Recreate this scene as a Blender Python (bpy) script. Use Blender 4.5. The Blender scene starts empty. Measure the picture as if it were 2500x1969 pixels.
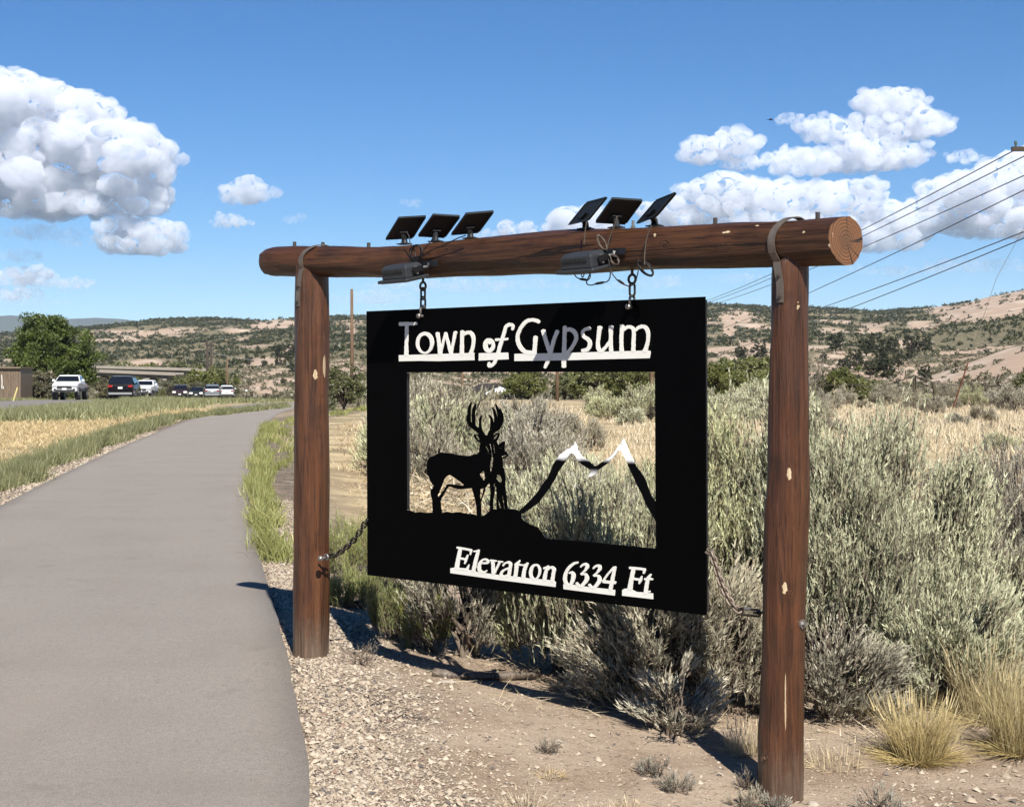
import bpy, bmesh, math, random
import numpy as np
from mathutils import Vector, Matrix
from mathutils.geometry import delaunay_2d_cdt

R_ = math.radians
rng = np.random.default_rng(7)
scn = bpy.context.scene
col = scn.collection

# ------------------------------------------------------------------ camera
ZC = 1.42            # eye height above the path, metres
F = 3157.0           # focal length in pixels of a 2169 px wide picture
CX, HY = 1084.5, 808.0
cam_d = bpy.data.cameras.new("camera")
cam = bpy.data.objects.new("camera", cam_d)
col.objects.link(cam)
cam.location = (0, 0, ZC)
cam.rotation_euler = (R_(90), 0, 0)
cam_d.sensor_width = 36.0
cam_d.lens = 36.0 * F / 2169.0
cam_d.shift_y = -46.0 / 2169.0
cam_d.clip_start = 0.1
cam_d.clip_end = 40000
scn.camera = cam

# ------------------------------------------------------------------ view
scn.view_settings.view_transform = 'Standard'
scn.view_settings.look = 'None'
scn.view_settings.gamma = 1.0
scn.view_settings.exposure = 1.0
scn.render.engine = 'CYCLES'
scn.cycles.max_bounces = 8
scn.cycles.diffuse_bounces = 2
scn.cycles.glossy_bounces = 2
scn.cycles.transmission_bounces = 2
scn.cycles.volume_bounces = 8

# ------------------------------------------------------------------ sun
SUN_EL = R_(43.0)
sun_h = Vector((0.235, -0.972, 0)).normalized()
sun_dir = Vector((sun_h.x * math.cos(SUN_EL), sun_h.y * math.cos(SUN_EL), math.sin(SUN_EL)))
sd = bpy.data.lights.new("sun", 'SUN')
sd.energy = 5.0
sd.angle = R_(0.53)
sd.color = (1.0, 0.955, 0.88)
sun = bpy.data.objects.new("sun", sd)
col.objects.link(sun)
sun.location = sun_dir * 60
sun.rotation_euler = sun_dir.to_track_quat('Z', 'Y').to_euler()


# ------------------------------------------------------------------ node helpers
class NT:
    def __init__(self, tree):
        self.t = tree
        self.n = tree.nodes
        self.l = tree.links

    def add(self, typ, **kw):
        nd = self.n.new(typ)
        for k, v in kw.items():
            if k.startswith('i_'):
                key = k[2:]
                key = int(key) if key.isdigit() else key
                self.put(nd, key, v)
            else:
                setattr(nd, k, v)
        return nd

    def put(self, nd, key, v):
        s = nd.inputs[key]
        if isinstance(v, bpy.types.NodeSocket):
            self.l.new(v, s)
        else:
            s.default_value = v

    def m(self, op, a, b=None, c=None, clamp=False):
        nd = self.n.new('ShaderNodeMath')
        nd.operation = op
        nd.use_clamp = clamp
        self.put(nd, 0, a)
        if b is not None:
            self.put(nd, 1, b)
        if c is not None:
            self.put(nd, 2, c)
        return nd.outputs[0]

    def vm(self, op, a, b=None, scale=None):
        nd = self.n.new('ShaderNodeVectorMath')
        nd.operation = op
        self.put(nd, 0, a)
        if b is not None:
            self.put(nd, 1, b)
        if scale is not None:
            self.put(nd, 3, scale)
        return nd.outputs['Value'] if op in ('LENGTH', 'DOT_PRODUCT', 'DISTANCE') else nd.outputs[0]

    def ss(self, v, lo, hi, a=0.0, b=1.0):
        nd = self.n.new('ShaderNodeMapRange')
        nd.interpolation_type = 'SMOOTHSTEP'
        self.put(nd, 0, v)
        nd.inputs[1].default_value = lo
        nd.inputs[2].default_value = hi
        nd.inputs[3].default_value = a
        nd.inputs[4].default_value = b
        return nd.outputs[0]

    def mix(self, fac, a, b):
        nd = self.n.new('ShaderNodeMix')
        nd.data_type = 'RGBA'
        self.put(nd, 0, fac)
        self.put(nd, 6, a if isinstance(a, bpy.types.NodeSocket) else (*a, 1))
        self.put(nd, 7, b if isinstance(b, bpy.types.NodeSocket) else (*b, 1))
        return nd.outputs[2]

    def noise(self, vec, scale, detail=3, rough=0.55, dist=0.0):
        nd = self.n.new('ShaderNodeTexNoise')
        if vec is not None:
            self.put(nd, 'Vector', vec)
        nd.inputs['Scale'].default_value = scale
        nd.inputs['Detail'].default_value = detail
        nd.inputs['Roughness'].default_value = rough
        nd.inputs['Distortion'].default_value = dist
        return nd.outputs[0]

    def attr(self, name):
        nd = self.n.new('ShaderNodeAttribute')
        nd.attribute_name = name
        return nd.outputs['Fac']

    def coord(self, which='Object'):
        return self.n.new('ShaderNodeTexCoord').outputs[which]

    def pos(self):
        return self.n.new('ShaderNodeNewGeometry').outputs['Position']

    def mapping(self, vec, scale=(1, 1, 1), loc=(0, 0, 0), rot=(0, 0, 0)):
        nd = self.n.new('ShaderNodeMapping')
        self.put(nd, 'Vector', vec)
        nd.inputs['Scale'].default_value = scale
        nd.inputs['Location'].default_value = loc
        nd.inputs['Rotation'].default_value = rot
        return nd.outputs[0]

    def bump(self, h, strength=0.5, dist=0.01):
        nd = self.n.new('ShaderNodeBump')
        nd.inputs['Strength'].default_value = strength
        nd.inputs['Distance'].default_value = dist
        self.put(nd, 'Height', h)
        return nd.outputs[0]


def new_mat(name):
    m = bpy.data.materials.new(name)
    m.use_nodes = True
    t = NT(m.node_tree)
    b = m.node_tree.nodes['Principled BSDF']
    return m, t, b


def mat_plain(name, rgb, rough=0.6, metal=0.0, spec=0.5, var=0.12, scale=14.0, bump=0.0):
    m, t, b = new_mat(name)
    c = t.coord()
    n = t.noise(c, scale, 4)
    lo = tuple(max(0, v * (1 - var * 2)) for v in rgb)
    hi = tuple(min(1, v * (1 + var)) for v in rgb)
    t.put(b, 'Base Color', t.mix(n, lo, hi))
    b.inputs['Roughness'].default_value = rough
    b.inputs['Metallic'].default_value = metal
    b.inputs['Specular IOR Level'].default_value = spec
    if bump:
        t.put(b, 'Normal', t.bump(n, bump, 0.01))
    return m


# ------------------------------------------------------------------ world: sky and clouds
world = bpy.data.worlds.new("World")
scn.world = world
world.use_nodes = True
W = NT(world.node_tree)
for nd in list(world.node_tree.nodes):
    world.node_tree.nodes.remove(nd)


def az_el(x, y):
    t = (x - CX) / F
    return math.atan(t), math.atan((HY - y) / F * math.cos(math.atan(t)))


# where the clouds stand: x, y, half width, half height (pixels of the photograph), size factor
CLOUDS = {
    'tall white cumulus bank with grey base at the left edge': [
        (10, 235, 120, 75), (70, 215, 75, 50), (180, 250, 68, 50), (40, 320, 150, 80), (215, 320, 115, 65), (290, 335, 62, 68), (150, 385, 200, 62), (110, 430, 200, 44), (305, 425, 50, 42)],
    'flat-based cloud below the tall cumulus bank': [(300, 505, 88, 40), (270, 515, 70, 28), (340, 520, 42, 26)],
    'thin ragged cloud under the tall cumulus bank': [(95, 495, 95, 20), (160, 515, 40, 12)],
    'low white cloud above the big tree': [(45, 590, 85, 24), (140, 602, 66, 13), (20, 625, 90, 14)],
    'faint cloud streak above the low white one': [(40, 545, 55, 14)],
    'faint low cloud streak behind the big tree top': [(45, 640, 90, 10)],
    'small puffy cloud above the far end of the beam': [(522, 412, 58, 26), (530, 398, 30, 20)],
    'small flat cloud just below the puffy one': [(490, 472, 50, 14), (480, 462, 26, 10)],
    'tiny cloud over the beam end': [(620, 466, 26, 11)],
    'tiny cloud above the left trio of solar panels': [(870, 431, 26, 9)],
    'little tower clouds behind the crossbeam': [(1075, 490, 17, 24), (1116, 492, 24, 22), (1030, 500, 40, 12)],
    'bright cloud behind the right trio of solar panels': [(1205, 482, 46, 36), (1255, 478, 50, 36)],
    'ragged cloud upper left of the right cumulus group': [(1490, 322, 58, 30), (1550, 312, 50, 34), (1570, 345, 40, 22)],
    'large cloud high over the right hills': [(1800, 278, 130, 34), (1885, 222, 78, 36), (1935, 268, 78, 38), (1710, 345, 100, 34), (1850, 330, 120, 40), (1680, 255, 40, 14)],
    'small cloud beside the large one over the right hills': [(2036, 335, 46, 15)],
    'bright cumulus bank behind the right half of the beam': [(1530, 425, 90, 48), (1440, 458, 85, 32), (1640, 425, 110, 42), (1770, 430, 100, 42), (1690, 475, 200, 38), (1830, 505, 150, 34)],
    'bright cumulus at the right edge behind the power lines': [(2075, 415, 120, 56), (2160, 385, 85, 60), (1970, 460, 110, 36), (2110, 475, 120, 38)],
    'long thin cloud under the crossbeam': [(960, 606, 180, 16), (1120, 602, 100, 12), (800, 632, 90, 18)],
    'thin cloud beside the right hanging chain': [(1400, 597, 58, 16), (1345, 606, 60, 11)],
    'long thin cloud low over the right hills behind the power lines': [(2080, 565, 160, 16)],
    'thin cloud streak right of the near post': [(1890, 575, 110, 12)],
    'thin cloud scrap left of the near post top': [(1560, 592, 60, 12)],
}
sky = W.add('ShaderNodeTexSky')
sky.sky_type = 'NISHITA'
sky.sun_disc = False
sky.sun_elevation = SUN_EL
sky.sun_rotation = math.atan2(sun_h.x, sun_h.y)
sky.altitude = 1900
sky.air_density = 1.0
sky.dust_density = 0.0
sky.ozone_density = 3.0
hs = W.add('ShaderNodeHueSaturation', i_Saturation=1.34, i_Value=1.0)
W.put(hs, 'Color', sky.outputs[0])
bg = W.add('ShaderNodeBackground', i_Strength=0.05)
tintn = W.add('ShaderNodeMix', data_type='RGBA', blend_type='MULTIPLY')
tintn.inputs[0].default_value = 1.0
W.put(tintn, 6, hs.outputs[0])
tintn.inputs[7].default_value = (.84, .95, 1.06, 1)
W.put(bg, 0, tintn.outputs[2])
wo = W.add('ShaderNodeOutputWorld')
W.put(wo, 0, bg.outputs[0])


# ------------------------------------------------------------------ scene helpers
def P(x, y, d):
    """photograph pixel + distance from the camera (metres along the view axis) -> world point"""
    return Vector(((x - CX) / F * d, d, ZC - (y - HY) / F * d))


def mk_mesh(name, V, faces, attrs=None, smooth=False):
    """faces: list of int arrays (n,3) or (n,4)"""
    V = np.asarray(V, dtype=np.float32)
    me = bpy.data.meshes.new(name)
    fl = [np.asarray(f, dtype=np.int32) for f in faces if len(f)]
    me.vertices.add(len(V))
    me.vertices.foreach_set('co', V.ravel())
    loops = np.concatenate([f.ravel() for f in fl])
    tot = np.concatenate([np.full(len(f), f.shape[1], np.int32) for f in fl])
    start = np.zeros(len(tot), np.int32)
    start[1:] = np.cumsum(tot)[:-1]
    me.loops.add(len(loops))
    me.loops.foreach_set('vertex_index', loops)
    me.polygons.add(len(tot))
    me.polygons.foreach_set('loop_start', start)
    me.polygons.foreach_set('loop_total', tot)
    if smooth:
        me.polygons.foreach_set('use_smooth', np.ones(len(tot), bool))
    me.update(calc_edges=True)
    me.validate()
    if attrs:
        for k, a in attrs.items():
            at = me.attributes.new(k, 'FLOAT', 'POINT')
            at.data.foreach_set('value', np.asarray(a, dtype=np.float32))
    return me


def link(name, me, mat=None, parent=None):
    o = bpy.data.objects.new(name, me)
    col.objects.link(o)
    if mat is not None and me is not None:
        if not me.materials:
            me.materials.append(mat)
    if parent is not None:
        o.parent = parent
        o.matrix_parent_inverse = Matrix.LocRotScale(parent.location, parent.rotation_euler, parent.scale).inverted()
    return o


def tag(o, label=None, cat=None, group=None, kind=None):
    if label:
        o['label'] = label
    if cat:
        o['category'] = cat
    if group:
        o['group'] = group
    if kind:
        o['kind'] = kind
    return o


def thing(name, label, cat, loc=(0, 0, 0), group=None):
    o = bpy.data.objects.new(name, None)
    col.objects.link(o)
    o.location = loc
    o.empty_display_size = 0.1
    return tag(o, label, cat, group)


def copy_tree(o, parent=None):
    c = o.copy()
    col.objects.link(c)
    if parent is not None:
        c.parent = parent
    for ch in list(o.children):
        copy_tree(ch, c)
    return c


class MB:
    """collects shapes into one mesh"""
    def __init__(self):
        self.v, self.f = [], []

    def add(self, vs, fs):
        o = len(self.v)
        self.v += [tuple(p) for p in vs]
        self.f += [tuple(i + o for i in f) for f in fs]

    def box(self, c, ax, ay, az, taper=1.0):
        """box from centre and three half-axis vectors; taper scales the +az face"""
        c, ax, ay, az = map(Vector, (c, ax, ay, az))
        vs = []
        for s in (-1, 1):
            k = taper if s > 0 else 1.0
            for (a, b) in ((-1, -1), (1, -1), (1, 1), (-1, 1)):
                vs.append(c + ax * a * k + ay * b * k + az * s)
        self.add(vs, [(3, 2, 1, 0), (4, 5, 6, 7), (0, 1, 5, 4), (1, 2, 6, 5), (2, 3, 7, 6), (3, 0, 4, 7)])

    def tube(self, pts, rad, sides=6, cap=True):
        pts = [Vector(p) for p in pts]
        rads = rad if isinstance(rad, (list, tuple)) else [rad] * len(pts)
        rings = []
        up = None
        for i, p in enumerate(pts):
            t = (pts[min(i + 1, len(pts) - 1)] - pts[max(i - 1, 0)])
            t = t.normalized() if t.length > 1e-9 else Vector((0, 0, 1))
            if up is None:
                up = Vector((0, 0, 1)) if abs(t.z) < .9 else Vector((1, 0, 0))
            s = t.cross(up)
            s = s.normalized() if s.length > 1e-6 else t.orthogonal().normalized()
            up = s.cross(t).normalized()
            rings.append([p + (s * math.cos(a) + up * math.sin(a)) * rads[i]
                          for a in [2 * math.pi * k / sides for k in range(sides)]])
        vs = [q for r in rings for q in r]
        fs = []
        for i in range(len(rings) - 1):
            for k in range(sides):
                a, b = i * sides + k, i * sides + (k + 1) % sides
                fs.append((a, b, b + sides, a + sides))
        if cap:
            fs.append(tuple(range(sides))[::-1])
            fs.append(tuple(range(len(vs) - sides, len(vs))))
        self.add(vs, fs)

    def mesh(self, name, smooth=False):
        me = bpy.data.meshes.new(name)
        me.from_pydata(self.v, [], self.f)
        me.update()
        if smooth:
            me.polygons.foreach_set('use_smooth', np.ones(len(me.polygons), bool))
        return me

    def build(self, name, mat, parent=None, smooth=False):
        return link(name, self.mesh(name, smooth), mat, parent)


def crom(pts, n=6):
    """Catmull-Rom through points of any dimension"""
    p = np.array(pts, float)
    if len(p) < 3:
        return p
    q = np.vstack([2 * p[0] - p[1], p, 2 * p[-1] - p[-2]])
    out = []
    for i in range(1, len(q) - 2):
        for k in range(n):
            t = k / n
            a, b, c, d = q[i - 1], q[i], q[i + 1], q[i + 2]
            out.append(0.5 * (2 * b + (c - a) * t + (2 * a - 5 * b + 4 * c - d) * t * t + (3 * b - a - 3 * c + d) * t ** 3))
    out.append(p[-1])
    return np.array(out)


# ------------------------------------------------------------------ terrain
def vnoise(x, y, seed=0):
    xi, yi = np.floor(x).astype(np.int64), np.floor(y).astype(np.int64)
    fx, fy = x - xi, y - yi
    fx, fy = fx * fx * (3 - 2 * fx), fy * fy * (3 - 2 * fy)

    def h(a, b):
        n = (a * 374761393 + b * 668265263 + seed * 974711) & 0x7fffffff
        n = ((n ^ (n >> 13)) * 1274126177) & 0x7fffffff
        return ((n ^ (n >> 16)) & 0xffff) / 65535.0
    return (h(xi, yi) * (1 - fx) + h(xi + 1, yi) * fx) * (1 - fy) + (h(xi, yi + 1) * (1 - fx) + h(xi + 1, yi + 1) * fx) * fy


def fbm(x, y, oct=4, seed=0):
    x, y = np.asarray(x, float), np.asarray(y, float)
    s, a, t = 0, 1.0, 0
    for o in range(oct):
        s = s + a * vnoise(x * 2 ** o + 17.3 * o, y * 2 ** o - 9.1 * o, seed + o)
        t += a
        a *= 0.5
    return s / t


def sstep(v, lo, hi):
    t = np.clip((np.asarray(v, float) - lo) / (hi - lo), 0, 1)
    return t * t * (3 - 2 * t)


ZPY = [-400, -40, -6, 2, 4, 5.5, 7.15, 9, 12, 20, 40, 70, 100, 125, 160, 190, 260, 330]
ZPZ = [-1.0, -.3, -.1, -.06, -.02, .045, .115, .145, .15, .12, .08, .05, .03, -.15, -.45, -.80, -1.3, -1.8]


def zp(y):
    y = np.asarray(y, float)
    w = 0.04 + 0.06 * np.clip(np.abs(y), 0, 400)
    return (np.interp(y, ZPY, ZPZ) + np.interp(y - w, ZPY, ZPZ) + np.interp(y + w, ZPY, ZPZ)) / 3


def on_path(px, py):
    """photograph pixel -> point on the path/verge level"""
    lo, hi = 1.0, 400.0
    g = lambda d: (ZC - (py - HY) / F * d) - float(zp(d))
    for _ in range(60):
        mid = (lo + hi) / 2
        if g(mid) > 0:
            lo = mid
        else:
            hi = mid
    d = (lo + hi) / 2
    return ((px - CX) / F * d, d)


PATH_PX = [((-1400, 1708), (655, 1708)), ((-1050, 1560), (640, 1560)), ((-780, 1430), (617, 1440)), ((-560, 1330), (595, 1345)),
           ((-330, 1230), (567, 1245)), ((-150, 1147), (546, 1165)), ((0, 1075), (533, 1090)), ((120, 1013), (529, 1030)),
           ((230, 960), (534, 975)), ((330, 917), (546, 930)), ((400, 890), (562, 900)), ((460, 870), (585, 880)),
           ((510, 857.5), (612, 868)), ((570, 853), (650, 861)), ((650, 852), (700, 857.5)), ((760, 851.5), (780, 855.5))]
path_L = [(-3.3, -9.0), (-3.45, -3.0), (-3.6, 0.5), (-3.72, 2.4), (-3.82, 3.9)] + [on_path(*a) for a, b in PATH_PX]
path_R = [(0.2, -9.0), (-0.12, -3.0), (-0.37, 0.5), (-0.50, 2.4), (-0.60, 3.9)] + [on_path(*b) for a, b in PATH_PX]
pl = crom(path_L, 8)
pr = crom(path_R, 8)
XE_Y = [p[1] for p in path_R[:16]]
XE_X = [p[0] for p in path_R[:16]]
XL_Y = [p[1] for p in path_L[:16]]
XL_X = [p[0] for p in path_L[:16]]


def xe(y):
    return np.interp(y, XE_Y, XE_X)


def xl(y):
    return np.interp(y, XL_Y, XL_X)


HC = [-1500, -600, 0, 215, 330, 450, 560, 640, 760, 1000, 1300, 1500, 1640, 1720, 1850, 1950, 2050, 2169, 2500, 3500]
HD = [100, 150, 200, 260, 330, 420, 500, 650, 900, 1200, 1600, 2300]
HT = np.array([
    [852] * 12 + [851, 850, 850, 850, 848, 846, 842, 840],
    [848] * 6 + [849, 848, 847, 847, 847, 846, 846, 845, 845, 843, 838, 828, 800, 780],
    [842, 843, 844, 844, 845, 845, 846, 843, 842, 843, 843, 842, 840, 838, 838, 833, 815, 790, 730, 700],
    [830, 834, 838, 840, 842, 843, 843, 836, 835, 840, 838, 830, 828, 826, 822, 806, 768, 724, 640, 610],
    [810, 820, 830, 836, 838, 833, 806, 800, 792, 830, 825, 810, 800, 790, 780, 785, 775, 742, 655, 620],
    [790, 800, 816, 826, 830, 816, 781, 775, 765, 805, 800, 765, 746, 742, 745, 752, 750, 736, 650, 620],
    [770, 780, 800, 814, 814, 796, 772, 760, 745, 792, 785, 745, 738, 735, 735, 738, 738, 715, 640, 620],
    [750, 758, 775, 772, 768, 770, 757, 745, 735, 770, 750, 730, 725, 722, 720, 715, 705, 690, 620, 610],
    [720, 730, 745, 742, 735, 732, 725, 712, 712, 720, 715, 700, 697, 695, 692, 685, 665, 645, 600, 600],
    [700, 712, 725, 712, 708, 706, 700, 690, 687, 690, 680, 667, 668, 672, 674, 664, 645, 620, 590, 590],
    [690, 700, 706, 690, 676, 674, 679, 672, 669, 668, 655, 643, 650, 652, 660, 653, 641, 613, 585, 580],
    [740, 750, 756, 740, 730, 730, 730, 725, 720, 720, 710, 700, 700, 702, 705, 700, 690, 665, 630, 620],
], float)


def hill_ypix(px, d):
    px, d = np.asarray(px, float), np.asarray(d, float)
    rows = np.array([np.interp(px, HC, r) for r in HT])          # (rows, n)
    zrow = (ZC - (rows - HY) / F * np.array(HD)[:, None])
    idx = np.clip(np.searchsorted(HD, d) - 1, 0, len(HD) - 2)
    d0, d1 = np.array(HD)[idx], np.array(HD)[idx + 1]
    t = np.clip((d - d0) / (d1 - d0), 0, 1)
    k = np.arange(len(px))
    return zrow[idx, k] * (1 - t) + zrow[idx + 1, k] * t


def ground_z(x, y):
    x, y = np.atleast_1d(np.asarray(x, float)), np.atleast_1d(np.asarray(y, float))
    x, y = np.broadcast_arrays(x, y)
    shp = x.shape
    x, y = x.ravel(), y.ravel()
    z = zp(y)
    s = x - xe(y)
    near = 1 - sstep(y, 14, 40)
    drop = 0.175 * sstep(s, 0.1, 2.2) * near + 0.05 * sstep(s, 2, 6) * near
    z = z - drop
    off = sstep(s, 0.15, 0.9) + sstep(xl(y) - x, 0.2, 1.2)
    nr = 1 - sstep(np.hypot(x, y), 60, 120)
    z = z + nr * off * (0.10 * (fbm(x * .35, y * .35, 3, 5) - .5) + 0.05 * (fbm(x * 1.7, y * 1.7, 3, 9) - .5))
    z = z - off * near * 0.015
    ysafe = np.maximum(y, 1.0)
    r = np.hypot(x, y)
    front = y > 60
    px = CX + F * x / ysafe
    px = np.where(y > 1, np.clip(px, -1500, 3500), np.where(x < 0, -1500, 3500))
    dd = np.where(y > r * .55, y, r * .8)
    hz = hill_ypix(px, np.clip(dd, 100, 2300))
    amp = 0.011 * np.clip(dd - 260, 0, 900) * (1 - 0.75 * sstep(dd, 1250, 1600))
    rdg = 1 - 2 * np.abs(fbm(x / 55.0, y / 130.0, 3, 121) - .5)
    hz = hz + amp * .55 * (rdg - .75) + amp * .8 * (fbm(x / 90.0, y / 140.0, 4, 21) - .5) + 0.25 * amp * (fbm(x / 22.0, y / 30.0, 3, 31) - .5)
    b = sstep(np.where(front, dd, r * .9), 95, 150)
    return (z * (1 - b) + hz * b).reshape(shp)


def gz(x, y):
    return float(ground_z(x, y)[0])


az_in = np.linspace(-24, 24, 261)
az_l = -24 - np.geomspace(1, 156, 46)
az_r = 24 + np.geomspace(1, 156, 46)
AZ = np.radians(np.concatenate([az_l[::-1], az_in, az_r]))
RAD = np.concatenate([[0.15], np.geomspace(0.6, 3.5, 16)[:-1], np.geomspace(3.5, 30, 150)[:-1], np.geomspace(30, 250, 90)[:-1],
                      np.geomspace(250, 2300, 140)[:-1], [2300, 5000, 12000]])
aa, rr = np.meshgrid(AZ, RAD)
gx, gy = rr * np.sin(aa), rr * np.cos(aa)
gzv = ground_z(gx, gy)
gzv[-2:, :] = -30
nr_, nc_ = gx.shape
V = np.stack([gx, gy, gzv], -1).reshape(-1, 3)
i = np.arange(nr_ - 1)[:, None] * nc_ + np.arange(nc_ - 1)[None, :]
quads = np.stack([i, i + 1, i + 1 + nc_, i + nc_], -1).reshape(-1, 4)[:, ::-1]
# close the seam behind the camera is at +-180 degrees: first and last columns coincide
fx, fy, fz = V[:, 0], V[:, 1], V[:, 2]
s_r = fx - xe(fy)
s_l = xl(fy) - fx
near60 = 1 - sstep(fy, 60, 90)
wob_ = (fbm(fx * 1.3, fy * 1.3, 3, 41) - .5)
gravel = np.maximum(sstep(.62 + .45 * sstep(fy, 8, 11) + wob_ * .9 - s_r, 0, .35) * (s_r > -1.2), sstep(.45 + wob_ * .4 - s_l, 0, .2) * (s_l > -1.2)) * near60 * (fy > -20)
ypx = HY - (fz - ZC) * F / np.maximum(fy, .5)
xpx = CX + F * fx / np.maximum(fy, .5)
# dry golden grassland: the mown verge on the left, the field to the right and behind
dry = np.maximum(sstep(s_l, .9, 1.3) * sstep(fy, 4, 8), 0)
dry = np.maximum(dry, sstep(s_r, .55 + .9 * (1 - sstep(fy, 11, 14)), 1.2 + 1.1 * (1 - sstep(fy, 11, 14))) * sstep(fy + fx * .25, 9.0, 11.5))
dry = dry * (1 - sstep(np.hypot(fx, fy), 120, 190))
green = np.exp(-((fy - 140) / 60.0) ** 2) * (fx < -8) * .8
BARE = [(590, 688, 60, 14), (500, 700, 40, 8), (300, 705, 100, 8), (370, 700, 60, 6), (300, 770, 50, 12), (575, 770, 62, 13), (620, 742, 20, 10),
        (560, 815, 75, 32), (1560, 672, 40, 15), (1600, 690, 30, 10), (1760, 698, 30, 7), (1850, 700, 45, 9), (1990, 655, 40, 12), (2060, 655, 50, 15),
        (2120, 645, 80, 32), (2190, 630, 90, 40), (2040, 668, 60, 14), (1950, 690, 25, 12), (1780, 772, 90, 42), (1890, 790, 90, 32), (1620, 742, 90, 24), (1540, 757, 50, 24),
        (1920, 730, 80, 8), (2100, 780, 120, 52), (1990, 800, 70, 30), (1200, 790, 250, 6), (1100, 808, 150, 12), (1300, 808, 60, 12), (745, 700, 10, 18),
        (735, 780, 40, 28), (750, 815, 50, 22), (260, 720, 60, 5), (640, 720, 14, 12), (1545, 700, 14, 20), (1650, 700, 18, 8)]
bare = np.zeros(len(V))
wx = (fbm(fx / 16., fy / 25., 4, 51) - .5)
for (bx, by, brx, bry) in BARE:
    q = np.hypot((xpx - bx) / brx, (ypx - by) / bry)
    bare = np.maximum(bare, 1.25 - q + wx * 1.6)
bare = sstep(bare, .1, .55) * (fy > 170)
bare = np.maximum(bare, sstep(fbm(fx / 45., fy / 70., 4, 61), .66, .74) * (fy > 300) * .8)
hill = sstep(np.hypot(fx, fy), 130, 230)
ground_me = mk_mesh('ground', V, [quads], dict(gravel=gravel, dry=dry, green=green, bare=bare, hill=hill), smooth=True)

m, t, b = new_mat('ground_soil')
p = t.pos()
nA = t.noise(p, 1.6, 5, .6)
nB = t.noise(p, 14, 5, .65)
nC = t.noise(p, 85, 3, .6)
dirt = t.mix(nB, (.24, .165, .11), (.47, .355, .255))
dirt = t.mix(t.m('MULTIPLY', t.ss(nA, .36, .60), .75), dirt, (.52, .41, .305))
dirt = t.mix(t.ss(nC, .60, .70), dirt, (.50, .44, .36))
dirt = t.mix(t.m('MULTIPLY', t.ss(nC, .42, .30), .8), dirt, (.12, .085, .06))
dirt = t.mix(t.m('MULTIPLY', t.ss(t.noise(p, 38, 4, .7), .54, .68), .35), dirt, (.26, .19, .135))
vo = t.add('ShaderNodeTexVoronoi', i_Scale=62.0)
t.put(vo, 'Vector', p)
gcol = t.mix(t.ss(vo.outputs['Color'], .1, .9), (.22, .17, .125), (.68, .57, .44))
gcol = t.mix(t.ss(vo.outputs['Distance'], .35, .6), gcol, (.08, .06, .05))
c = t.mix(t.m('MULTIPLY', t.attr('gravel'), t.ss(t.noise(p, 5, 4), .3, .62)), dirt, gcol)
st = t.noise(t.mapping(p, (1.2, .35, 1)), 9, 6, .7)
dryc = t.mix(st, (.48, .36, .19), (.86, .70, .44))
dryc = t.mix(t.m('MULTIPLY', t.ss(t.noise(p, .6, 6, .65), .44, .60), .85), dryc, (.36, .27, .17))
dryc = t.mix(t.m('MULTIPLY', t.ss(t.noise(p, .23, 5, .6), .50, .62), .6), dryc, (.27, .225, .125))
c = t.mix(t.m('MULTIPLY', t.attr('dry'), t.ss(t.noise(p, .55, 5), .25, .42)), c, dryc)
grc = t.mix(st, (.10, .12, .03), (.27, .27, .09))
c = t.mix(t.m('MULTIPLY', t.attr('green'), t.ss(t.noise(p, .08, 4), .38, .6)), c, grc)
hn = t.noise(t.mapping(p, (1, 1, 2.2)), .055, 8, .62)
hn2 = t.noise(p, .45, 6, .72)
scrub = t.mix(t.ss(hn2, .3, .7), (.075, .072, .034), (.36, .30, .18))
soil = t.mix(hn2, (.42, .29, .20), (.68, .52, .39))
soil = t.mix(t.m('MULTIPLY', t.ss(hn, .5, .62), .7), soil, (.74, .62, .49))
soil = t.mix(t.ss(hn2, .62, .70), soil, (.20, .17, .10))
hc = t.mix(t.attr('bare'), scrub, soil)
c = t.mix(t.attr('hill'), c, hc)
t.put(b, 'Base Color', c)
b.inputs['Roughness'].default_value = .95
b.inputs['Specular IOR Level'].default_value = .15
hgt = t.m('ADD', t.m('MULTIPLY', nB, .6), t.m('ADD', t.m('MULTIPLY', nC, .35), t.m('MULTIPLY', t.m('SUBTRACT', .6, vo.outputs['Distance']), t.attr('gravel'))))
t.put(b, 'Normal', t.bump(hgt, .9, .018))
M_ground = m
tag(link('ground', ground_me, m), kind='structure')


# ------------------------------------------------------------------ path and road ribbons
def ribbon(name, A, B, mat, lift, skirt, nx=10, kind='structure'):
    A, B = np.array(A), np.array(B)
    n = len(A)
    ts = np.linspace(0, 1, nx)
    X = A[:, None, 0] * (1 - ts) + B[:, None, 0] * ts
    Y = A[:, None, 1] * (1 - ts) + B[:, None, 1] * ts
    # ragged edge
    jag = .018 * (fbm(Y * 4, X * 4 + 3, 3, 77) - .5)
    X = X + jag * (np.abs(ts - .5) > .49)
    Z = ground_z(X, Y) + lift
    vs = np.stack([X, Y, Z], -1).reshape(-1, 3)
    i = np.arange(n - 1)[:, None] * nx + np.arange(nx - 1)[None, :]
    q = np.stack([i, i + 1, i + 1 + nx, i + nx], -1).reshape(-1, 4)
    low = vs.copy()
    low[:, 2] -= skirt
    o = len(vs)
    e0 = np.arange(n - 1) * nx
    e1 = e0 + nx - 1
    sk = np.concatenate([np.stack([e0, e0 + nx, e0 + nx + o, e0 + o], -1), np.stack([e1 + nx, e1, e1 + o, e1 + nx + o], -1)])
    return tag(link(name, mk_mesh(name, np.concatenate([vs, low]), [q, sk]), mat), kind=kind)


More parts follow.
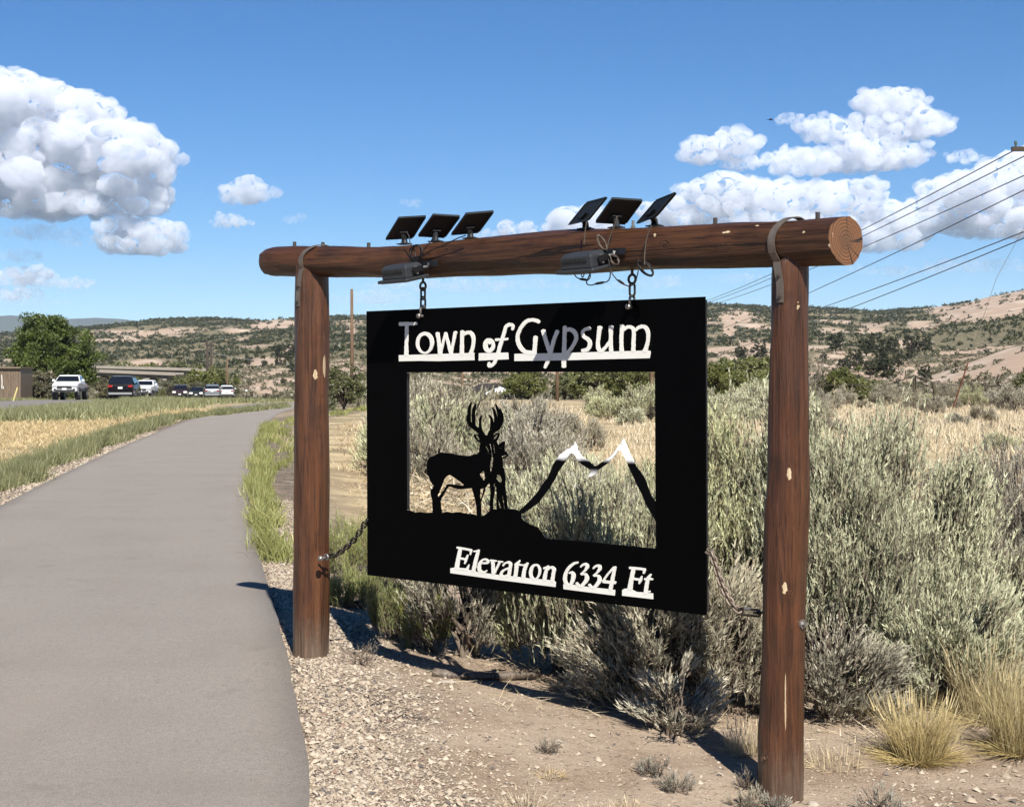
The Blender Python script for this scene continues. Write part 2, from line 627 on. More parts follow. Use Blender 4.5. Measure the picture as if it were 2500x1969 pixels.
m, t, b = new_mat('weathered_asphalt')
p = t.pos()
n1 = t.ss(t.noise(p, 190, 3, .8), .3, .7)
n2 = t.noise(p, 1.1, 5, .6)
n3 = t.noise(t.mapping(p, (1, .25, 1)), 2.2, 4)
n4 = t.noise(p, 34, 5, .7)
c = t.mix(n1, (.21, .183, .157), (.50, .442, .385))
c = t.mix(t.m('MULTIPLY', t.ss(n4, .45, .62), .35), c, (.47, .405, .342))
c = t.mix(t.m('MULTIPLY', t.ss(n2, .42, .7), .45), c, (.31, .265, .222))
c = t.mix(t.m('MULTIPLY', t.ss(n3, .52, .75), .35), c, (.41, .355, .30))
c = t.mix(t.m('MULTIPLY', t.ss(t.noise(t.mapping(p, (.35, 1.5, 1)), .9, 5, .6), .52, .75), .20), c, (.21, .18, .152))
c = t.mix(t.m('MULTIPLY', t.ss(t.noise(p, 3.1, 4, .6), .60, .74), .30), c, (.19, .16, .135))
spk = t.noise(p, 130, 1, .5)
c = t.mix(t.ss(spk, .735, .78), c, (.60, .54, .46))
t.put(b, 'Base Color', c)
b.inputs['Roughness'].default_value = .85
b.inputs['Specular IOR Level'].default_value = .3
t.put(b, 'Normal', t.bump(t.m('ADD', n1, t.m('MULTIPLY', n4, .5)), .55, .004))
M_asph = m
ribbon('path', pl, pr, M_asph, .022, .12, 14)
ROAD_C = [(-19, -30), (-19.5, 0), (-22, 40), (-27, 80), (-30.6, 110), (-34.6, 145), (-39.2, 190), (-47, 222), (-64, 244), (-95, 256)]
rc = crom(ROAD_C, 10)
tg = np.gradient(rc, axis=0)
tg /= np.linalg.norm(tg, axis=1)[:, None]
nm = np.stack([tg[:, 1], -tg[:, 0]], -1)
M_road = mat_plain('road_asphalt', (.28, .25, .22), .85, var=.15, scale=3)
ribbon('road', rc - nm * 4.6, rc + nm * 4.2, M_road, .12, .4, 8)

# ------------------------------------------------------------------ far blue mountains
mv, mf = [], []
colx = np.linspace(-1400, 900, 140)
prof = np.interp(colx, [-1400, -300, -60, 20, 60, 110, 170, 200, 250, 275, 320, 420, 600, 900],
                 [690, 680, 672, 668, 670, 676, 674, 672, 675, 678, 690, 700, 705, 712]) + 3 * (fbm(colx / 30., colx * 0, 4, 3) - .5)
D0 = 7200.0
rowsd = [6200, 6500, 6900, 7200, 7700]
rowsy = [1.0, .72, .3, 0, .4]
for d_, k_ in zip(rowsd, rowsy):
    for x_, y_ in zip(colx, prof):
        yy = y_ + (760 - y_) * k_ + (12 * (fbm(x_ / 24. + d_, d_ / 300., 3, 8) - .5) if 0 < k_ < 1 else 0)
        mv.append(P(x_, float(yy), d_))
nc = len(colx)
i = np.arange(len(rowsd) - 1)[:, None] * nc + np.arange(nc - 1)[None, :]
mq = np.stack([i, i + 1, i + 1 + nc, i + nc], -1).reshape(-1, 4)
m, t, b = new_mat('forested_mountain')
c = t.mix(t.noise(t.pos(), .004, 6), (.055, .075, .06), (.11, .12, .085))
t.put(b, 'Base Color', c)
b.inputs['Roughness'].default_value = 1.0
tag(link('mountain_range', mk_mesh('mountain_range', np.array(mv), [mq], smooth=True), m), kind='structure')


# ------------------------------------------------------------------ the sign: a vertical plane through both posts
SL = Vector((-.967, 7.15, 0))
SR = Vector((.995, 5.50, 0))
SE = (SR - SL).normalized()            # along the sign, from the far post to the near post
SN = Vector((SE.y, -SE.x, 0))          # out of the sign face
if SN.y > 0:
    SN = -SN


def uz(px, py, w=0.0):
    """pixel -> (distance along sign, height, distance from the camera) on the plane w metres in front of the sign"""
    o = SL + SN * w
    tt = (px - CX) / F
    u = (tt * o.y - o.x) / (SE.x - tt * SE.y)
    d = o.y + SE.y * u
    return u, ZC - (py - HY) / F * d, d


def S(u, z, w=0.0):
    p = SL + SE * u + SN * w
    return Vector((p.x, p.y, z))


def SP(px, py, w=0.0):
    u, z, d = uz(px, py, w)
    return S(u, z, w)


# ---- wood
def wood_mat(name, dark, light, red, grey_lo=None, chips=(), seed=0.0, knots=(), streaks=()):
    m, t, b = new_mat(name)
    c = t.coord('Object')
    cz = t.vm('ADD', c, (seed, seed * .7, 0))
    g1 = t.ss(t.noise(t.mapping(cz, (30, 30, 1.6)), 1.0, 7, .72, .5), .30, .70)
    g2 = t.ss(t.noise(t.mapping(cz, (95, 95, 3.2)), 1.0, 4, .7, .3), .30, .70)
    g3 = t.noise(t.mapping(cz, (7, 7, 2.2)), 1.0, 5, .65, .4)
    g4 = t.noise(t.mapping(cz, (3, 3, 3)), 3.0, 4, .6)
    colr = t.mix(g1, dark, light)
    colr = t.mix(t.m('MULTIPLY', t.ss(g3, .42, .64), .6), colr, red)
    colr = t.mix(t.m('MULTIPLY', t.ss(g2, .35, .05), .7), colr, tuple(v * .35 for v in dark))
    colr = t.mix(t.m('MULTIPLY', t.ss(g4, .48, .72), .35), colr, tuple(v * .6 for v in dark))
    crack = t.ss(t.noise(t.mapping(cz, (24, 24, .8)), 1.0, 4, .6, 1.1), .665, .70)
    colr = t.mix(t.m('MULTIPLY', crack, .9), colr, (.008, .005, .003))
    h = t.m('SUBTRACT', t.m('ADD', t.m('MULTIPLY', g1, .35), t.m('MULTIPLY', g2, .5)), t.m('MULTIPLY', crack, 1.6))
    nz = t.noise(c, 38, 4, .6)
    nd = t.vm('SCALE', t.vm('SUBTRACT', t.add('ShaderNodeTexNoise', i_Scale=60.0, i_Vector=c).outputs['Color'], (.5, .5, .5)), scale=.016)
    cw = t.vm('ADD', c, nd)
    for (k, rad) in knots:
        dd = t.vm('LENGTH', t.vm('MULTIPLY', t.vm('SUBTRACT', cw, tuple(k)), (1 / rad, 1 / rad, .8 / rad)))
        ring = t.ss(t.m('SINE', t.m('MULTIPLY', dd, 13.0)), -.6, .9)
        kc = t.mix(ring, tuple(v * .35 for v in dark), tuple(min(1, v * 1.25) for v in light))
        colr = t.mix(t.m('MULTIPLY', t.ss(dd, 1.3, .7), .8), colr, kc)
    for (k, sx_, sz_) in chips:
        src = cw if sz_ / sx_ < 4 else t.vm('ADD', c, t.vm('SCALE', nd, scale=.18))
        dd = t.vm('LENGTH', t.vm('MULTIPLY', t.vm('SUBTRACT', src, tuple(k)), (1 / sx_, 1 / sx_, 1 / sz_)))
        f = t.ss(dd, 1.06, .92)
        colr = t.mix(f, colr, t.mix(g2, (.52, .36, .20), (.78, .64, .43)))
        h = t.m('SUBTRACT', h, t.m('MULTIPLY', f, .8))
    if grey_lo is not None:
        sz = t.add('ShaderNodeSeparateXYZ', i_0=c).outputs[2]
        f = t.m('MULTIPLY', t.ss(t.m('ADD', sz, t.m('MULTIPLY', nz, .18)), grey_lo + .36, grey_lo + .06), .75)
        colr = t.mix(f, colr, t.mix(g1, (.085, .062, .046), (.25, .185, .135)))
    t.put(b, 'Base Color', colr)
    b.inputs['Roughness'].default_value = .38
    b.inputs['Specular IOR Level'].default_value = .45
    t.put(b, 'Normal', t.bump(h, .75, .006))
    return m


def log_mesh(name, stations, sides=40, end_tilt=(None, None), seed=1, amp=.004, lumps=()):
    """stations: (x, y, z, radius) along local Z; end_tilt: normals of the two cut ends"""
    n = len(stations)
    st = np.array(stations, float)
    ang = np.linspace(0, 2 * np.pi, sides, endpoint=False)
    vs = []
    for i in range(n):
        x, y, z, r = st[i]
        rad = r * (1 + amp / r * 2.2 * (fbm(np.cos(ang) * 1.6 + 5, np.sin(ang) * 1.6 + z * 2.3, 4, seed) - .5)
                   + amp / r * 1.0 * (fbm(ang * 6.0, z * 1.2 + ang * 0, 2, seed + 9) - .5))
        for (la, lz, lr, lh) in lumps:
            da = np.angle(np.exp(1j * (ang - la)))
            rad = rad + lh * np.exp(-((da * r / lr) ** 2) - ((z - lz) / lr) ** 2)
        cx_, cy_ = x + rad * np.cos(ang), y + rad * np.sin(ang)
        zz = np.full(sides, z)
        for k, e in ((0, end_tilt[0]), (n - 1, end_tilt[1])):
            if e is not None:
                dz = -((cx_ - st[k, 0]) * e[0] + (cy_ - st[k, 1]) * e[1]) / e[2]
                dist = abs(z - st[k, 2])
                zz = zz + dz * np.exp(-(dist / .045) ** 2)
        vs.append(np.stack([cx_, cy_, zz], -1))
    vs = np.concatenate(vs)
    i = np.arange(n - 1)[:, None] * sides
    j = np.arange(sides)[None, :]
    a, b2 = i + j, i + (j + 1) % sides
    q = np.stack([a, b2, b2 + sides, a + sides], -1).reshape(-1, 4)
    me = bpy.data.meshes.new(name)
    fs = [tuple(x) for x in q]
    me.from_pydata([tuple(v) for v in vs], [], fs)
    sm = np.ones(len(fs), bool)
    me.update()
    me.polygons.foreach_set('use_smooth', sm)
    return me, vs


def cut_face(vs, k0, sides, flip, rings=7):
    """end grain disc from the last ring of a log, in rings so it can be cut by bump and cracks"""
    ring = vs[k0:k0 + sides]
    c = ring.mean(0)
    out = [ring * (1 - i / rings) + c * (i / rings) for i in range(rings)]
    V_ = np.concatenate(out + [c[None]])
    f4 = []
    for r in range(rings - 1):
        for s in range(sides):
            a, b2 = r * sides + s, r * sides + (s + 1) % sides
            f4.append((a, b2, b2 + sides, a + sides))
    f3 = [(((rings - 1) * sides + s), ((rings - 1) * sides + (s + 1) % sides), len(V_) - 1) for s in range(sides)]
    f4, f3 = np.array(f4), np.array(f3)
    if flip:
        f4, f3 = f4[:, ::-1], f3[:, ::-1]
    return V_, f4, f3


frame = thing('log_sign_frame', 'brown stained log frame of two posts and a crossbeam beside the path', 'sign frame', (SL.x, SL.y, gz(SL.x, SL.y)))


def post(profile, zfloor, ztop, seed, chips, knots, name, label, dark, light, red):
    pts = []
    for (py, xl_, xr_) in profile:
        u, z, d = uz((xl_ + xr_) / 2, py)
        pts.append((u, z, (xr_ - xl_) / 2 * d / F))
    pts.sort(key=lambda q: q[1])
    zs = np.array([q[1] for q in pts])
    us = np.array([q[0] for q in pts])
    rs = np.array([q[2] for q in pts])
    u0 = us[0]
    base = S(u0, 0)
    st = []
    for z in np.linspace(zfloor, ztop, 64):
        u = np.interp(z, zs, us)
        r = np.interp(z, zs, rs)
        off = SE * (u - u0)
        st.append((off.x, off.y, z, r))
    me, vs = log_mesh(name, st, 44, seed=seed, amp=.009)
    ch, kn = [], []
    for (cx_, cy_, hw, hh) in chips:
        u, z, d = uz(cx_, cy_)
        rr_ = np.interp(z, zs, rs)
        # front surface of the log where the view ray meets it
        q = S(u, z) - Vector((base.x, base.y, 0))
        view = Vector((S(u, z).x, S(u, z).y, 0)).normalized()
        cen = SE * (np.interp(z, zs, us) - u0)
        perp = Vector((view.y, -view.x, 0))
        o_ = (Vector((q.x, q.y, 0)) - cen).dot(perp)
        o_ = max(-rr_ * .95, min(rr_ * .95, o_))
        f_ = cen + perp * o_ - view * math.sqrt(max(rr_ ** 2 - o_ ** 2, 0))
        ch.append(((f_.x, f_.y, z), hw * d / F, hh * d / F))
    for k in ch[len(chips) - knots:] if knots else []:
        kn.append((k[0], k[1]))
    if knots:
        ch = ch[:-knots]
    mat = wood_mat(name + '_stain', dark, light, red, zfloor + .3, ch, seed * 1.37, kn)
    o = link(name, me, mat)
    o.location = (base.x, base.y, 0)
    o.parent = frame
    o.matrix_parent_inverse = Matrix.Translation(frame.location).inverted()
    o['label'] = label
    return o, (zs, us, rs)


zL, zR = gz(SL.x, SL.y), gz(SR.x, SR.y)
postL, profL = post([(560, 629, 695), (590, 628, 695), (700, 626, 697), (850, 625, 697), (1000, 624, 697), (1200, 622, 695), (1290, 620, 695), (1365, 619, 694), (1420, 619, 694)],
                    zL - .3, 1.985, 3, [(686, 775, 5, 26), (668, 792, 4.5, 11), (686, 720, 1.0, 20), (684, 838, 5, 5), (684, 676, 5, 6)], 2,
                    'post', 'far post with a pale gouge and a beam shadow at its top', (.050, .020, .009), (.155, .063, .026), (.150, .052, .019))
postR, profR = post([(540, 1650, 1711), (562, 1636, 1711), (650, 1635, 1711), (850, 1629, 1713), (1000, 1627, 1711), (1045, 1625, 1711), (1070, 1621, 1710),
                     (1200, 1618, 1707), (1400, 1614, 1703), (1520, 1610, 1702), (1545, 1606, 1702), (1685, 1607, 1701), (1740, 1607, 1701)],
                    zR - .3, 1.925, 5, [(1672, 1000, 5, 14), (1662, 1238, 5.5, 12), (1689, 648, 3.5, 11), (1664, 1475, 2.0, 62), (1682, 646, 5, 6),
                                      (1674, 1252, 9, 9), (1634, 1150, 6, 8), (1622, 1600, 6, 6)], 4,
                    'post', 'near post with pale chips and a long pale scratch', (.042, .016, .007), (.140, .053, .021), (.142, .046, .016))

# ---- crossbeam
BEAM = [(563, 540, 571), (566, 531, 579), (572, 525.5, 583.5), (585, 522.5, 586), (640, 521, 588), (780, 523, 586), (850, 519, 588), (900, 515, 590), (1000, 506, 585), (1130, 494, 579),
        (1200, 488, 580), (1300, 484, 574), (1400, 480, 571), (1500, 474, 570), (1600, 470, 566), (1700, 463, 563), (1792, 457, 560)]
bp = []
for (bx, bt, bb) in BEAM:
    u, z0, d = uz(bx, bt)
    z1 = uz(bx, bb)[1]
    bp.append((u, (z0 + z1) / 2, (z0 - z1) / 2))
bu, bz, br = map(np.array, zip(*bp))
ub = np.concatenate([np.linspace(bu[0], bu[3], 10)[:-1], np.linspace(bu[3], bu[-1] - .12, 90)[:-1], np.linspace(bu[-1] - .12, bu[-1], 14)])
beam_org = S(0, 0)
# local frame: Z along the beam, X out of the sign face, Y up
BMAT = Matrix(((SN.x, 0, SE.x, beam_org.x), (SN.y, 0, SE.y, beam_org.y), (0, 1, 0, 0), (0, 0, 0, 1)))
st = [(0, float(np.interp(u, bu, bz)), float(u), float(np.interp(u, bu, br))) for u in ub]
ray = SP(1789, 508)
ray = Vector((ray.x, ray.y, 0)).normalized()
tilt = R_(13)
nx_ = (math.sin(tilt), 0.02, math.cos(tilt))
me, vs = log_mesh('crossbeam', st, 48, (None, nx_), 11, .010,
                  lumps=[(0.2, float(uz(920, 560)[0]), .05, .008), (-.5, float(uz(1140, 570)[0]), .05, .009), (.5, float(uz(1410, 520)[0]), .04, .006),
                         (0.1, float(uz(1545, 520)[0]), .04, .006), (-.3, float(uz(1290, 560)[0]), .06, .006)])


def beam_front(px, py):
    u, z, d = uz(px, py, .07)
    r = float(np.interp(u, bu, br))
    zc_ = float(np.interp(u, bu, bz))
    dz = max(-.95 * r, min(.95 * r, z - zc_))
    return u, z, math.sqrt(r * r - dz * dz)


ch, kn = [], []
for (cx_, cy_, hw, hh) in [(1540, 492, 8, 3), (1600, 478, 5, 2.5), (1706, 492, 5, 3), (1765, 520, 6, 5), (1390, 498, 3, 4), (1640, 505, 3, 3)]:
    u, z, w = beam_front(cx_, cy_)
    d = uz(cx_, cy_)[2]
    ch.append(((w, z, u), hh * d / F, hw * d / F * 1.3))
for (cx_, cy_, hw) in [(1411, 520, 11), (1547, 522, 9), (945, 530, 10), (1112, 550, 9), (800, 530, 8)]:
    u, z, w = beam_front(cx_, cy_)
    d = uz(cx_, cy_)[2]
    kn.append(((w, z, u), hw * d / F))
M_beam = wood_mat('beam_stain', (.026, .011, .005), (.115, .050, .020), (.120, .044, .015), None, ch, 8.1, kn)
crossbeam = link('crossbeam', me, M_beam)
crossbeam.matrix_world = BMAT
crossbeam.parent = frame
crossbeam.matrix_parent_inverse = Matrix.Translation(frame.location).inverted()
sides_b = 48
V_, f4, f3 = cut_face(vs, len(vs) - sides_b, sides_b, False)
cme = mk_mesh('end_grain', V_, [f4, f3])
m, t, b = new_mat('cut_wood_end')
co = t.coord('Object')
cen_ = Vector(tuple(V_[-1]))
dv = t.vm('SUBTRACT', co, tuple(cen_))
dl = t.vm('LENGTH', t.vm('ADD', dv, t.vm('SCALE', t.vm('SUBTRACT', t.add('ShaderNodeTexNoise', i_Scale=18.0, i_Vector=co).outputs['Color'], (.5, .5, .5)), scale=.02)))
ringn = t.m('SINE', t.m('MULTIPLY', dl, 520.0))
sp_ = t.add('ShaderNodeSeparateXYZ', i_0=dv)
an = t.m('ARCTAN2', sp_.outputs[1], sp_.outputs[0])
rad_n = t.add('ShaderNodeTexNoise', noise_dimensions='1D', i_Scale=4.2, i_Detail=2.0)
t.put(rad_n, 'W', t.m('ADD', an, t.m('MULTIPLY', dl, 2.5)))
crk = t.m('MULTIPLY', t.ss(rad_n.outputs[0], .66, .70), t.ss(dl, .012, .03))
crk2 = t.m('MULTIPLY', t.ss(t.m('ABSOLUTE', t.m('ADD', an, 1.95)), .045, .02), t.ss(dl, .01, .02))
colr = t.mix(t.ss(ringn, -1, 1), (.13, .055, .021), (.23, .10, .038))
colr = t.mix(t.m('MULTIPLY', t.ss(dl, .055, .02), .5), colr, (.085, .045, .022))
colr = t.mix(t.ss(t.noise(co, 34, 3), .68, .73), colr, (.50, .34, .18))
colr = t.mix(t.m('MAXIMUM', crk, crk2), colr, (.012, .007, .004))
t.put(b, 'Base Color', colr)
b.inputs['Roughness'].default_value = .7
t.put(b, 'Normal', t.bump(t.m('SUBTRACT', t.m('MULTIPLY', ringn, .08), t.m('MAXIMUM', crk, crk2)), .8, .006))
eg = link('end_grain', cme, m)
eg.parent = crossbeam
V2, g4, g3 = cut_face(vs, 0, sides_b, True)
eg2 = link('end_grain', mk_mesh('end_grain_far', V2, [g4, g3]), m)
eg2.parent = crossbeam

M_steel = mat_plain('weathered_steel_strap', (.27, .22, .18), .5, .55, .5, .3, 30)
M_bolt = mat_plain('bolt_steel', (.12, .10, .085), .5, .6, .5, .3, 40)
M_galv = mat_plain('galvanised_steel', (.42, .40, .37), .42, .75, .5, .2, 30)
M_chain = mat_plain('dark_chain_steel', (.10, .085, .07), .45, .75, .5, .35, 60)


def strap(px_top, px_mid, px_end, py_mid, py_end, prof, half):
    """flat steel strap over the beam and down the front of a post"""
    ut = uz(px_top, 480, .05)[0]
    um = uz(px_mid, py_mid, .09)[0]
    ue, ze, de = uz(px_end, py_end, .08)
    pts = []
    for a in np.linspace(150, -25, 22):
        u = ut + (um - ut) * sstep(150 - a, 40, 150)
        r = float(np.interp(u, bu, br)) + .005
        pts.append((u, float(np.interp(u, bu, bz)) + r * math.sin(R_(a)), r * math.cos(R_(a))))
    zs, us, rs = prof
    z0 = pts[-1][1]
    for k in np.linspace(.18, 1, 9):
        z = z0 + (ze - z0) * k
        u = um + (ue - um) * min(1, k * 1.6)
        r = float(np.interp(z, zs, rs)) + .004
        uc = float(np.interp(z, zs, us))
        o_ = min(abs(u - uc), r * .9)
        w = math.sqrt(r * r - o_ * o_)
        pts.append((u, z, max(w, pts[-1][2] * .0 + w)))
    vs_, fs_ = [], []
    for i_, (u, z, w) in enumerate(pts):
        a_ = pts[max(i_ - 1, 0)]
        c_ = pts[min(i_ + 1, len(pts) - 1)]
        tg_ = Vector((0, c_[1] - a_[1], c_[2] - a_[2])).normalized()
        nrm = Vector((0, -tg_.z, tg_.y))      # (u, z, w) outward normal
        if nrm.z * w + nrm.y * (z - float(np.interp(u, bu, bz))) < 0:
            nrm = -nrm
        for (du, dn) in ((-half, 0), (half, 0), (half, .004), (-half, .004)):
            vs_.append(S(u + du, z + nrm.y * dn, w + nrm.z * dn))
    for i_ in range(len(pts) - 1):
        o_ = i_ * 4
        for k in range(4):
            fs_.append((o_ + k, o_ + (k + 1) % 4, o_ + 4 + (k + 1) % 4, o_ + 4 + k))
    fs_.append((3, 2, 1, 0))
    fs_.append(tuple(len(vs_) - 4 + k for k in range(4)))
    mb = MB()
    mb.add(vs_, fs_)
    s = mb.build('strap', M_steel, frame)
    for k in (-1, -5):
        u, z, w = pts[k - 1]
        hb = MB()
        hb.tube([S(u, z, w + .003), S(u, z, w + .012)], .007, 6)
        hb.build('bolt', M_bolt, s)
    return s


strap(668, 634, 632, 560, 648, profL, .0135)
strap(1672, 1634, 1650, 545, 640, profR, .0145)
for (bx, by, h_, gal) in [(624, 521, .022, 0), (684, 522, .02, 0), (781, 524, .02, 0), (1341, 486, .03, 1), (1515, 476, .022, 0), (1732, 463, .02, 0)]:
    u, z, d = uz(bx, by)
    zt = float(np.interp(u, bu, bz)) + float(np.interp(u, bu, br)) - .012
    mb = MB()
    mb.tube([S(u, zt, 0), S(u, zt + h_ + .012, 0)], .0085 if not gal else .006, 10)
    if gal:
        mb.tube([S(u, zt + .008, 0), S(u, zt + .019, 0)], .011, 6)
    mb.build('bolt', M_galv if gal else M_bolt, frame)
# bolt heads on the near post
for (bx, by, r_, gal) in [(1699, 1326, .013, 1), (1621, 1600, .012, 0)]:
    u, z, d = uz(bx, by, .05)
    zs, us, rs = profR
    r = float(np.interp(z, zs, rs))
    uc = float(np.interp(z, zs, us))
    cen = S(uc, z)
    view = Vector((cen.x, cen.y, 0)).normalized()
    perp = Vector((view.y, -view.x, 0))
    tgt = P(bx, by, cen.y)
    o_ = max(-.98 * r, min(.98 * r, (tgt - cen).dot(perp)))
    nrm = (perp * o_ - view * math.sqrt(r * r - o_ * o_)).normalized()
    mb = MB()
    mb.tube([cen + nrm * (r - .006), cen + nrm * (r + .004)], r_ * 1.35, 14)
    mb.tube([cen + nrm * (r + .003), cen + nrm * (r + .014)], r_ * .8, 6)
    mb.build('bolt', M_galv if gal else postR.data.materials[0], frame)

# ------------------------------------------------------------------ cut steel sign panel
m, t, b = new_mat('black_sign_paint')
c = t.pos()
spkl = t.noise(t.mapping(c, (1, 1, .45)), 42, 2, .5)
t.put(b, 'Base Color', t.mix(t.ss(spkl, .79, .82), (.0012, .0012, .0014), (.05, .05, .048)))
b.inputs['Roughness'].default_value = .55
b.inputs['Specular IOR Level'].default_value = .04
M_black = m
m, t, b = new_mat('white_letter_paint')
c = t.pos()
n = t.noise(c, 9, 5)
colr = t.mix(n, (.70, .68, .61), (.82, .81, .76))
colr = t.mix(t.ss(t.noise(c, 75, 3, .6), .70, .76), colr, (.30, .20, .14))
t.put(b, 'Base Color', colr)
b.inputs['Roughness'].default_value = .55
M_white = m


def wind(p, poly):
    x, y = p
    w = 0
    q = poly
    for i in range(len(q)):
        x0, y0 = q[i]
        x1, y1 = q[(i + 1) % len(q)]
        if y0 <= y:
            if y1 > y and (x1 - x0) * (y - y0) - (x - x0) * (y1 - y0) > 0:
                w += 1
        elif y1 <= y and (x1 - x0) * (y - y0) - (x - x0) * (y1 - y0) < 0:
            w -= 1
    return w != 0


def sheet(name, pos, neg, tr, w0, w1, mat, parent):
    """union of 2-D outlines minus holes -> a flat plate between w0 and w1 in the sign plane"""
    P2 = [[tuple(uz(*tr(x, y))[:2]) for (x, y) in poly] for poly in pos]
    N2 = [[tuple(uz(*tr(x, y))[:2]) for (x, y) in poly] for poly in neg]
    vs, ed = [], []
    for poly in P2 + N2:
        o = len(vs)
        vs += [Vector(p) for p in poly]
        ed += [(o + i, o + (i + 1) % len(poly)) for i in range(len(poly))]
    ov, oe, of_, _, _, _ = delaunay_2d_cdt(vs, ed, [], 0, 1e-6)
    keep = []
    for f in of_:
        cx_ = sum(ov[i].x for i in f) / len(f)
        cy_ = sum(ov[i].y for i in f) / len(f)
        if any(wind((cx_, cy_), p) for p in P2) and not any(wind((cx_, cy_), p) for p in N2):
            keep.append(tuple(f))
    n = len(ov)
    V_ = [S(p.x, p.y, w1) for p in ov] + [S(p.x, p.y, w0) for p in ov]
    fs = [f for f in keep] + [tuple(i + n for i in f[::-1]) for f in keep]
    cnt = {}
    for f in keep:
        for i in range(len(f)):
            a, b2 = f[i], f[(i + 1) % len(f)]
            if (b2, a) in cnt:
                del cnt[(b2, a)]
            else:
                cnt[(a, b2)] = 1
    for (a, b2) in cnt:
        fs.append((b2, a, a + n, b2 + n))
    mb = MB()
    mb.add(V_, fs)
    me = mb.mesh(name)
    bm = bmesh.new()
    bm.from_mesh(me)
    loose = [v for v in bm.verts if not v.link_faces]
    bmesh.ops.delete(bm, geom=loose, context='VERTS')
    bmesh.ops.recalc_face_normals(bm, faces=bm.faces)
    bm.to_mesh(me)
    bm.free()
    return link(name, me, mat, parent)


def zoomtr(x0, y0, s):
    return lambda x, y: ((x0 + x * s) / 1.1526, (y0 + y * s) / 1.1526)


TA = zoomtr(960, 770, 320 / 2169)
TB = zoomtr(1240, 760, 360 / 2169)
TC = zoomtr(1090, 1320, 290 / 2169)
TD = zoomtr(1360, 1350, 250 / 2169)
TE = zoomtr(1320, 1050, 300 / 1830)
TF = zoomtr(980, 960, 320 / 1708)
TG = zoomtr(880, 900, 860 / 2169)
ID = lambda x, y: (x, y)


def stroke(pts):
    p = crom(pts, 6)
    tg_ = np.gradient(p[:, :2], axis=0)
    tg_ /= np.maximum(np.linalg.norm(tg_, axis=1)[:, None], 1e-6)
    nr2 = np.stack([-tg_[:, 1], tg_[:, 0]], -1)
    hw = np.maximum(p[:, 2:3], 3) / 2
    a, b2 = p[:, :2] + nr2 * hw, p[:, :2] - nr2 * hw
    e0 = p[0, :2] - tg_[0] * hw[0] * .45
    e1 = p[-1, :2] + tg_[-1] * hw[-1] * .45
    return [tuple(q) for q in a] + [tuple(e1)] + [tuple(q) for q in b2[::-1]] + [tuple(e0)]


def ell(cx_, cy_, rx, ry, rot=0, n=28):
    out = []
    for k in range(n):
        a = 2 * math.pi * k / n
        x, y = rx * math.cos(a), ry * math.sin(a)
        out.append((cx_ + x * math.cos(rot) - y * math.sin(rot), cy_ + x * math.sin(rot) + y * math.cos(rot)))
    return out


OUTER = [(777, 659), (1494, 628), (1497, 1302), (779, 1217)]
HOLE = [(283, 22), (1000, 19), (1815, 18), (1818, 600), (1822, 1105), (1640, 1088), (1400, 1062), (1250, 1052), (1150, 1045), (1130, 1035), (1115, 1005), (1090, 975),
        (1040, 955), (1005, 935), (990, 920), (985, 880), (960, 866), (900, 858), (860, 862), (820, 863), (790, 878), (765, 900), (745, 908), (720, 904), (690, 892),
        (650, 890), (610, 880), (560, 884), (530, 878), (500, 890), (470, 880), (440, 882), (400, 886), (365, 880), (335, 884), (310, 872), (285, 868)]
pc = [uz(*q) for q in OUTER]
panel_c = S(sum(q[0] for q in pc) / 4, min(q[1] for q in pc))
panel = thing('hanging_sign', 'black steel town sign with cut-out deer and white lettering, hung from the log frame', 'sign', panel_c)
sheet('plate', [OUTER], [[TG(x, y) for x, y in HOLE]], ID, -.003, .003, M_black, panel)
# folded stiffeners behind the plate
M_edge = mat_plain('worn_black_edge', (.035, .035, .037), .5, .2, .4, .4, 30)


def bar(a, b_, w0, w1, th, name='stiffener', into=(0, 0)):
    (u0, z0, _), (u1, z1, _) = uz(*a), uz(*b_)
    dx, dz = into
    mb = MB()
    q = [S(u0, z0, w0), S(u1, z1, w0), S(u1 + dx * th, z1 + dz * th, w0), S(u0 + dx * th, z0 + dz * th, w0),
         S(u0, z0, w1), S(u1, z1, w1), S(u1 + dx * th, z1 + dz * th, w1), S(u0 + dx * th, z0 + dz * th, w1)]
    mb.add(q, [(0, 1, 2, 3), (7, 6, 5, 4), (0, 4, 5, 1), (1, 5, 6, 2), (2, 6, 7, 3), (3, 7, 4, 0)])
    return mb.build(name, M_edge, panel)


bar(TG(277, 26), TG(279, 868), -.026, -.0035, .005, into=(-1, 0))
bar(TG(286, 16), TG(1812, 12), -.024, -.0035, .005, into=(0, 1))
bar((783, 664), (785, 1212), -.03, -.0035, .005, into=(1, 0))
bar((1489, 634), (1492, 1296), -.03, -.0035, .005, into=(-1, 0))
bar((790, 662), (1482, 633), -.03, -.0035, .005, into=(0, -1))
bar((792, 1214), (1484, 1296), -.03, -.0035, .005, into=(0, 1))

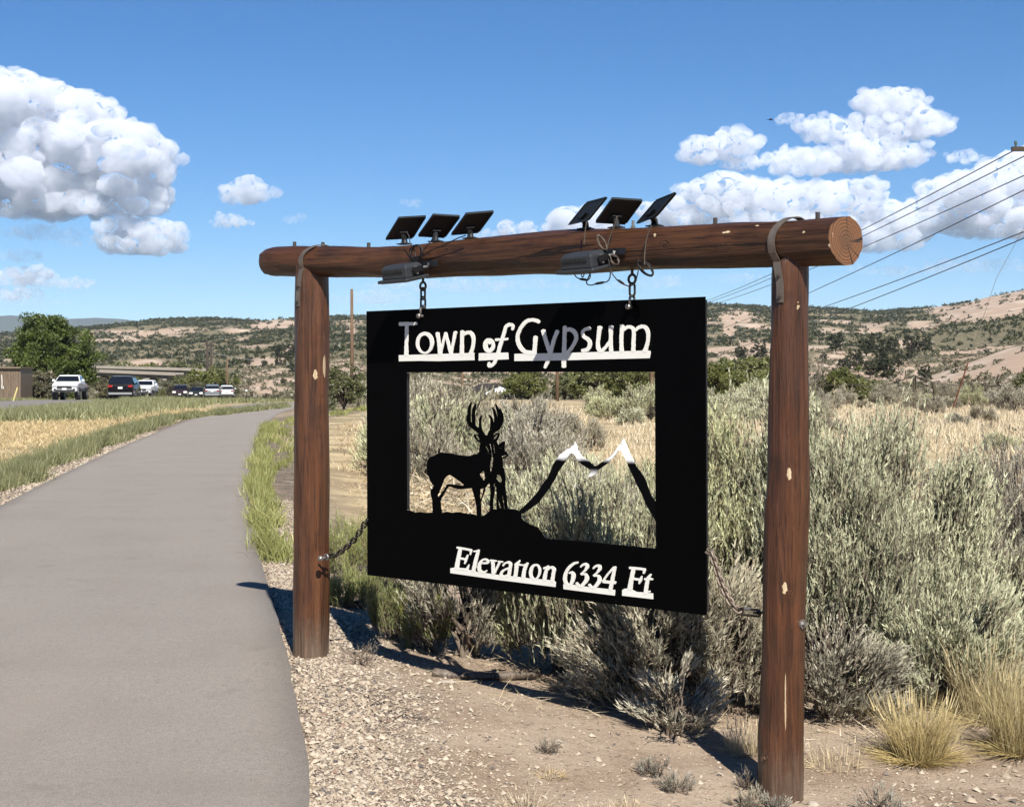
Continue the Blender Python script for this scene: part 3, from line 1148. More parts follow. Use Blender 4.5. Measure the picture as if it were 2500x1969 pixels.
# mountains
MTN = [(-330, 1240), (-305, 1185), (-150, 1035), (-60, 935), (0, 850), (50, 770), (120, 690), (160, 570), (185, 510), (250, 410), (270, 388), (290, 350), (315, 345), (340, 320), (365, 305), (400, 270), (415, 272), (445, 260), (460, 240), (480, 220), (495, 222),
       (505, 205), (515, 170), (530, 210), (550, 250), (548, 280), (553, 300), (575, 322), (580, 340), (600, 365), (622, 390), (650, 410), (720, 455), (760, 495), (800, 530), (840, 525), (900, 480),
       (960, 440), (1030, 400), (1080, 350), (1120, 290), (1160, 230), (1200, 180), (1235, 120), (1265, 190), (1300, 270), (1330, 350), (1370, 420), (1420, 530),
       (1490, 620), (1560, 730), (1600, 850), (1640, 960), (1745, 1110), (1745, 1400), (1680, 1290), (1620, 1190), (1570, 1100), (1500, 930), (1430, 800), (1370, 660),
       (1310, 540), (1270, 430), (1230, 370), (1200, 305), (1175, 300), (1150, 310), (1120, 360), (1070, 415), (1020, 470), (940, 530), (870, 580), (840, 630), (790, 670),
       (750, 685), (705, 695), (720, 665), (735, 640), (760, 610), (735, 588), (700, 560), (620, 510), (560, 455), (520, 380), (495, 352), (460, 340), (440, 345), (410, 390), (370, 460),
       (320, 530), (260, 620), (220, 710), (160, 810), (110, 890), (20, 1005), (-30, 1075), (-130, 1150), (-260, 1235)]
m, t, b = new_mat('snowcap_paint')
zz = t.add('ShaderNodeSeparateXYZ', i_0=t.pos()).outputs[2]
zt = uz(*TE(600, 395))[1]
zb = uz(*TE(600, 470))[1]
f = t.ss(t.m('ADD', zz, t.m('MULTIPLY', t.m('SUBTRACT', t.noise(t.pos(), 25, 3), .5), .012)), zb, zt)
f2 = t.ss(zz, uz(*TE(775, 560))[1], uz(*TE(775, 680))[1])
tip = SP(*TE(775, 650))
f2 = t.m('MULTIPLY', f2, t.ss(t.vm('DISTANCE', t.pos(), tuple(tip)), .075, .03))
wht = t.mix(t.ss(t.noise(t.pos(), 95, 2), .70, .74), (.86, .86, .85), (.25, .22, .2))
t.put(b, 'Base Color', t.mix(t.m('MAXIMUM', f, f2), (.0015, .0015, .002), wht))
b.inputs['Roughness'].default_value = .6
b.inputs['Specular IOR Level'].default_value = .06
mt = sheet('mountain_outline', [MTN], [], TE, -.0022, .0022, m, panel)
mt['label'] = 'twin mountain outline with white snowcapped peaks'

# buck and doe
BODY = [(1030, 640), (1022, 700), (1015, 760), (1000, 785), (930, 795), (890, 812), (820, 810), (720, 797), (640, 778), (520, 768), (470, 785), (430, 812), (385, 825), (350, 860), (333, 920),
        (335, 1000), (350, 1060), (375, 1130), (410, 1185), (425, 1200), (415, 1225), (390, 1250), (380, 1280), (388, 1330), (405, 1390), (408, 1470), (412, 1600), (535, 1600), (515, 1480), (508, 1400),
        (520, 1370), (560, 1300), (610, 1215), (640, 1212), (700, 1235), (770, 1248), (850, 1240), (920, 1232), (935, 1280), (960, 1370), (980, 1470), (988, 1640), (1035, 1640), (1040, 1480), (1032, 1420),
        (1060, 1340), (1085, 1280), (1092, 1230), (1120, 1190), (1150, 1160), (1165, 1290), (1155, 1400), (1155, 1540), (1190, 1540), (1197, 1380), (1215, 1290), (1215, 1210), (1235, 1205), (1245, 1300),
        (1240, 1400), (1245, 1540), (1385, 1540), (1375, 1400), (1360, 1290), (1350, 1180), (1355, 1100), (1340, 1010), (1320, 950), (1315, 850), (1350, 835), (1395, 815), (1380, 780), (1345, 740),
        (1340, 690), (1348, 640), (1340, 620), (1310, 635), (1260, 670), (1245, 640), (1230, 600), (1200, 600), (1190, 560), (1060, 560)]
DPOS = [BODY, [(1030, 560), (1075, 548), (1100, 540), (1130, 548), (1180, 545), (1200, 600), (1190, 650), (1030, 650)],
        [(1060, 560), (1040, 645), (1000, 625), (960, 583), (941, 545), (955, 530), (1000, 533), (1040, 555)],
        [(1180, 560), (1240, 513), (1273, 515), (1277, 550), (1252, 602), (1220, 645), (1190, 620)],
        stroke([(1060, 560, 60), (1030, 500, 60), (960, 450, 56), (890, 390, 50), (862, 320, 24), (852, 285, 8)]), stroke([(885, 395, 44), (880, 280, 40), (890, 180, 34), (912, 115, 12)]),
        stroke([(945, 420, 44), (938, 280, 38), (950, 190, 34), (970, 135, 14)]), stroke([(1035, 510, 44), (1025, 400, 26), (1030, 330, 24), (1045, 290, 10)]),
        stroke([(1150, 560, 64), (1185, 490, 70), (1250, 440, 70), (1295, 370, 60), (1310, 290, 36), (1285, 200, 12)]), stroke([(1280, 390, 54), (1275, 290, 40), (1255, 210, 30), (1228, 140, 12)]),
        stroke([(1225, 430, 54), (1230, 320, 36), (1210, 230, 28), (1185, 180, 12)]), stroke([(1178, 500, 48), (1180, 380, 34), (1165, 310, 24), (1138, 282, 10)])]
DNEG = [[(560, 1110), (580, 1085), (630, 1053), (720, 1115), (818, 1185), (800, 1200), (720, 1187), (600, 1178), (560, 1250), (505, 1320), (480, 1358), (468, 1325), (490, 1290), (520, 1210)],
        [(1020, 1050), (1070, 1000), (1085, 1030), (1095, 1100), (1075, 1145), (1055, 1110), (1030, 1080)], [(1028, 1245), (1075, 1235), (1055, 1320), (1030, 1400), (1022, 1330)],
        [(1148, 655), (1167, 655), (1182, 760), (1200, 860), (1187, 960), (1160, 1055), (1150, 950), (1163, 880), (1176, 820), (1160, 720)], [(1240, 1055), (1290, 1065), (1310, 1100), (1310, 1150), (1290, 1165), (1255, 1130), (1238, 1110)],
        [(1200, 1190), (1225, 1140), (1220, 1200), (1205, 1230)], [(1258, 1370), (1275, 1400), (1300, 1490), (1270, 1490)], [(1308, 1290), (1325, 1330), (1352, 1500), (1335, 1500)],
        [(1193, 640), (1207, 660), (1222, 770), (1210, 780), (1198, 700)], [(1308, 815), (1360, 795), (1370, 808), (1310, 835)], [(1282, 715), (1300, 700), (1305, 708), (1285, 725)],
        [(1096, 650), (1110, 690), (1136, 735), (1141, 780), (1120, 797), (1128, 770), (1123, 735), (1098, 700)],
        [(968, 550), (995, 548), (1020, 580), (1025, 615), (1000, 600), (975, 570)], [(1197, 590), (1225, 545), (1255, 530), (1258, 548), (1235, 580), (1200, 608)]]
dr = sheet('deer_silhouette', DPOS, DNEG, TF, -.0025, .0025, M_black, panel)
dr['label'] = 'black cut-out of a standing buck with antlers and a doe'

# lettering
n3 = [[(515, 285, 34), (570, 235, 46), (640, 230, 60), (655, 290, 70), (590, 380, 40), (520, 435, 34)], [(530, 440, 36), (620, 440, 50), (650, 530, 86), (600, 620, 76), (520, 690, 60), (450, 650, 50), (432, 615, 50)]]
GLYPHS = [
    (TA, 'T', [[(118, 140, 62), (260, 136, 58), (405, 133, 50)], [(240, 150, 60), (238, 330, 52), (232, 480, 52), (230, 660, 66)]], []),
    (TA, 'o', [('e', 538, 450, 148, 184)], [('e', 535, 465, 92, 138)]),
    (TA, 'w', [[(745, 285, 60), (765, 420, 52), (790, 650, 56)], [(790, 650, 50), (840, 440, 40), (885, 280, 40)], [(880, 290, 48), (925, 460, 48), (975, 650, 50)], [(970, 650, 48), (1005, 460, 40), (1045, 270, 60)]], []),
    (TA, 'n', [[(1160, 255, 66), (1152, 430, 55), (1148, 645, 70)], [(1160, 340, 30), (1230, 285, 56), (1300, 290, 62), (1340, 370, 58), (1338, 480, 54), (1320, 560, 54), (1290, 645, 70)]], []),
    (TA, 'bar', [('p', [(106, 652), (600, 640), (1358, 615), (1352, 660), (1358, 738), (760, 752), (440, 750), (106, 757)])], []),
    (TA, 'o', [('e', 1598, 495, 97, 122)], [('p', [(1575, 455), (1610, 480), (1645, 462), (1640, 510), (1600, 560), (1575, 520)])]),
    (TA, 'f', [[(1985, 235, 40), (1995, 170, 50), (1940, 150, 60), (1880, 190, 56), (1845, 300, 54), (1805, 430, 58), (1755, 600, 60), (1700, 760, 56), (1650, 820, 56), (1600, 830, 54), (1600, 775, 36)], [(1705, 400, 44), (1800, 395, 40), (1910, 388, 40)]], []),
    (TA, 'bar', [('p', [(1430, 622), (1915, 610), (1918, 722), (1430, 742)])], []),
    (TB, 'G', [[(475, 160, 44), (430, 135, 52), (360, 125, 50), (280, 150, 54), (210, 230, 54), (160, 340, 52), (160, 440, 54), (200, 530, 58), (260, 590, 60), (340, 605, 60), (400, 605, 50)], [(420, 370, 62), (412, 470, 56), (400, 620, 60)]], []),
    (TB, 'y', [[(530, 275, 62), (570, 420, 58), (635, 615, 60)], [(745, 280, 56), (690, 420, 52), (640, 600, 54), (600, 730, 50), (555, 830, 44)]], []),
    (TB, 'p', [[(850, 220, 56), (845, 400, 54), (840, 600, 62), (835, 760, 60), (835, 820, 58)], [(850, 285, 44), (920, 262, 56), (990, 300, 66), (1020, 380, 56), (990, 470, 52), (930, 560, 50), (880, 610, 50)]], []),
    (TB, 's', [[(1220, 250, 52), (1150, 262, 44), (1110, 310, 42), (1130, 370, 46), (1190, 410, 56), (1220, 470, 56), (1190, 550, 58), (1100, 580, 50)]], []),
    (TB, 'u', [[(1365, 225, 66), (1348, 340, 52), (1335, 480, 52), (1350, 560, 54), (1390, 580, 50), (1450, 525, 46), (1520, 430, 46)], [(1530, 215, 66), (1525, 340, 52), (1525, 480, 52), (1530, 595, 56)]], []),
    (TB, 'm', [[(1695, 205, 60), (1682, 330, 52), (1680, 470, 50), (1685, 590, 58)], [(1690, 300, 30), (1760, 235, 48), (1820, 230, 50), (1860, 280, 50), (1860, 440, 52), (1855, 590, 54)], [(1865, 300, 36), (1940, 235, 50), (2020, 225, 56), (2070, 300, 54), (2072, 420, 50), (2050, 520, 52), (2025, 590, 70)]], []),
    (TB, 'bar', [('p', [(108, 625), (500, 616), (900, 605), (1500, 588), (2060, 572), (2100, 578), (2108, 610), (2095, 688), (1300, 705), (860, 715), (108, 728)])], []),
    (TC, 'E', [[(270, 140, 64), (235, 300, 66), (200, 500, 80)], [(205, 115, 34), (330, 135, 36), (470, 165, 40)], [(470, 165, 40), (452, 248, 22)], [(240, 305, 40), (380, 330, 36)], [(405, 250, 22), (375, 330, 42), (352, 410, 26)], [(200, 500, 40), (390, 515, 44)], [(428, 425, 16), (385, 525, 56)]], []),
    (TC, 'l', [[(600, 160, 46), (555, 330, 62), (508, 550, 66)], [(515, 185, 30), (595, 175, 34)]], []),
    (TC, 'e', [[(650, 400, 26), (765, 392, 44), (760, 345, 40), (700, 330, 34), (640, 380, 50), (612, 460, 60), (625, 540, 60), (690, 570, 50), (755, 535, 22)]], []),
    (TC, 'v', [[(860, 350, 60), (865, 450, 56), (872, 600, 60)], [(990, 380, 36), (930, 500, 38), (880, 600, 44)], [(812, 346, 30), (922, 362, 30)], [(955, 366, 28), (1045, 380, 28)]], []),
    (TC, 'a', [[(1045, 445, 34), (1090, 400, 30), (1150, 385, 46), (1185, 420, 56), (1170, 520, 56), (1150, 650, 60)], [(1150, 490, 30), (1060, 530, 40), (1012, 600, 50), (1050, 645, 50), (1130, 620, 30)]], []),
    (TC, 't', [[(1355, 350, 24), (1300, 430, 66), (1290, 520, 62), (1270, 650, 64)], [(1262, 420, 34), (1390, 432, 34)]], []),
    (TC, 'i', [[(1495, 395, 36), (1455, 480, 62), (1430, 560, 60), (1418, 665, 64)], [(1405, 440, 28), (1480, 420, 40)]], []),
    (TC, 'o', [('e', 1632, 560, 108, 150, .14)], [('e', 1640, 562, 56, 114, .14)]),
    (TC, 'n', [[(1875, 448, 34), (1830, 560, 58), (1800, 715, 66)], [(1788, 495, 34), (1870, 465, 40)], [(1850, 530, 36), (1920, 475, 44), (1978, 510, 62), (1965, 600, 58), (1945, 735, 70)]], []),
    (TC, 'bar', [('p', [(85, 490), (150, 480), (250, 490), (440, 525), (600, 565), (840, 600), (1000, 622), (1240, 640), (1500, 672), (1780, 700), (1970, 715), (2008, 745), (2002, 832), (1000, 708), (85, 578)])], []),
    (TD, '6', [[(462, 190, 36), (390, 205, 52), (300, 270, 62), (220, 380, 68), (185, 500, 76), (195, 600, 72), (250, 670, 50)], [(270, 415, 30), (330, 400, 56), (365, 460, 84), (350, 560, 80), (300, 660, 56), (240, 670, 50)]], []),
    (TD, '3', n3, []),
    (TD, '3', [[(x + 268, y + 32, w) for x, y, w in s_] for s_ in n3], []),
    (TD, '4', [[(1245, 280, 60), (1200, 500, 72), (1148, 770, 76)], [(1230, 285, 44), (1100, 430, 44), (990, 585, 44)], [(990, 588, 62), (1110, 605, 60), (1255, 618, 62)]], []),
    (TD, 'bar', [('p', [(150, 645), (400, 665), (590, 695), (860, 725), (1100, 750), (1245, 770), (1240, 890), (155, 752)])], []),
    (TD, 'F', [[(1640, 320, 80), (1600, 500, 84), (1558, 760, 100)], [(1550, 300, 50), (1700, 315, 52), (1885, 335, 50)], [(1875, 340, 56), (1852, 418, 48)], [(1620, 530, 50), (1780, 555, 40)], [(1812, 475, 20), (1785, 560, 60), (1758, 640, 28)]], []),
    (TD, 't', [[(2003, 440, 34), (1950, 520, 70), (1920, 640, 74), (1890, 850, 76)], [(1868, 540, 44), (1960, 535, 50), (2045, 545, 34)], [(1900, 812, 40), (1988, 800, 38)]], []),
    (TD, 'bar', [('p', [(1395, 770), (1440, 745), (1500, 738), (1620, 768), (1700, 812), (1850, 822), (2050, 845), (2052, 965), (1395, 890)])], []),
]
rj = random.Random(5)


def rough(poly, a):
    return [(x + rj.uniform(-a, a), y + rj.uniform(-a, a)) for x, y in poly]


for (tr, ch_, pos, neg) in GLYPHS:
    def shp(s_):
        if s_[0] == 'e':
            return ell(*s_[1:])
        if s_[0] == 'p':
            return list(s_[1])
        return stroke(s_)
    nm_ = 'underline' if ch_ == 'bar' else 'letter'
    w1 = .0062 if ch_ == 'bar' else .0070
    o = sheet(nm_, [rough(shp(s_), 3) for s_ in pos], [rough(shp(s_), 2) for s_ in neg], tr, .0034, w1, M_white, panel)
    if nm_ == 'letter' and not ch_.isdigit():
        o['label'] = 'white letter ' + ch_
    elif nm_ == 'letter':
        o['name_note'] = ''
        o['label'] = 'white digit ' + ch_
        del o['name_note']


# ------------------------------------------------------------------ chains
def link_mesh(L, Wd, r, sides=7, n=8):
    """one stadium shaped chain link along local Z"""
    pts = []
    h = L / 2 - Wd / 2
    for k in range(n + 1):
        a = math.pi * k / n
        pts.append(Vector((Wd / 2 * math.cos(a), 0, h + Wd / 2 * math.sin(a))))
    for k in range(n + 1):
        a = math.pi + math.pi * k / n
        pts.append(Vector((Wd / 2 * math.cos(a), 0, -h + Wd / 2 * math.sin(a))))
    pts.append(pts[0])
    mb = MB()
    mb.tube(pts, r, sides, False)
    return mb.mesh('link', True)


def chain(root, pts, L, Wd, r, mat, name='link'):
    me = link_mesh(L, Wd, r)
    me.materials.append(mat)
    p = crom([tuple(q) for q in pts], 24) if len(pts) > 2 else np.array([tuple(pts[0]), tuple(pts[1])])
    seg = np.concatenate([[0], np.cumsum(np.linalg.norm(np.diff(p, axis=0), axis=1))])
    pitch = L - 2.4 * r
    cnt = max(1, int(round(seg[-1] / pitch)))
    for k in range(cnt):
        s0 = (k + .5) * seg[-1] / cnt
        c = Vector([float(np.interp(s0, seg, p[:, i_])) for i_ in range(3)])
        c2 = Vector([float(np.interp(s0 + .01, seg, p[:, i_])) for i_ in range(3)])
        c1 = Vector([float(np.interp(s0 - .01, seg, p[:, i_])) for i_ in range(3)])
        q = (c2 - c1).to_track_quat('Z', 'Y').to_matrix().to_4x4()
        mw = Matrix.Translation(c) @ q @ Matrix.Rotation(R_(45 + 90 * (k % 2)), 4, 'Z')
        o = bpy.data.objects.new(name, me)
        col.objects.link(o)
        o.parent = root
        o.matrix_parent_inverse = Matrix.Translation(root.location).inverted()
        o.matrix_basis = mw


def hang(px, py_beam, py_top, lab, wob2):
    u, zt, d = uz(px, py_top)
    zb_ = float(np.interp(u, bu, bz)) - float(np.interp(u, bu, br))
    root = thing('hanging_chain', lab, 'chain', S(u, zt), 'short chains holding up the sign')
    e_ = MB()
    e_.tube([S(u, zb_ + .02), S(u, zb_ - .016)], .006, 8)
    ring = [S(u + .017 * math.sin(a), zb_ - .034 + .018 * math.cos(a)) for a in np.linspace(0, 2 * math.pi, 17)]
    e_.tube(ring, .0055, 7, False)
    e_.build('eye_bolt', M_chain, root, True)
    chain(root, [S(u, zb_ - .047, .0), S(u, zt + .012, .0)], .052, .026, .0048, M_chain)
    # shackle through the plate
    sh = MB()
    zc_ = zt - .004
    arc = [S(u, zc_ - .022, .016)] + [S(u, zc_ + .006 + .016 * math.sin(a), .016 * math.cos(a)) for a in np.linspace(0, math.pi, 10)] + [S(u, zc_ - .022, -.016)]
    sh.tube(arc, .0055, 8)
    s_ = sh.build('shackle', M_galv, root, True)
    pn = MB()
    pn.tube([S(u, zc_ - .024, -.024), S(u, zc_ - .024, .03)], .0065, 8)
    pn.tube([S(u, zc_ - .024, .022), S(u, zc_ - .024, .034)], .011, 10)
    pn.build('shackle_pin', M_galv, s_, True)


hang(896, 590, 656, 'short chain from an eye bolt above the letter T of the sign', 0)
hang(1339, 571, 635, 'short chain from an eye bolt above the letter m of the sign', 0)

M_sway = mat_plain('tan_rusty_chain', (.30, .235, .18), .55, .5, .4, .25, 60)
u0, z0, d0 = uz(688, 1182, .03)
root = thing('sway_chain', 'slack dark chain from the far post to the sign edge', 'chain', S(u0, z0, .05))
cpts = [SP(694, 1178, .03), SP(716, 1172, .02), SP(745, 1148, .01), SP(765, 1121, .0), SP(779, 1098, -.004)]
chain(root, cpts, .034, .021, .0042, M_chain)
eb = MB()
zs, us, rs = profL
zz_ = uz(680, 1182, .07)[1]
uu_ = uz(679, 1182, .075)[0]
eb.tube([SP(676, 1182, .045), SP(690, 1180, .045)], .0045, 8)
eb.tube([SP(679, 1182, .074) + Vector((0, 0, 0)), SP(679, 1182, .084)], .013, 12)
eb.tube([SP(679, 1182, .078), SP(691, 1180, .05)], .005, 8)
ringp = [SP(691, 1179, .045) + SE * (.013 * math.cos(a)) + Vector((0, 0, .013 * math.sin(a))) for a in np.linspace(0, 2 * math.pi, 15)]
eb.tube(ringp, .004, 7, False)
eb.build('eye_bolt', M_galv, root, True)

root = thing('sway_chain', 'slack tan rusty chain with a quick link from the sign to the near post', 'chain', SP(1590, 1298, 0))
chain(root, [SP(1499, 1166, -.006), SP(1507, 1172, .0), SP(1517, 1200, .0), SP(1530, 1238, .0), SP(1548, 1275, .0), SP(1566, 1294, 0)], .034, .021, .0052, M_sway)
ql = MB()
c0 = SP(1588, 1296, 0)
lp = []
for k in range(25):
    a = 2 * math.pi * k / 24
    lp.append(c0 + SE * ((.034 * (1 if math.cos(a) > 0 else -1) + .012 * math.cos(a))) + Vector((0, 0, .012 * math.sin(a))))
ql.tube(lp, .0045, 8, False)
ql.build('quick_link', M_chain, root, True)
nb = MB()
nb.tube([c0 + Vector((0, 0, .012)) - SE * .022, c0 + Vector((0, 0, .012)) + SE * .004], .0075, 6)
nb.build('link_nut', M_galv, root)
eb = MB()
eb.tube([SP(1606, 1297, 0), SP(1626, 1297, 0)], .005, 8)
ringp = [SP(1603, 1297, 0) + SE * (.012 * math.cos(a)) + SN * (.012 * math.sin(a)) for a in np.linspace(0, 2 * math.pi, 15)]
eb.tube(ringp, .0042, 7, False)
eb.build('eye_bolt', M_chain, root, True)

# ------------------------------------------------------------------ solar panels on the beam
m, t, b = new_mat('black_plastic')
t.put(b, 'Base Color', t.mix(t.noise(t.coord(), 40, 3), (.006, .006, .007), (.016, .016, .018)))
b.inputs['Roughness'].default_value = .42
M_plast = m
M_cell = mat_plain('solar_cell_glass', (.012, .016, .03), .15, 0, .6, .3, 50)
M_rim = mat_plain('dark_rim_plastic', (.035, .045, .045), .35, 0, .5, .2, 30)


def Z1(x, y):
    return zoomtr(620, 440, .2766)(x, y)


def Z2(x, y):
    return zoomtr(1220, 440, .2305)(x, y)


SOL = [([Z1(1278, 325), Z1(1517, 313), Z1(1405, 500), Z1(1158, 514)], Z1(1328, 540), .07, .0, 'solar panel nearest the far post, wired to the left floodlight'),
       ([Z1(1585, 298), Z1(1813, 312), Z1(1690, 496), Z1(1442, 482)], Z1(1602, 535), .07, .02, 'solar panel in the middle of the trio above the left floodlight'),
       ([Z1(1872, 288), Z1(2115, 270), Z1(1985, 450), Z1(1738, 472)], Z1(1910, 510), .07, .0, 'solar panel of the left trio farthest from the far post'),
       ([Z2(940, 235), Z2(1132, 178), Z2(948, 425), Z2(732, 472)], Z2(910, 500), .07, -.10, 'turned solar panel directly above the right floodlight'),
       ([Z2(1192, 185), Z2(1510, 205), Z2(1332, 452), Z2(1012, 432)], Z2(1235, 495), .07, .02, 'square-on solar panel in the middle of the trio above the right floodlight'),
       ([Z2(1682, 215), Z2(1858, 130), Z2(1668, 385), Z2(1448, 458)], Z2(1640, 480), .07, -.10, 'steeply turned solar panel above the letter m')]
for (cr, base, lean, skew, lab) in SOL:
    ub_, _, db = uz(base[0], base[1])
    zb_ = float(np.interp(ub_, bu, bz)) + float(np.interp(ub_, bu, br))
    root = thing('solar_panel', lab, 'solar panel', S(ub_, zb_), 'small solar panels on the crossbeam')
    cd = S(ub_, 0).y
    TLp, TRp, BRp, BLp = (P(cr[0][0], cr[0][1], cd - lean), P(cr[1][0], cr[1][1], cd - lean + skew), P(cr[2][0], cr[2][1], cd + .02 + skew), P(cr[3][0], cr[3][1], cd + .02))
    cen = (TLp + TRp + BRp + BLp) / 4
    ax = ((TRp + BRp) - (TLp + BLp)) / 4
    ay = ((TLp + TRp) - (BLp + BRp)) / 4
    nrm = ax.cross(ay).normalized()
    if nrm.y > 0:
        nrm = -nrm           # towards the camera: the underside
    mb = MB()
    mb.box(cen, ax, ay, nrm * .006)
    body = mb.build('panel_body', M_plast, root)
    bmod = body.modifiers.new('bevel', 'BEVEL')
    bmod.width = .003
    bmod.segments = 2
    mb = MB()
    for (a_, h_) in ((ay, ax), (-ay, ax)):
        mb.box(cen + a_ * .985 + nrm * .0062, h_ * .97, a_.normalized() * .0035, nrm * .0025)
    for (a_, h_) in ((ax, ay), (-ax, ay)):
        mb.box(cen + a_ * .975 + nrm * .0062, h_ * .90, a_.normalized() * .0035, nrm * .0025)
    mb.build('rim', M_rim, body)
    mb = MB()
    mb.box(cen - nrm * .0072, ax * .9, ay * .9, nrm * .0008)
    mb.build('solar_cell', M_cell, body)
    foot = S(ub_, zb_ + .004)
    mid = cen - ay * .45 + nrm * .008
    neck = MB()
    neck.tube([foot, foot + Vector((0, 0, .02)), mid], [.016, .013, .012], 10)
    neck.box(mid, ax.normalized() * .018, ay.normalized() * .014, nrm * .010)
    neck.build('neck', M_plast, root, False)
    bs = MB()
    bs.box(foot, SE * .030, SN * .020, Vector((0, 0, .0025)))
    bs.build('base_plate', M_plast, root)
    for k in (-1, 1):
        sc = MB()
        sc.tube([foot + SE * .024 * k, foot + SE * .024 * k + Vector((0, 0, .006))], .004, 8)
        sc.build('screw', M_galv, root)

# ------------------------------------------------------------------ floodlights
M_lamp = mat_plain('slate_grey_lamp_paint', (.052, .058, .066), .45, .25, .5, .2, 30)
M_lens = mat_plain('lamp_lens', (.35, .36, .36), .15, 0, .5, .1, 20)


def floodlight(px, py, sc_, lab):
    """box housing pointed down at the sign; (px, py) is the middle of the ribbed back"""
    u, z, d = uz(px, py, .20)
    root = thing('floodlight', lab, 'floodlight', S(u, z, .2), 'floodlights on the crossbeam')
    tl = R_(12)
    e = SE * math.cos(R_(4)) + Vector((0, 0, .02))
    n = SN * math.cos(tl) - Vector((0, 0, math.sin(tl)))
    e = e.normalized()
    n = n.normalized()
    up = e.cross(n).normalized()
    if up.z < 0:
        up = -up
    c = S(u, z, .16)
    hw, hd, hh = .074 * sc_, .056 * sc_, .030 * sc_
    mb = MB()
    vs_ = []
    for (zz2, k, kd) in ((-1, 1.0, 1.0), (.55, 1.0, .97), (1, .84, .72)):
        for (a, b_) in ((-1, -1), (1, -1), (1, 1), (-1, 1)):
            vs_.append(c + e * hw * a * k + n * hd * b_ * kd + up * hh * zz2)
    fs_ = [(3, 2, 1, 0), (8, 9, 10, 11)]
    for l in (0, 4):
        fs_ += [(l + k, l + (k + 1) % 4, l + 4 + (k + 1) % 4, l + 4 + k) for k in range(4)]
    mb.add(vs_, fs_)
    h = mb.build('housing', M_lamp, root)
    bm_ = h.modifiers.new('bevel', 'BEVEL')
    bm_.width = .004
    bm_.segments = 2
    fl = MB()
    fl.box(c - up * (hh + .007), e * hw * 1.22, n * hd * 1.3, up * .007)
    f = fl.build('lens_frame', M_lamp, root)
    bm_ = f.modifiers.new('bevel', 'BEVEL')
    bm_.width = .003
    ln = MB()
    ln.box(c - up * (hh + .0155), e * hw * 1.05, n * hd * 1.1, up * .0012)
    ln.build('lens', M_lens, f)
    for k in range(13):
        rb = MB()
        a = -1 + 2 * (k + .5) / 13
        rb.box(c + n * (hd * 1.0) + e * hw * a * .8 + up * hh * .28, e * hw * .028, n * .005, up * hh * .28)
        rb.build('cooling_fin', M_lamp, h)
    for (dz2, r2) in ((.25, .008), (-.45, .0085)):
        kb = MB()
        q = c + e * (hw + .001) + up * hh * dz2 - n * .006
        kb.tube([q, q + e * .011], r2, 12)
        kb.build('knob', M_galv, root)
    ar = MB()
    q = c + e * (hw + .012)
    bq = beam_front(px + 45, py - 5)
    tgt = S(u + .10, z + .03, .095)
    ar.box(q - n * .03, e * .003, n * .05, up * .012)
    ar.tube([q - n * .045, q - n * .06 + e * .012, tgt], .010, 6)
    ar.box(tgt - SN * .006, SE * .05, SN * .004, Vector((0, 0, .013)))
    ar.build('bracket', M_plast, root)
    return c, e, n, up, hw, hd, hh


lampA = floodlight(838, 572, 1.0, 'grey floodlight on the crossbeam near the far post')
lampB = floodlight(1224, 548, 1.02, 'grey floodlight on the crossbeam between the two trios of solar panels')

# ------------------------------------------------------------------ cables
M_cable = mat_plain('dark_cable', (.018, .014, .012), .5, 0, .4, .3, 60)
M_cable2 = mat_plain('brown_dusty_cable', (.13, .10, .075), .6, 0, .4, .3, 60)


def cable(pxs, w, r, mat, lab, group='cables on the crossbeam', name='cable', n=8):
    pts = []
    for q in pxs:
        ww = q[2] if len(q) > 2 else w
        pts.append(tuple(SP(q[0], q[1], ww)))
    mb = MB()
    cp = crom(pts, n)
    mb.tube([Vector(p) for p in cp], r, 6)
    o = mb.build(name, mat, None, True)
    return tag(o, lab, 'cable', group)


def loops(cx_, cy_, rx, ry, n, w, rot=0.0, seed=0):
    rr2 = random.Random(seed)
    out = []
    for k in range(n * 10 + 1):
        a = 2 * math.pi * k / 10
        j = 1 + .25 * math.sin(k * .73 + seed)
        x, y = rx * math.cos(a) * j, ry * math.sin(a) * (1 + .1 * math.cos(k * .37))
        out.append((cx_ + x * math.cos(rot) - y * math.sin(rot), cy_ + x * math.sin(rot) + y * math.cos(rot), w + .006 * math.sin(k * .9)))
    return out


def zz1(l, w=.1):
    return [(*Z1(x, y), w) for x, y in l]


def zz2_(l, w=.1):
    return [(*Z2(x, y), w) for x, y in l]


cable(zz1([(1345, 450), (1370, 500), (1380, 560), (1410, 610), (1430, 680)], .105), .1, .0022, M_cable, 'cable from the first solar panel to the bundle over the left floodlight')
cable(zz1([(1590, 480), (1560, 540), (1500, 610), (1470, 680)], .105), .1, .0022, M_cable, 'cable from the middle solar panel of the left trio')
cable(zz1([(1870, 485), (1790, 515), (1700, 560), (1560, 620), (1490, 660), (1465, 700)], .105), .1, .0026, M_cable, 'cable drooping across the beam from the third solar panel')
cable([(x, y, w) for x, y, w in loops(*Z1(1432, 640), 12, 16, 4, .115, .2, 1)], .11, .0022, M_cable, 'coiled dark cable bundle over the left floodlight', name='cable_coil')
cable(zz2_([(920, 440), (905, 540), (892, 690)], .115), .1, .0024, M_cable2, 'straight brown cable behind the right floodlight')
cable(zz2_([(1245, 380), (1215, 480), (1180, 570), (1152, 660), (1130, 760)], .115), .1, .0024, M_cable2, 'brown cable from the square-on solar panel')
cable(zz2_([(1610, 480), (1570, 570), (1545, 680), (1535, 800), (1533, 900)], .115), .1, .0024, M_cable2, 'brown cable hanging from the steeply turned solar panel')
cable([(x, y, w) for x, y, w in loops(*Z2(1085, 660), 6, 17, 4, .125, -.5, 3)], .12, .0022, M_cable2, 'coiled brown cable beside the right floodlight', name='cable_coil')
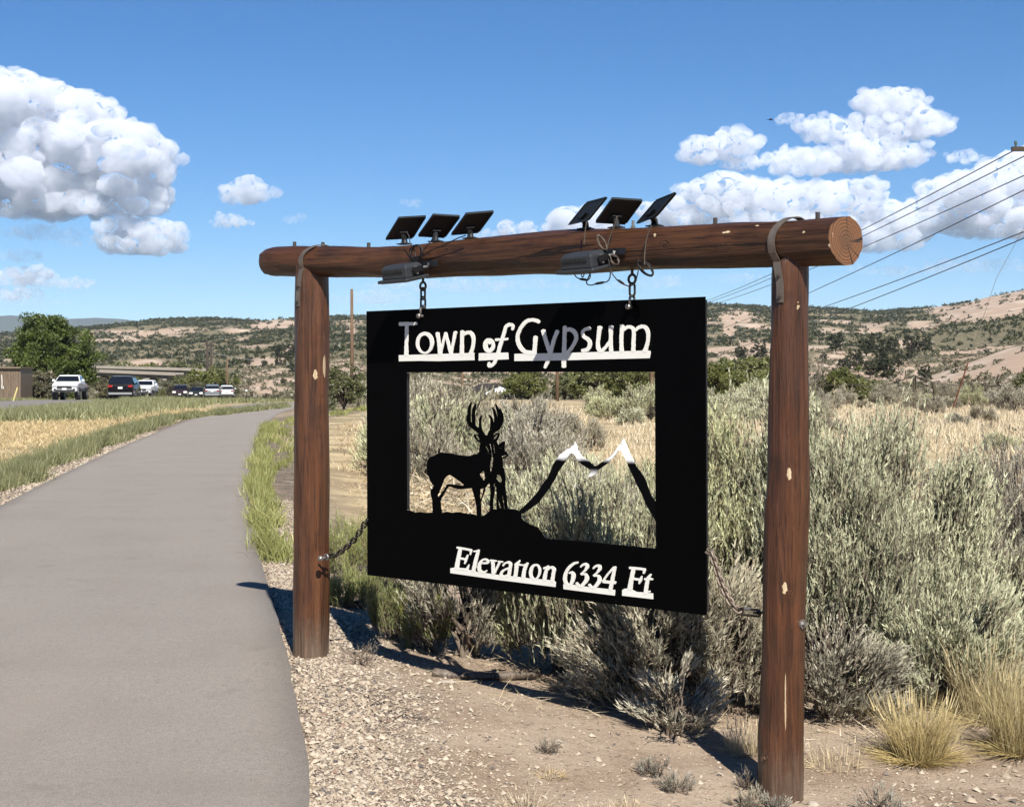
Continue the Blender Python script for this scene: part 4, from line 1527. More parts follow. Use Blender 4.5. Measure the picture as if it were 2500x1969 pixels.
cable([(x, y, w) for x, y, w in loops(*Z2(1215, 840), 7, 12, 3, .12, -.6, 5)], .12, .002, M_cable2, 'loose brown cable loops right of the right floodlight', name='cable_coil')
cable([(x, y, w) for x, y, w in loops(*Z2(1545, 930), 9, 20, 4, .10, -.75, 7)], .10, .0022, M_cable, 'coiled dark cable under the beam beside the right hanging chain', name='cable_coil')
cable(zz2_([(815, 940), (795, 1000), (840, 1040), (930, 1055), (960, 1010), (935, 940)], .12), .12, .0024, M_cable, 'short cable loop under the right floodlight')
cable(zz2_([(880, 950), (865, 1000), (880, 1025), (895, 985), (890, 940)], .13), .12, .0022, M_cable, 'tiny cable loop under the right floodlight')
cable(zz2_([(960, 980), (930, 1050), (920, 1090), (960, 1110), (1050, 1090), (1140, 1070), (1170, 1010), (1165, 900), (1140, 800)], .12), .12, .0024, M_cable, 'long cable loop hanging between floodlight and chain')
cable(zz2_([(1150, 800), (1175, 950), (1240, 1050), (1310, 1100), (1390, 1118), (1440, 1060), (1470, 950)], .11), .12, .0024, M_cable, 'cable swinging across to the right hanging chain')
for (l, lab) in ((zz2_([(845, 1043), (925, 1055)], .12), 'dark cable connector under the right floodlight'), (zz2_([(1010, 1097), (1110, 1078)], .12), 'dark cable connector on the long loop'),
                 (zz2_([(1250, 1055), (1320, 1100)], .11), 'dark cable connector beside the right chain')):
    mb = MB()
    a_, b_ = SP(*l[0]), SP(*l[1])
    mb.tube([a_, a_.lerp(b_, .2), a_.lerp(b_, .8), b_], [.003, .0052, .0052, .003], 8)
    tag(mb.build('cable_connector', M_cable), lab, 'connector')


# ------------------------------------------------------------------ foliage tools
def unit(v):
    return v / np.maximum(np.linalg.norm(v, axis=-1, keepdims=True), 1e-9)


def leaf_tris(base, dirs, ln, wd, g):
    """one pointed triangular leaf for each base point"""
    n = len(base)
    s = unit(np.cross(dirs, unit(g.normal(size=(n, 3))))) * (wd * .5)[:, None]
    V_ = np.stack([base - s, base + s, base + dirs * ln[:, None]], 1).reshape(-1, 3)
    return V_, np.arange(n * 3).reshape(-1, 3)


def blades1(base, dirs, ln, wd, bend, g):
    """distant grass: one triangle a blade"""
    n = len(base)
    lean = unit(np.stack([g.normal(size=n), g.normal(size=n), np.zeros(n)], -1))
    return leaf_tris(base, unit(dirs + lean * bend[:, None] * .6), ln, wd, g)


def blades(base, dirs, ln, wd, bend, g):
    """grass blades: three triangles each, bending over along a horizontal direction"""
    n = len(base)
    out = g.uniform(0, 2 * np.pi, n)
    hd = np.stack([np.cos(out), np.sin(out), np.zeros(n)], -1)
    s = unit(np.cross(dirs, hd + 1e-3)) * (wd * .5)[:, None]
    mid = base + dirs * (ln * .55)[:, None]
    tip = base + dirs * (ln * .95)[:, None] + unit(dirs * [1, 1, 0] + hd * .3) * (bend * ln)[:, None] - np.array([0, 0, 1]) * (bend * bend * ln * .4)[:, None]
    V_ = np.stack([base - s, base + s, mid - s * .8, mid + s * .8, tip], 1).reshape(-1, 3)
    o = (np.arange(n) * 5)[:, None]
    Ft = np.concatenate([o + [0, 1, 3], o + [0, 3, 2], o + [2, 3, 4]])
    return V_, Ft


def foliage_mat(name, c_lo, c_hi, dry=None, trans=.22, rough=.8):
    m = bpy.data.materials.new(name)
    m.use_nodes = True
    t = NT(m.node_tree)
    for nd in list(m.node_tree.nodes):
        m.node_tree.nodes.remove(nd)
    tint = t.attr('tint')
    c = t.mix(tint, c_lo, c_hi)
    if dry is not None:
        c = t.mix(t.ss(tint, .86, .95), c, dry)
    info = t.add('ShaderNodeObjectInfo')
    hs = t.add('ShaderNodeHueSaturation')
    t.put(hs, 'Color', c)
    t.put(hs, 'Value', t.m('ADD', .86, t.m('MULTIPLY', info.outputs['Random'], .28)))
    t.put(hs, 'Saturation', t.m('ADD', .85, t.m('MULTIPLY', t.m('FRACT', t.m('MULTIPLY', info.outputs['Random'], 7.3)), .3)))
    c = hs.outputs[0]
    d = t.add('ShaderNodeBsdfDiffuse', i_Color=c)
    tr = t.add('ShaderNodeBsdfTranslucent', i_Color=c)
    gl = t.add('ShaderNodeBsdfGlossy', i_Roughness=.5)
    mx = t.add('ShaderNodeMixShader', i_0=trans)
    t.put(mx, 1, d.outputs[0])
    t.put(mx, 2, tr.outputs[0])
    mx2 = t.add('ShaderNodeMixShader', i_0=.03)
    t.put(mx2, 1, mx.outputs[0])
    t.put(mx2, 2, gl.outputs[0])
    out = t.add('ShaderNodeOutputMaterial')
    t.put(out, 0, mx2.outputs[0])
    return m


M_sage = foliage_mat('sage_leaf', (.31, .32, .175), (1.0, 1.0, .63), (.50, .42, .27), .1)  # dark end lowered to paint in the shade inside the bush
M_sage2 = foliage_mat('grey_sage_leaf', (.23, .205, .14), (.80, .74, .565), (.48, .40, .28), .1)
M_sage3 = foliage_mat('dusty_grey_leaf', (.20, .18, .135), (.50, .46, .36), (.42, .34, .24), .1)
M_twig = mat_plain('grey_brown_twig', (.24, .19, .145), .9, 0, .1, .35, 20)
M_rabbit = foliage_mat('green_rabbitbrush', (.17, .20, .06), (.46, .48, .19), (.55, .43, .20))
M_gold = foliage_mat('golden_bunchgrass', (.46, .35, .15), (.82, .69, .40), (.85, .75, .50), .3)
M_dryg = foliage_mat('dry_field_grass', (.56, .43, .24), (.94, .78, .50), (.95, .83, .60), .25)
M_weed = foliage_mat('green_verge_weeds', (.19, .205, .065), (.50, .50, .215), (.70, .62, .30), .3)
M_straw = foliage_mat('pale_straw', (.46, .34, .19), (.82, .68, .46), (.86, .77, .60), .2)
M_tree = foliage_mat('tree_leaf', (.05, .075, .015), (.18, .23, .052), None, .3)
M_jun = foliage_mat('juniper_needles', (.030, .036, .016), (.085, .092, .042), None, .1)
M_willow = foliage_mat('olive_shrub_leaf', (.10, .115, .032), (.28, .29, .105), None, .25)


def tubes_np(paths, radii, sides=4):
    """many thin tapered tubes; paths (n,k,3), radii (n,k)"""
    n, k, _ = paths.shape
    tg_ = np.gradient(paths, axis=1)
    tg_ = unit(tg_)
    ref = np.where(np.abs(tg_[..., 2:3]) < .9, np.array([0, 0, 1.0]), np.array([1.0, 0, 0]))
    s = unit(np.cross(tg_, ref))
    u = np.cross(s, tg_)
    a = np.arange(sides) * 2 * np.pi / sides
    V_ = paths[:, :, None] + (s[:, :, None] * np.cos(a)[None, None, :, None] + u[:, :, None] * np.sin(a)[None, None, :, None]) * radii[:, :, None, None]
    V_ = V_.reshape(-1, 3)
    i_ = (np.arange(n)[:, None, None] * k + np.arange(k - 1)[None, :, None]) * sides
    j = np.arange(sides)[None, None, :]
    a0, b0 = i_ + j, i_ + (j + 1) % sides
    return V_, np.stack([a0, b0, b0 + sides, a0 + sides], -1).reshape(-1, 4)


def bez(a, b_, c, k):
    t_ = np.linspace(0, 1, k)[None, :, None]
    return a[:, None] * (1 - t_) ** 2 + 2 * b_[:, None] * t_ * (1 - t_) + c[:, None] * t_ ** 2


def shrub(seed, H, Rx, Ry, n_main, n_plume, shoots, leaves, leaf_l, leaf_w, shoot_l, upright=.75, low=.25, twig_r=.012, flat=.5):
    """sagebrush: woody stems from one crown, plumes of upright shoots carrying small leaves"""
    g = np.random.default_rng(seed)
    # plume centres over a lumpy dome
    ph = g.uniform(0, 2 * np.pi, n_plume)
    el = np.arcsin(np.clip(g.uniform(low, 1, n_plume) ** .9, 0, 1))
    rad = g.uniform(.80, 1.0, n_plume) * (1 + .16 * np.sin(ph * 3 + seed) + .12 * np.sin(ph * 5 + 2 * seed))
    pc_ = np.stack([Rx * rad * np.cos(ph) * np.cos(el) ** flat, Ry * rad * np.sin(ph) * np.cos(el) ** flat, H * (.86 * rad * np.sin(el))], -1)
    main = g.integers(0, n_main, n_plume)
    mph = 2 * np.pi * (np.arange(n_main) + g.uniform(0, .8, n_main)) / n_main
    fork = np.stack([Rx * .38 * np.cos(mph), Ry * .38 * np.sin(mph), H * g.uniform(.18, .42, n_main)], -1)
    fork[0] = [0, 0, H * .4]
    d_ = np.linalg.norm(pc_[:, None] - fork[None], axis=-1)
    main = d_.argmin(1)
    zero = g.normal(size=(n_main, 3)) * [.03, .03, 0]
    p1 = bez(zero, fork * [.3, .3, .7] + g.normal(size=(n_main, 3)) * .03, fork, 7)
    r1 = np.linspace(twig_r * 1.9, twig_r, 7)[None] * g.uniform(.8, 1.2, (n_main, 1))
    ctrl = (fork[main] + pc_) * .5 + np.array([0, 0, -.02]) * H + g.normal(size=(n_plume, 3)) * .04
    p2 = bez(fork[main], ctrl, pc_, 6)
    r2 = np.linspace(twig_r * .8, twig_r * .25, 6)[None] * g.uniform(.7, 1.2, (n_plume, 1))
    # shoots
    N = n_plume * shoots
    pi = np.repeat(np.arange(n_plume), shoots)
    tt_ = g.uniform(.62, 1.0, N) ** .8
    k5 = np.clip((tt_ * 5).astype(int), 0, 4)
    fr = tt_ * 5 - k5
    b0 = p2[pi, k5] * (1 - fr)[:, None] + p2[pi, k5 + 1] * fr[:, None]
    psize = g.uniform(.75, 1.2, n_plume)[pi]
    spread = .068 * (Rx + H) * .5
    b0 = b0 + g.normal(size=(N, 3)) * [spread, spread, spread * .8]
    outw = unit(b0 * [1 / max(Rx, .01), 1 / max(Ry, .01), .35 / H])
    dr_ = unit(outw * (1 - upright) + np.array([0, 0, 1.0]) * upright + g.normal(size=(N, 3)) * .14)
    sl = shoot_l * g.uniform(.6, 1.2, N) * psize
    tips = b0 + dr_ * sl[:, None]
    b0[:, 2] = np.maximum(b0[:, 2], .02)
    r3 = np.tile(np.array([.0024, .0018, .0008]) * (leaf_w / .007), (N, 1))
    # leaves
    L = N * leaves
    si = np.repeat(np.arange(N), leaves)
    lt = g.uniform(.08, 1.0, L)
    lb = b0[si] + dr_[si] * (sl[si] * lt)[:, None]
    ld = unit(dr_[si] * 1.0 + g.normal(size=(L, 3)) * .26)
    ll = leaf_l * g.uniform(.6, 1.25, L)
    lw = leaf_w * g.uniform(.7, 1.3, L)
    Vl, Fl = leaf_tris(lb, ld, ll, lw, g)
    shade = np.clip(.02 + .24 * g.uniform(0, 1, n_plume)[pi][si] + .12 * g.uniform(0, 1, N)[si] + .50 * lt + g.normal(size=L) * .05, 0, 1)  # leaf colour darkens towards the shoot base, standing in for shade inside the bush
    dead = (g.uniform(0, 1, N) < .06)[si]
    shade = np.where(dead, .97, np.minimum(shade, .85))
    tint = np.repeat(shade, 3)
    Va, Fa = tubes_np(p1, r1, 6)
    Vb, Fb = tubes_np(p2, r2, 4)
    Vc, Fc = leaf_tris(b0, dr_, sl, r3[:, 0] * 2.6, g)
    # bare dead twigs low down
    nd = n_plume * 3
    a_ = p2[g.integers(0, n_plume, nd), g.integers(0, 3, nd)]
    e_ = a_ + unit(g.normal(size=(nd, 3)) * [1, 1, .6]) * (g.uniform(.05, .16, nd) * (Rx + H) * .6)[:, None]
    e_[:, 2] = np.maximum(e_[:, 2], .01)
    p4 = bez(a_, (a_ + e_) / 2 + g.normal(size=(nd, 3)) * .02, e_, 4)
    Vd, Fd = tubes_np(p4, np.tile(np.linspace(twig_r * .3, twig_r * .08, 4), (nd, 1)), 3)
    Vs = np.concatenate([Va, Vb, Vc, Vd])
    o1, o2, o3 = len(Va), len(Va) + len(Vb), len(Va) + len(Vb) + len(Vc)
    Fs = [Fa, Fb + o1, Fd + o3, Fc + o2]
    return (Vl, [Fl], tint), (Vs, Fs)


def make_shrub(name, label, cat, fol, stems, leaf_mat, loc, rotz=0, scale=1, group=None, stem_mat=None):
    o = thing(name, label, cat, (0, 0, 0), group)
    fo = link('foliage', fol if isinstance(fol, bpy.types.Mesh) else mk_mesh('foliage', fol[0], fol[1], dict(tint=fol[2])), leaf_mat, o)
    so = link('stems', stems if isinstance(stems, bpy.types.Mesh) else mk_mesh('stems', stems[0], stems[1]), stem_mat or M_twig, o)
    o.location = loc
    o.rotation_euler = (0, 0, rotz)
    o.scale = (scale,) * 3 if not isinstance(scale, tuple) else scale
    return o


def ground_at(px, d):
    x = (px - CX) / F * d
    return Vector((x, d, gz(x, d) - .01))


# ---- close sagebrush, each grown for its place
def near_sage(label, px, d, H, Rx, Ry, seed, n_plume, shoots, leaves, mat=None, upright=.8, low=.12, ll=.031, lw=.0064, sl=.17, flat=.5, rot=0.0, nm=9):
    f_, s_ = shrub(seed, H, Rx, Ry, nm, n_plume, shoots, leaves, ll, lw, sl, upright, low, .004 + .009 * min(1.0, H), flat)
    return make_shrub('sagebrush', label, 'sagebrush', f_, s_, mat or M_sage, ground_at(px, d), rot)


near_sage('tall silvery sagebrush growing behind the near post', 1765, 7.35, 1.42, .46, .50, 101, 120, 84, 13, low=.24, upright=.84, nm=14)
near_sage('lower rounded sagebrush on the field side of the tall silvery one', 1945, 7.6, 1.08, .42, .42, 114, 90, 70, 12, low=.2, upright=.8, nm=12)
near_sage('tall sagebrush between the sign edge and the near post', 1565, 7.75, 1.50, .42, .42, 102, 90, 72, 13, upright=.88, low=.24, nm=12)
near_sage('dark stemmed sagebrush seen through the cut-out under the mountain outline', 1300, 7.25, 1.02, .44, .40, 103, 100, 48, 12, upright=.86, sl=.2)
near_sage('low sagebrush sprawling under the word Elevation', 1190, 7.45, .70, .30, .30, 104, 60, 46, 12, upright=.7, sl=.16)
near_sage('ragged half-dead sagebrush under the number 6334', 1385, 6.75, .56, .34, .30, 105, 60, 36, 10, M_sage2, upright=.45, sl=.12)
near_sage('dusty sagebrush under the sign beside the near post', 1520, 6.75, .72, .26, .26, 106, 50, 38, 10, M_sage2, upright=.6, sl=.13)
near_sage('small grey sagebrush whose lowest twigs touch the dirt below the letters Ft', 1425, 6.25, .30, .15, .15, 107, 24, 24, 7, M_sage2, upright=.4, sl=.1)
near_sage('grey sagebrush under the left half of the word Elevation', 985, 7.6, .62, .26, .26, 108, 46, 38, 10, M_sage2, upright=.6, sl=.13)
near_sage('bright low sagebrush in front of the tall silvery one, beside the golden bunchgrass', 2000, 6.95, .56, .36, .3, 109, 60, 52, 12, upright=.6, low=.1, sl=.12)
near_sage('shaggy grey sagebrush at the foot of the tall silvery one', 1760, 6.75, .44, .32, .25, 110, 50, 36, 10, M_sage2, upright=.45, low=.05, sl=.12)
near_sage('big grey sagebrush beside the dry bunchgrass right of the silvery one', 2165, 9.3, 1.15, .55, .5, 111, 90, 50, 10, M_sage3, upright=.75, low=.15, sl=.17)
near_sage('dusty grey sagebrush in front of the big grey one', 2165, 7.9, .72, .3, .3, 112, 50, 42, 10, M_sage2, upright=.7, sl=.15)
near_sage('low sagebrush with red-brown twigs among the bunchgrass', 2095, 8.2, .55, .3, .3, 113, 44, 30, 7, M_sage2, upright=.6, sl=.14)

# ---- green rabbitbrush by the far post
for (lab, px, d, H, R2, sd_) in [
        ('bright green rabbitbrush beside the slack dark chain', 738, 10.2, .40, .26, 131),
        ('green rabbitbrush behind the far corner of the sign', 800, 9.6, .40, .24, 132),
        ('green and straw-coloured rabbitbrush under the corner of the sign', 838, 7.8, .27, .13, 133),
        ('narrow green rabbitbrush under the sign left of the sagebrush', 905, 7.6, .30, .11, 134),
        ('small blue-green rabbitbrush on the gravel by the far post', 752, 8.7, .12, .15, 135)]:
    f_, s_ = shrub(sd_, H, R2, R2, 7, 40, 15, 11, .035, .0034, .15, .85, .05, .005)
    make_shrub('rabbitbrush', lab, 'rabbitbrush', f_, s_, M_rabbit, ground_at(px, d))

# ---- sagebrush farther off: a few grown shapes, copied
VAR = []
for k, (H, Rx, np_, up_) in enumerate([(1.15, .75, 70, .7), (.95, .8, 64, .6), (1.3, .65, 66, .78), (.7, .55, 46, .55)]):
    f_, s_ = shrub(200 + k, H, Rx, Rx, 8, np_, 22, 6, .075, .018, .2, up_, .06, .012)
    VAR.append((mk_mesh('foliage', f_[0], f_[1], dict(tint=f_[2])), mk_mesh('stems', s_[0], s_[1])))
VAR2 = []
for fm, sm_ in VAR:
    c_ = fm.copy()
    c_.materials.clear()
    VAR2.append((c_, sm_))
for fm, sm_ in VAR:
    fm.materials.append(M_sage)
    sm_.materials.append(M_twig)
for fm, sm_ in VAR2:
    fm.materials.append(M_sage2)
pr_ = random.Random(11)
FARSAGE = []
# through the opening of the sign
for (px, d, s_, grey) in [(905, 22.5, 1.35, 0), (868, 24, 1.4, 0), (955, 23, 1.3, 1), (930, 27, 1.45, 0), (1005, 24, 1.0, 1), (885, 31, 1.6, 1), (1050, 22, .9, 0), (1085, 24, 1.2, 1), (975, 30, 1.3, 1),
                          (1030, 31, .85, 1), (1060, 38, .9, 1), (940, 42, 1.75, 1), (870, 38, 1.75, 1), (1015, 45, .8, 1), (900, 20.5, .9, 1), (985, 20.5, .85, 1), (1110, 20, 1.1, 1),
                          (1140, 16, 1.05, 1), (1130, 22, 1.25, 1), (1190, 16, 1.05, 1), (1100, 29, 1.3, 1), (1170, 26, 1.3, 1), (1230, 13.5, .9, 1), (1260, 17, .9, 1),
                          (1310, 12.5, .85, 1), (1350, 14.5, .9, 1), (1390, 11.5, .9, 1), (1370, 19, .85, 1), (1120, 40, 1.2, 1), (1185, 36, 1.2, 1),
                          (1150, 11.5, .8, 0), (1290, 10.2, .8, 0), (1240, 30, 1.0, 1), (1420, 11.0, 1.0, 1), (1330, 15.5, .9, 0), (1275, 14.5, .95, 0), (1380, 16, .95, 0), (1215, 18, 1.05, 0), (1355, 11.5, .8, 0), (1240, 11.8, .8, 1), (1155, 13.5, .95, 0)]:
    FARSAGE.append((px, d, s_, grey, ('pale' if not grey else 'grey') + (' sagebrush at the front of' if d < 16 else ' sagebrush in the middle of' if d < 25 else ' sagebrush at the back of') + ' the thicket behind the sign opening', 'sagebrush thicket behind the sign'))
for (px, d, s_) in [(1290, 52, 1.5), (1270, 56, 1.5), (1340, 46, 1.2), (1360, 50, 1.6), (1320, 60, 1.3), (1385, 58, 1.8)]:
    FARSAGE.append((px, d, s_, 0, 'green-grey bush dotted on the golden mound behind the sign', 'bushes on the golden mound'))
for (px, d, s_, g_) in [(2080, 50, 1.5, 1), (1975, 62, 1.2, 1), (2120, 30, .8, 0), (1935, 70, 1.4, 1), (2010, 74, 1.6, 1), (2150, 66, 1.8, 1), (2110, 78, 2.0, 1), (2060, 76, 1.6, 0), (1760, 40, 1.0, 1), (1900, 34, .6, 1), (2030, 46, .7, 1),
                       (1870, 80, 1.7, 1), (1830, 76, 1.3, 1), (1760, 70, 1.4, 1), (1725, 60, 1.5, 1), (1790, 84, 1.5, 1), (1950, 84, 1.8, 0), (2000, 88, 2.0, 1), (2165, 84, 2.2, 1), (1885, 88, 1.8, 1), (2085, 90, 2.2, 1), (1740, 48, 1.0, 1),
                       (2010, 21, .7, 1), (2110, 13, .8, 1), (2075, 11.4, .7, 1)]:
    FARSAGE.append((px, d, s_, g_, 'small grey sagebrush on the golden field just behind the big sagebrushes' if d < 26 else 'lone low bush out in the open golden field' if d < 60 else
                    'greenish bush in the belt of brush along the wire fence' if not g_ else 'grey bush in the belt of brush along the wire fence', 'sagebrush scattered over the golden field'))
for (px, d, s_) in [(705, 90, 2.0), (730, 84, 1.8), (760, 80, 1.7), (745, 95, 2.3), (1560, 70, 1.8), (1530, 60, 1.7), (1600, 64, 1.7), (1580, 50, 1.3), (1515, 44, 1.2), (1610, 90, 2.3)]:
    FARSAGE.append((px, d, s_, 0, 'rounded bush at the far edge of the dry clearing', 'bushes at the edge of the clearing'))
for k, (px, d, s_, grey, lab, grp_) in enumerate(FARSAGE):
    s_ *= (.80 if px < 1100 else .66 if px < 1240 else .6) if 'thicket' in grp_ else .58 if 'field' in grp_ else .62
    fm, sm_ = (VAR2 if grey else VAR)[k % 4]
    q = ground_at(px, d)
    make_shrub('sagebrush', lab, 'sagebrush', fm, sm_, None, q, pr_.uniform(0, 6.28), s_ * pr_.uniform(.9, 1.1), grp_)


# ------------------------------------------------------------------ grasses
def stuff(name, V_, Fs, tint, mat, label=None):
    o = link(name, mk_mesh(name, V_, Fs, dict(tint=tint) if tint is not None else None), mat)
    o['kind'] = 'stuff'
    if label:
        o['label'] = label
        o['category'] = 'grass'
    return o


def tuft_field(x, y, per, h, w, lean, bend, g, spread=.05, zoff=-.01, far=None):
    n = len(x)
    N = n * per
    i_ = np.repeat(np.arange(n), per)
    bx = x[i_] + g.normal(size=N) * spread * h[i_] * 2
    by = y[i_] + g.normal(size=N) * spread * h[i_] * 2
    bz_ = ground_z(bx, by) + zoff
    dr_ = unit(np.stack([g.normal(size=N) * lean, g.normal(size=N) * lean, np.ones(N)], -1))
    base = np.stack([bx, by, bz_], -1)
    L_, W_, B_ = h[i_] * g.uniform(.5, 1.15, N), w[i_] * g.uniform(.7, 1.3, N), g.uniform(0, bend, N)
    tb = np.clip(g.uniform(0, 1, n)[i_] * .5 + g.uniform(0, .5, N), 0, 1)
    fr_ = by > (15 if far is None else far)
    nr2 = ~fr_
    Va, Fa = blades(base[nr2], dr_[nr2], L_[nr2], W_[nr2], B_[nr2], g)
    Vb, Fb = blades1(base[fr_], dr_[fr_], L_[fr_], W_[fr_] * 1.3, B_[fr_], g)
    return np.concatenate([Va, Vb]), np.concatenate([Fa, Fb + len(Va)]), np.concatenate([np.repeat(tb[nr2], 5), np.repeat(tb[fr_], 3)])


g = np.random.default_rng(31)
# green weeds along the left edge of the path
n = 2600
yy = np.exp(g.uniform(np.log(8.5), np.log(80), n))
off = .36 + np.abs(g.normal(size=n)) * .22 + .1 * np.sin(yy * .9)
xx = xl(yy) - off * (1 + yy * .006)
hh = g.uniform(.10, .27, n) * (1 + .3 * np.sin(yy * 1.7)) * (1 + yy * .004)
V_, Ft, tn = tuft_field(xx, yy, 34, hh, .005 + yy * .00036, .42, .5, g, .16)
stuff('verge_weeds', V_, [Ft], tn, M_weed, 'strip of green weeds along the gravel edge of the path beside the dry verge')
# right edge of the path, beyond the far post
n = 430
yy = np.exp(g.uniform(np.log(10.4), np.log(75), n))
off = .03 + np.abs(g.normal(size=n)) * .07 * (1 + yy * .03)
off = np.where(g.uniform(0, 1, n) < .3, off + g.uniform(0, .7, n) * sstep(yy, 18, 26), off)
xx = xe(yy) + off
hh = g.uniform(.07, .22, n) * (1 + yy * .004)
V_, Ft, tn = tuft_field(xx, yy, 34, hh, .0035 + yy * .0004, .30, .4, g, .14)
stuff('path_weeds', V_, [Ft], np.clip(tn + .05, 0, 1), M_weed, 'feathery green weeds growing over the path edge beyond the far post')
# tall grass between the verge and the road
n = 4200
yy = g.uniform(50, 98, n)
cx_ = np.interp(yy, rc[:, 1], rc[:, 0]) + 5.2 + np.abs(g.normal(size=n)) * 1.5
hh = g.uniform(.2, .55, n)
V_, Ft, tn = tuft_field(cx_, yy, 22, hh, np.full(n, .04), .35, .4, g, .25)
stuff('roadside_grass', V_, [Ft], tn, M_weed, 'tall green grass along the near side of the road')
n = 1600
yy = np.concatenate([g.uniform(96, 150, n // 2), g.uniform(108, 180, n // 2)])
cx_ = np.interp(yy, rc[:, 1], rc[:, 0]) + np.where(np.arange(n) < n // 2, 5.6 + np.abs(g.normal(size=n)) * 3, -5.6 - np.abs(g.normal(size=n)) * 5)
hh = g.uniform(.15, .4, n)
V_, Ft, tn = tuft_field(cx_, yy, 14, hh, np.full(n, .06), .4, .4, g, .4)
stuff('roadside_grass', V_, [Ft], tn, M_weed, 'green grass on the far stretch of the road edges')
# mown straw-coloured verge on the left
n = 12000
yy = np.exp(g.uniform(np.log(9), np.log(72), n))
xr_ = xl(yy) - .8
xr2 = np.interp(yy, rc[:, 1], rc[:, 0]) + 6.0
xx = xr_ + (xr2 - xr_) * g.uniform(0, 1, n) ** .9
hh = g.uniform(.03, .10, n) * (1 + yy * .02)
V_, Ft, tn = tuft_field(xx, yy, 6, hh, .003 + yy * .0005, .9, .5, g, .7)
stuff('mown_verge_grass', V_, [Ft], tn, M_dryg, 'short mown straw-coloured grass between path and road')
# golden field on the right and behind
n = 11000
yy = np.exp(g.uniform(np.log(9.5), np.log(85), n))
xx = g.uniform(-.10, .42, n) * yy
keep = (xx - xe(yy) > 2.4) & ((xx / yy > .11) | (g.uniform(0, 1, n) < .55)) & (fbm(xx * .35, yy * .22, 3, 15) > .40)
xx, yy = xx[keep], yy[keep]
hh = g.uniform(.08, .30, len(xx)) * (1 + yy * .004)
V_, Ft, tn = tuft_field(xx, yy, 14, hh, .003 + yy * .00045, .5, .5, g, .35)
stuff('dry_field_grass', V_, [Ft], tn, M_dryg, 'golden dry grass of the field stretching to the wire fence')
# dry clearing behind the far post
n = 2600
yy = np.exp(g.uniform(np.log(12), np.log(70), n))
xx = xe(yy) + g.uniform(.8, 3.5, n) * (1 + yy * .04)
hh = g.uniform(.03, .12, n) * (1 + yy * .015)
V_, Ft, tn = tuft_field(xx, yy, 10, hh, .003 + yy * .0005, 1.1, .5, g, .7)
stuff('clearing_grass', V_, [Ft], tn, M_straw, 'pale flattened grass of the clearing behind the far post')
# heap of cut straw seen through the opening below the buck
n = 9500
yy = g.uniform(12.5, 21.5, n)
xx = (g.uniform(845, 1105, n) - CX) / F * yy
heap = np.exp(-((xx + .45) / .7) ** 2 - ((yy - 16.5) / 2.2) ** 2)
zz = ground_z(xx, yy) + np.abs(g.normal(size=n)) * (.03 + .16 * heap)
dr_ = unit(np.stack([g.normal(size=n), g.normal(size=n), g.normal(size=n) * .45], -1))
V_, Ft = blades(np.stack([xx, yy, zz], -1), dr_, g.uniform(.10, .42, n), g.uniform(.008, .024, n), g.uniform(0, .3, n), g)
stuff('straw_heap', V_, [Ft], np.repeat(g.uniform(.2, 1, n), 5), M_straw, 'heap of pale cut straw behind the sign under the buck')


def bunchgrass(label, px, d, h, r, nb, seed, mat=None, lean=.28, bend=.35):
    nb = int(nb * 1.7)
    g2 = np.random.default_rng(seed)
    q = ground_at(px, d)
    a = g2.uniform(0, 2 * np.pi, nb)
    rr_ = r * np.sqrt(g2.uniform(0, 1, nb))
    base = np.stack([rr_ * np.cos(a), rr_ * np.sin(a), np.zeros(nb) - .01], -1)
    dr2 = unit(np.stack([base[:, 0] / r * lean + g2.normal(size=nb) * .10, base[:, 1] / r * lean + g2.normal(size=nb) * .10, np.ones(nb)], -1))
    ln_ = h * g2.uniform(.45, 1.1, nb)
    V1, F1 = blades(base, dr2, ln_, g2.uniform(.0012, .0026, nb), g2.uniform(0, bend, nb), g2)
    # seed heads on the tall ones
    hd_ = g2.uniform(0, 1, nb) < .22
    hb = base[hd_] + dr2[hd_] * (ln_[hd_] * .78)[:, None]
    V2, F2 = leaf_tris(hb, unit(dr2[hd_] + g2.normal(size=(hd_.sum(), 3)) * .08), ln_[hd_] * .25, np.full(hd_.sum(), .0055), g2)
    # flattened old blades round the foot
    nf = nb // 2
    a2 = g2.uniform(0, 2 * np.pi, nf)
    bf = np.stack([r * .8 * np.cos(a2), r * .8 * np.sin(a2), np.full(nf, .015)], -1)
    df = unit(np.stack([np.cos(a2) + g2.normal(size=nf) * .4, np.sin(a2) + g2.normal(size=nf) * .4, g2.uniform(.05, .5, nf)], -1))
    V3, F3 = blades(bf, df, h * g2.uniform(.25, .6, nf), g2.uniform(.002, .004, nf), g2.uniform(0, .4, nf), g2)
    Vv = np.concatenate([V1, V2, V3])
    tn2 = np.concatenate([np.repeat(g2.uniform(.2, .85, nb), 5), np.repeat(g2.uniform(.6, .95, hd_.sum()), 3), np.repeat(g2.uniform(0, .5, nf), 5)])
    o = link('bunchgrass', mk_mesh('bunchgrass', Vv, [F1, F3 + len(V1) + len(V2), F2 + len(V1)], dict(tint=tn2)), mat or M_gold)
    o.location = q
    return tag(o, label, 'grass')


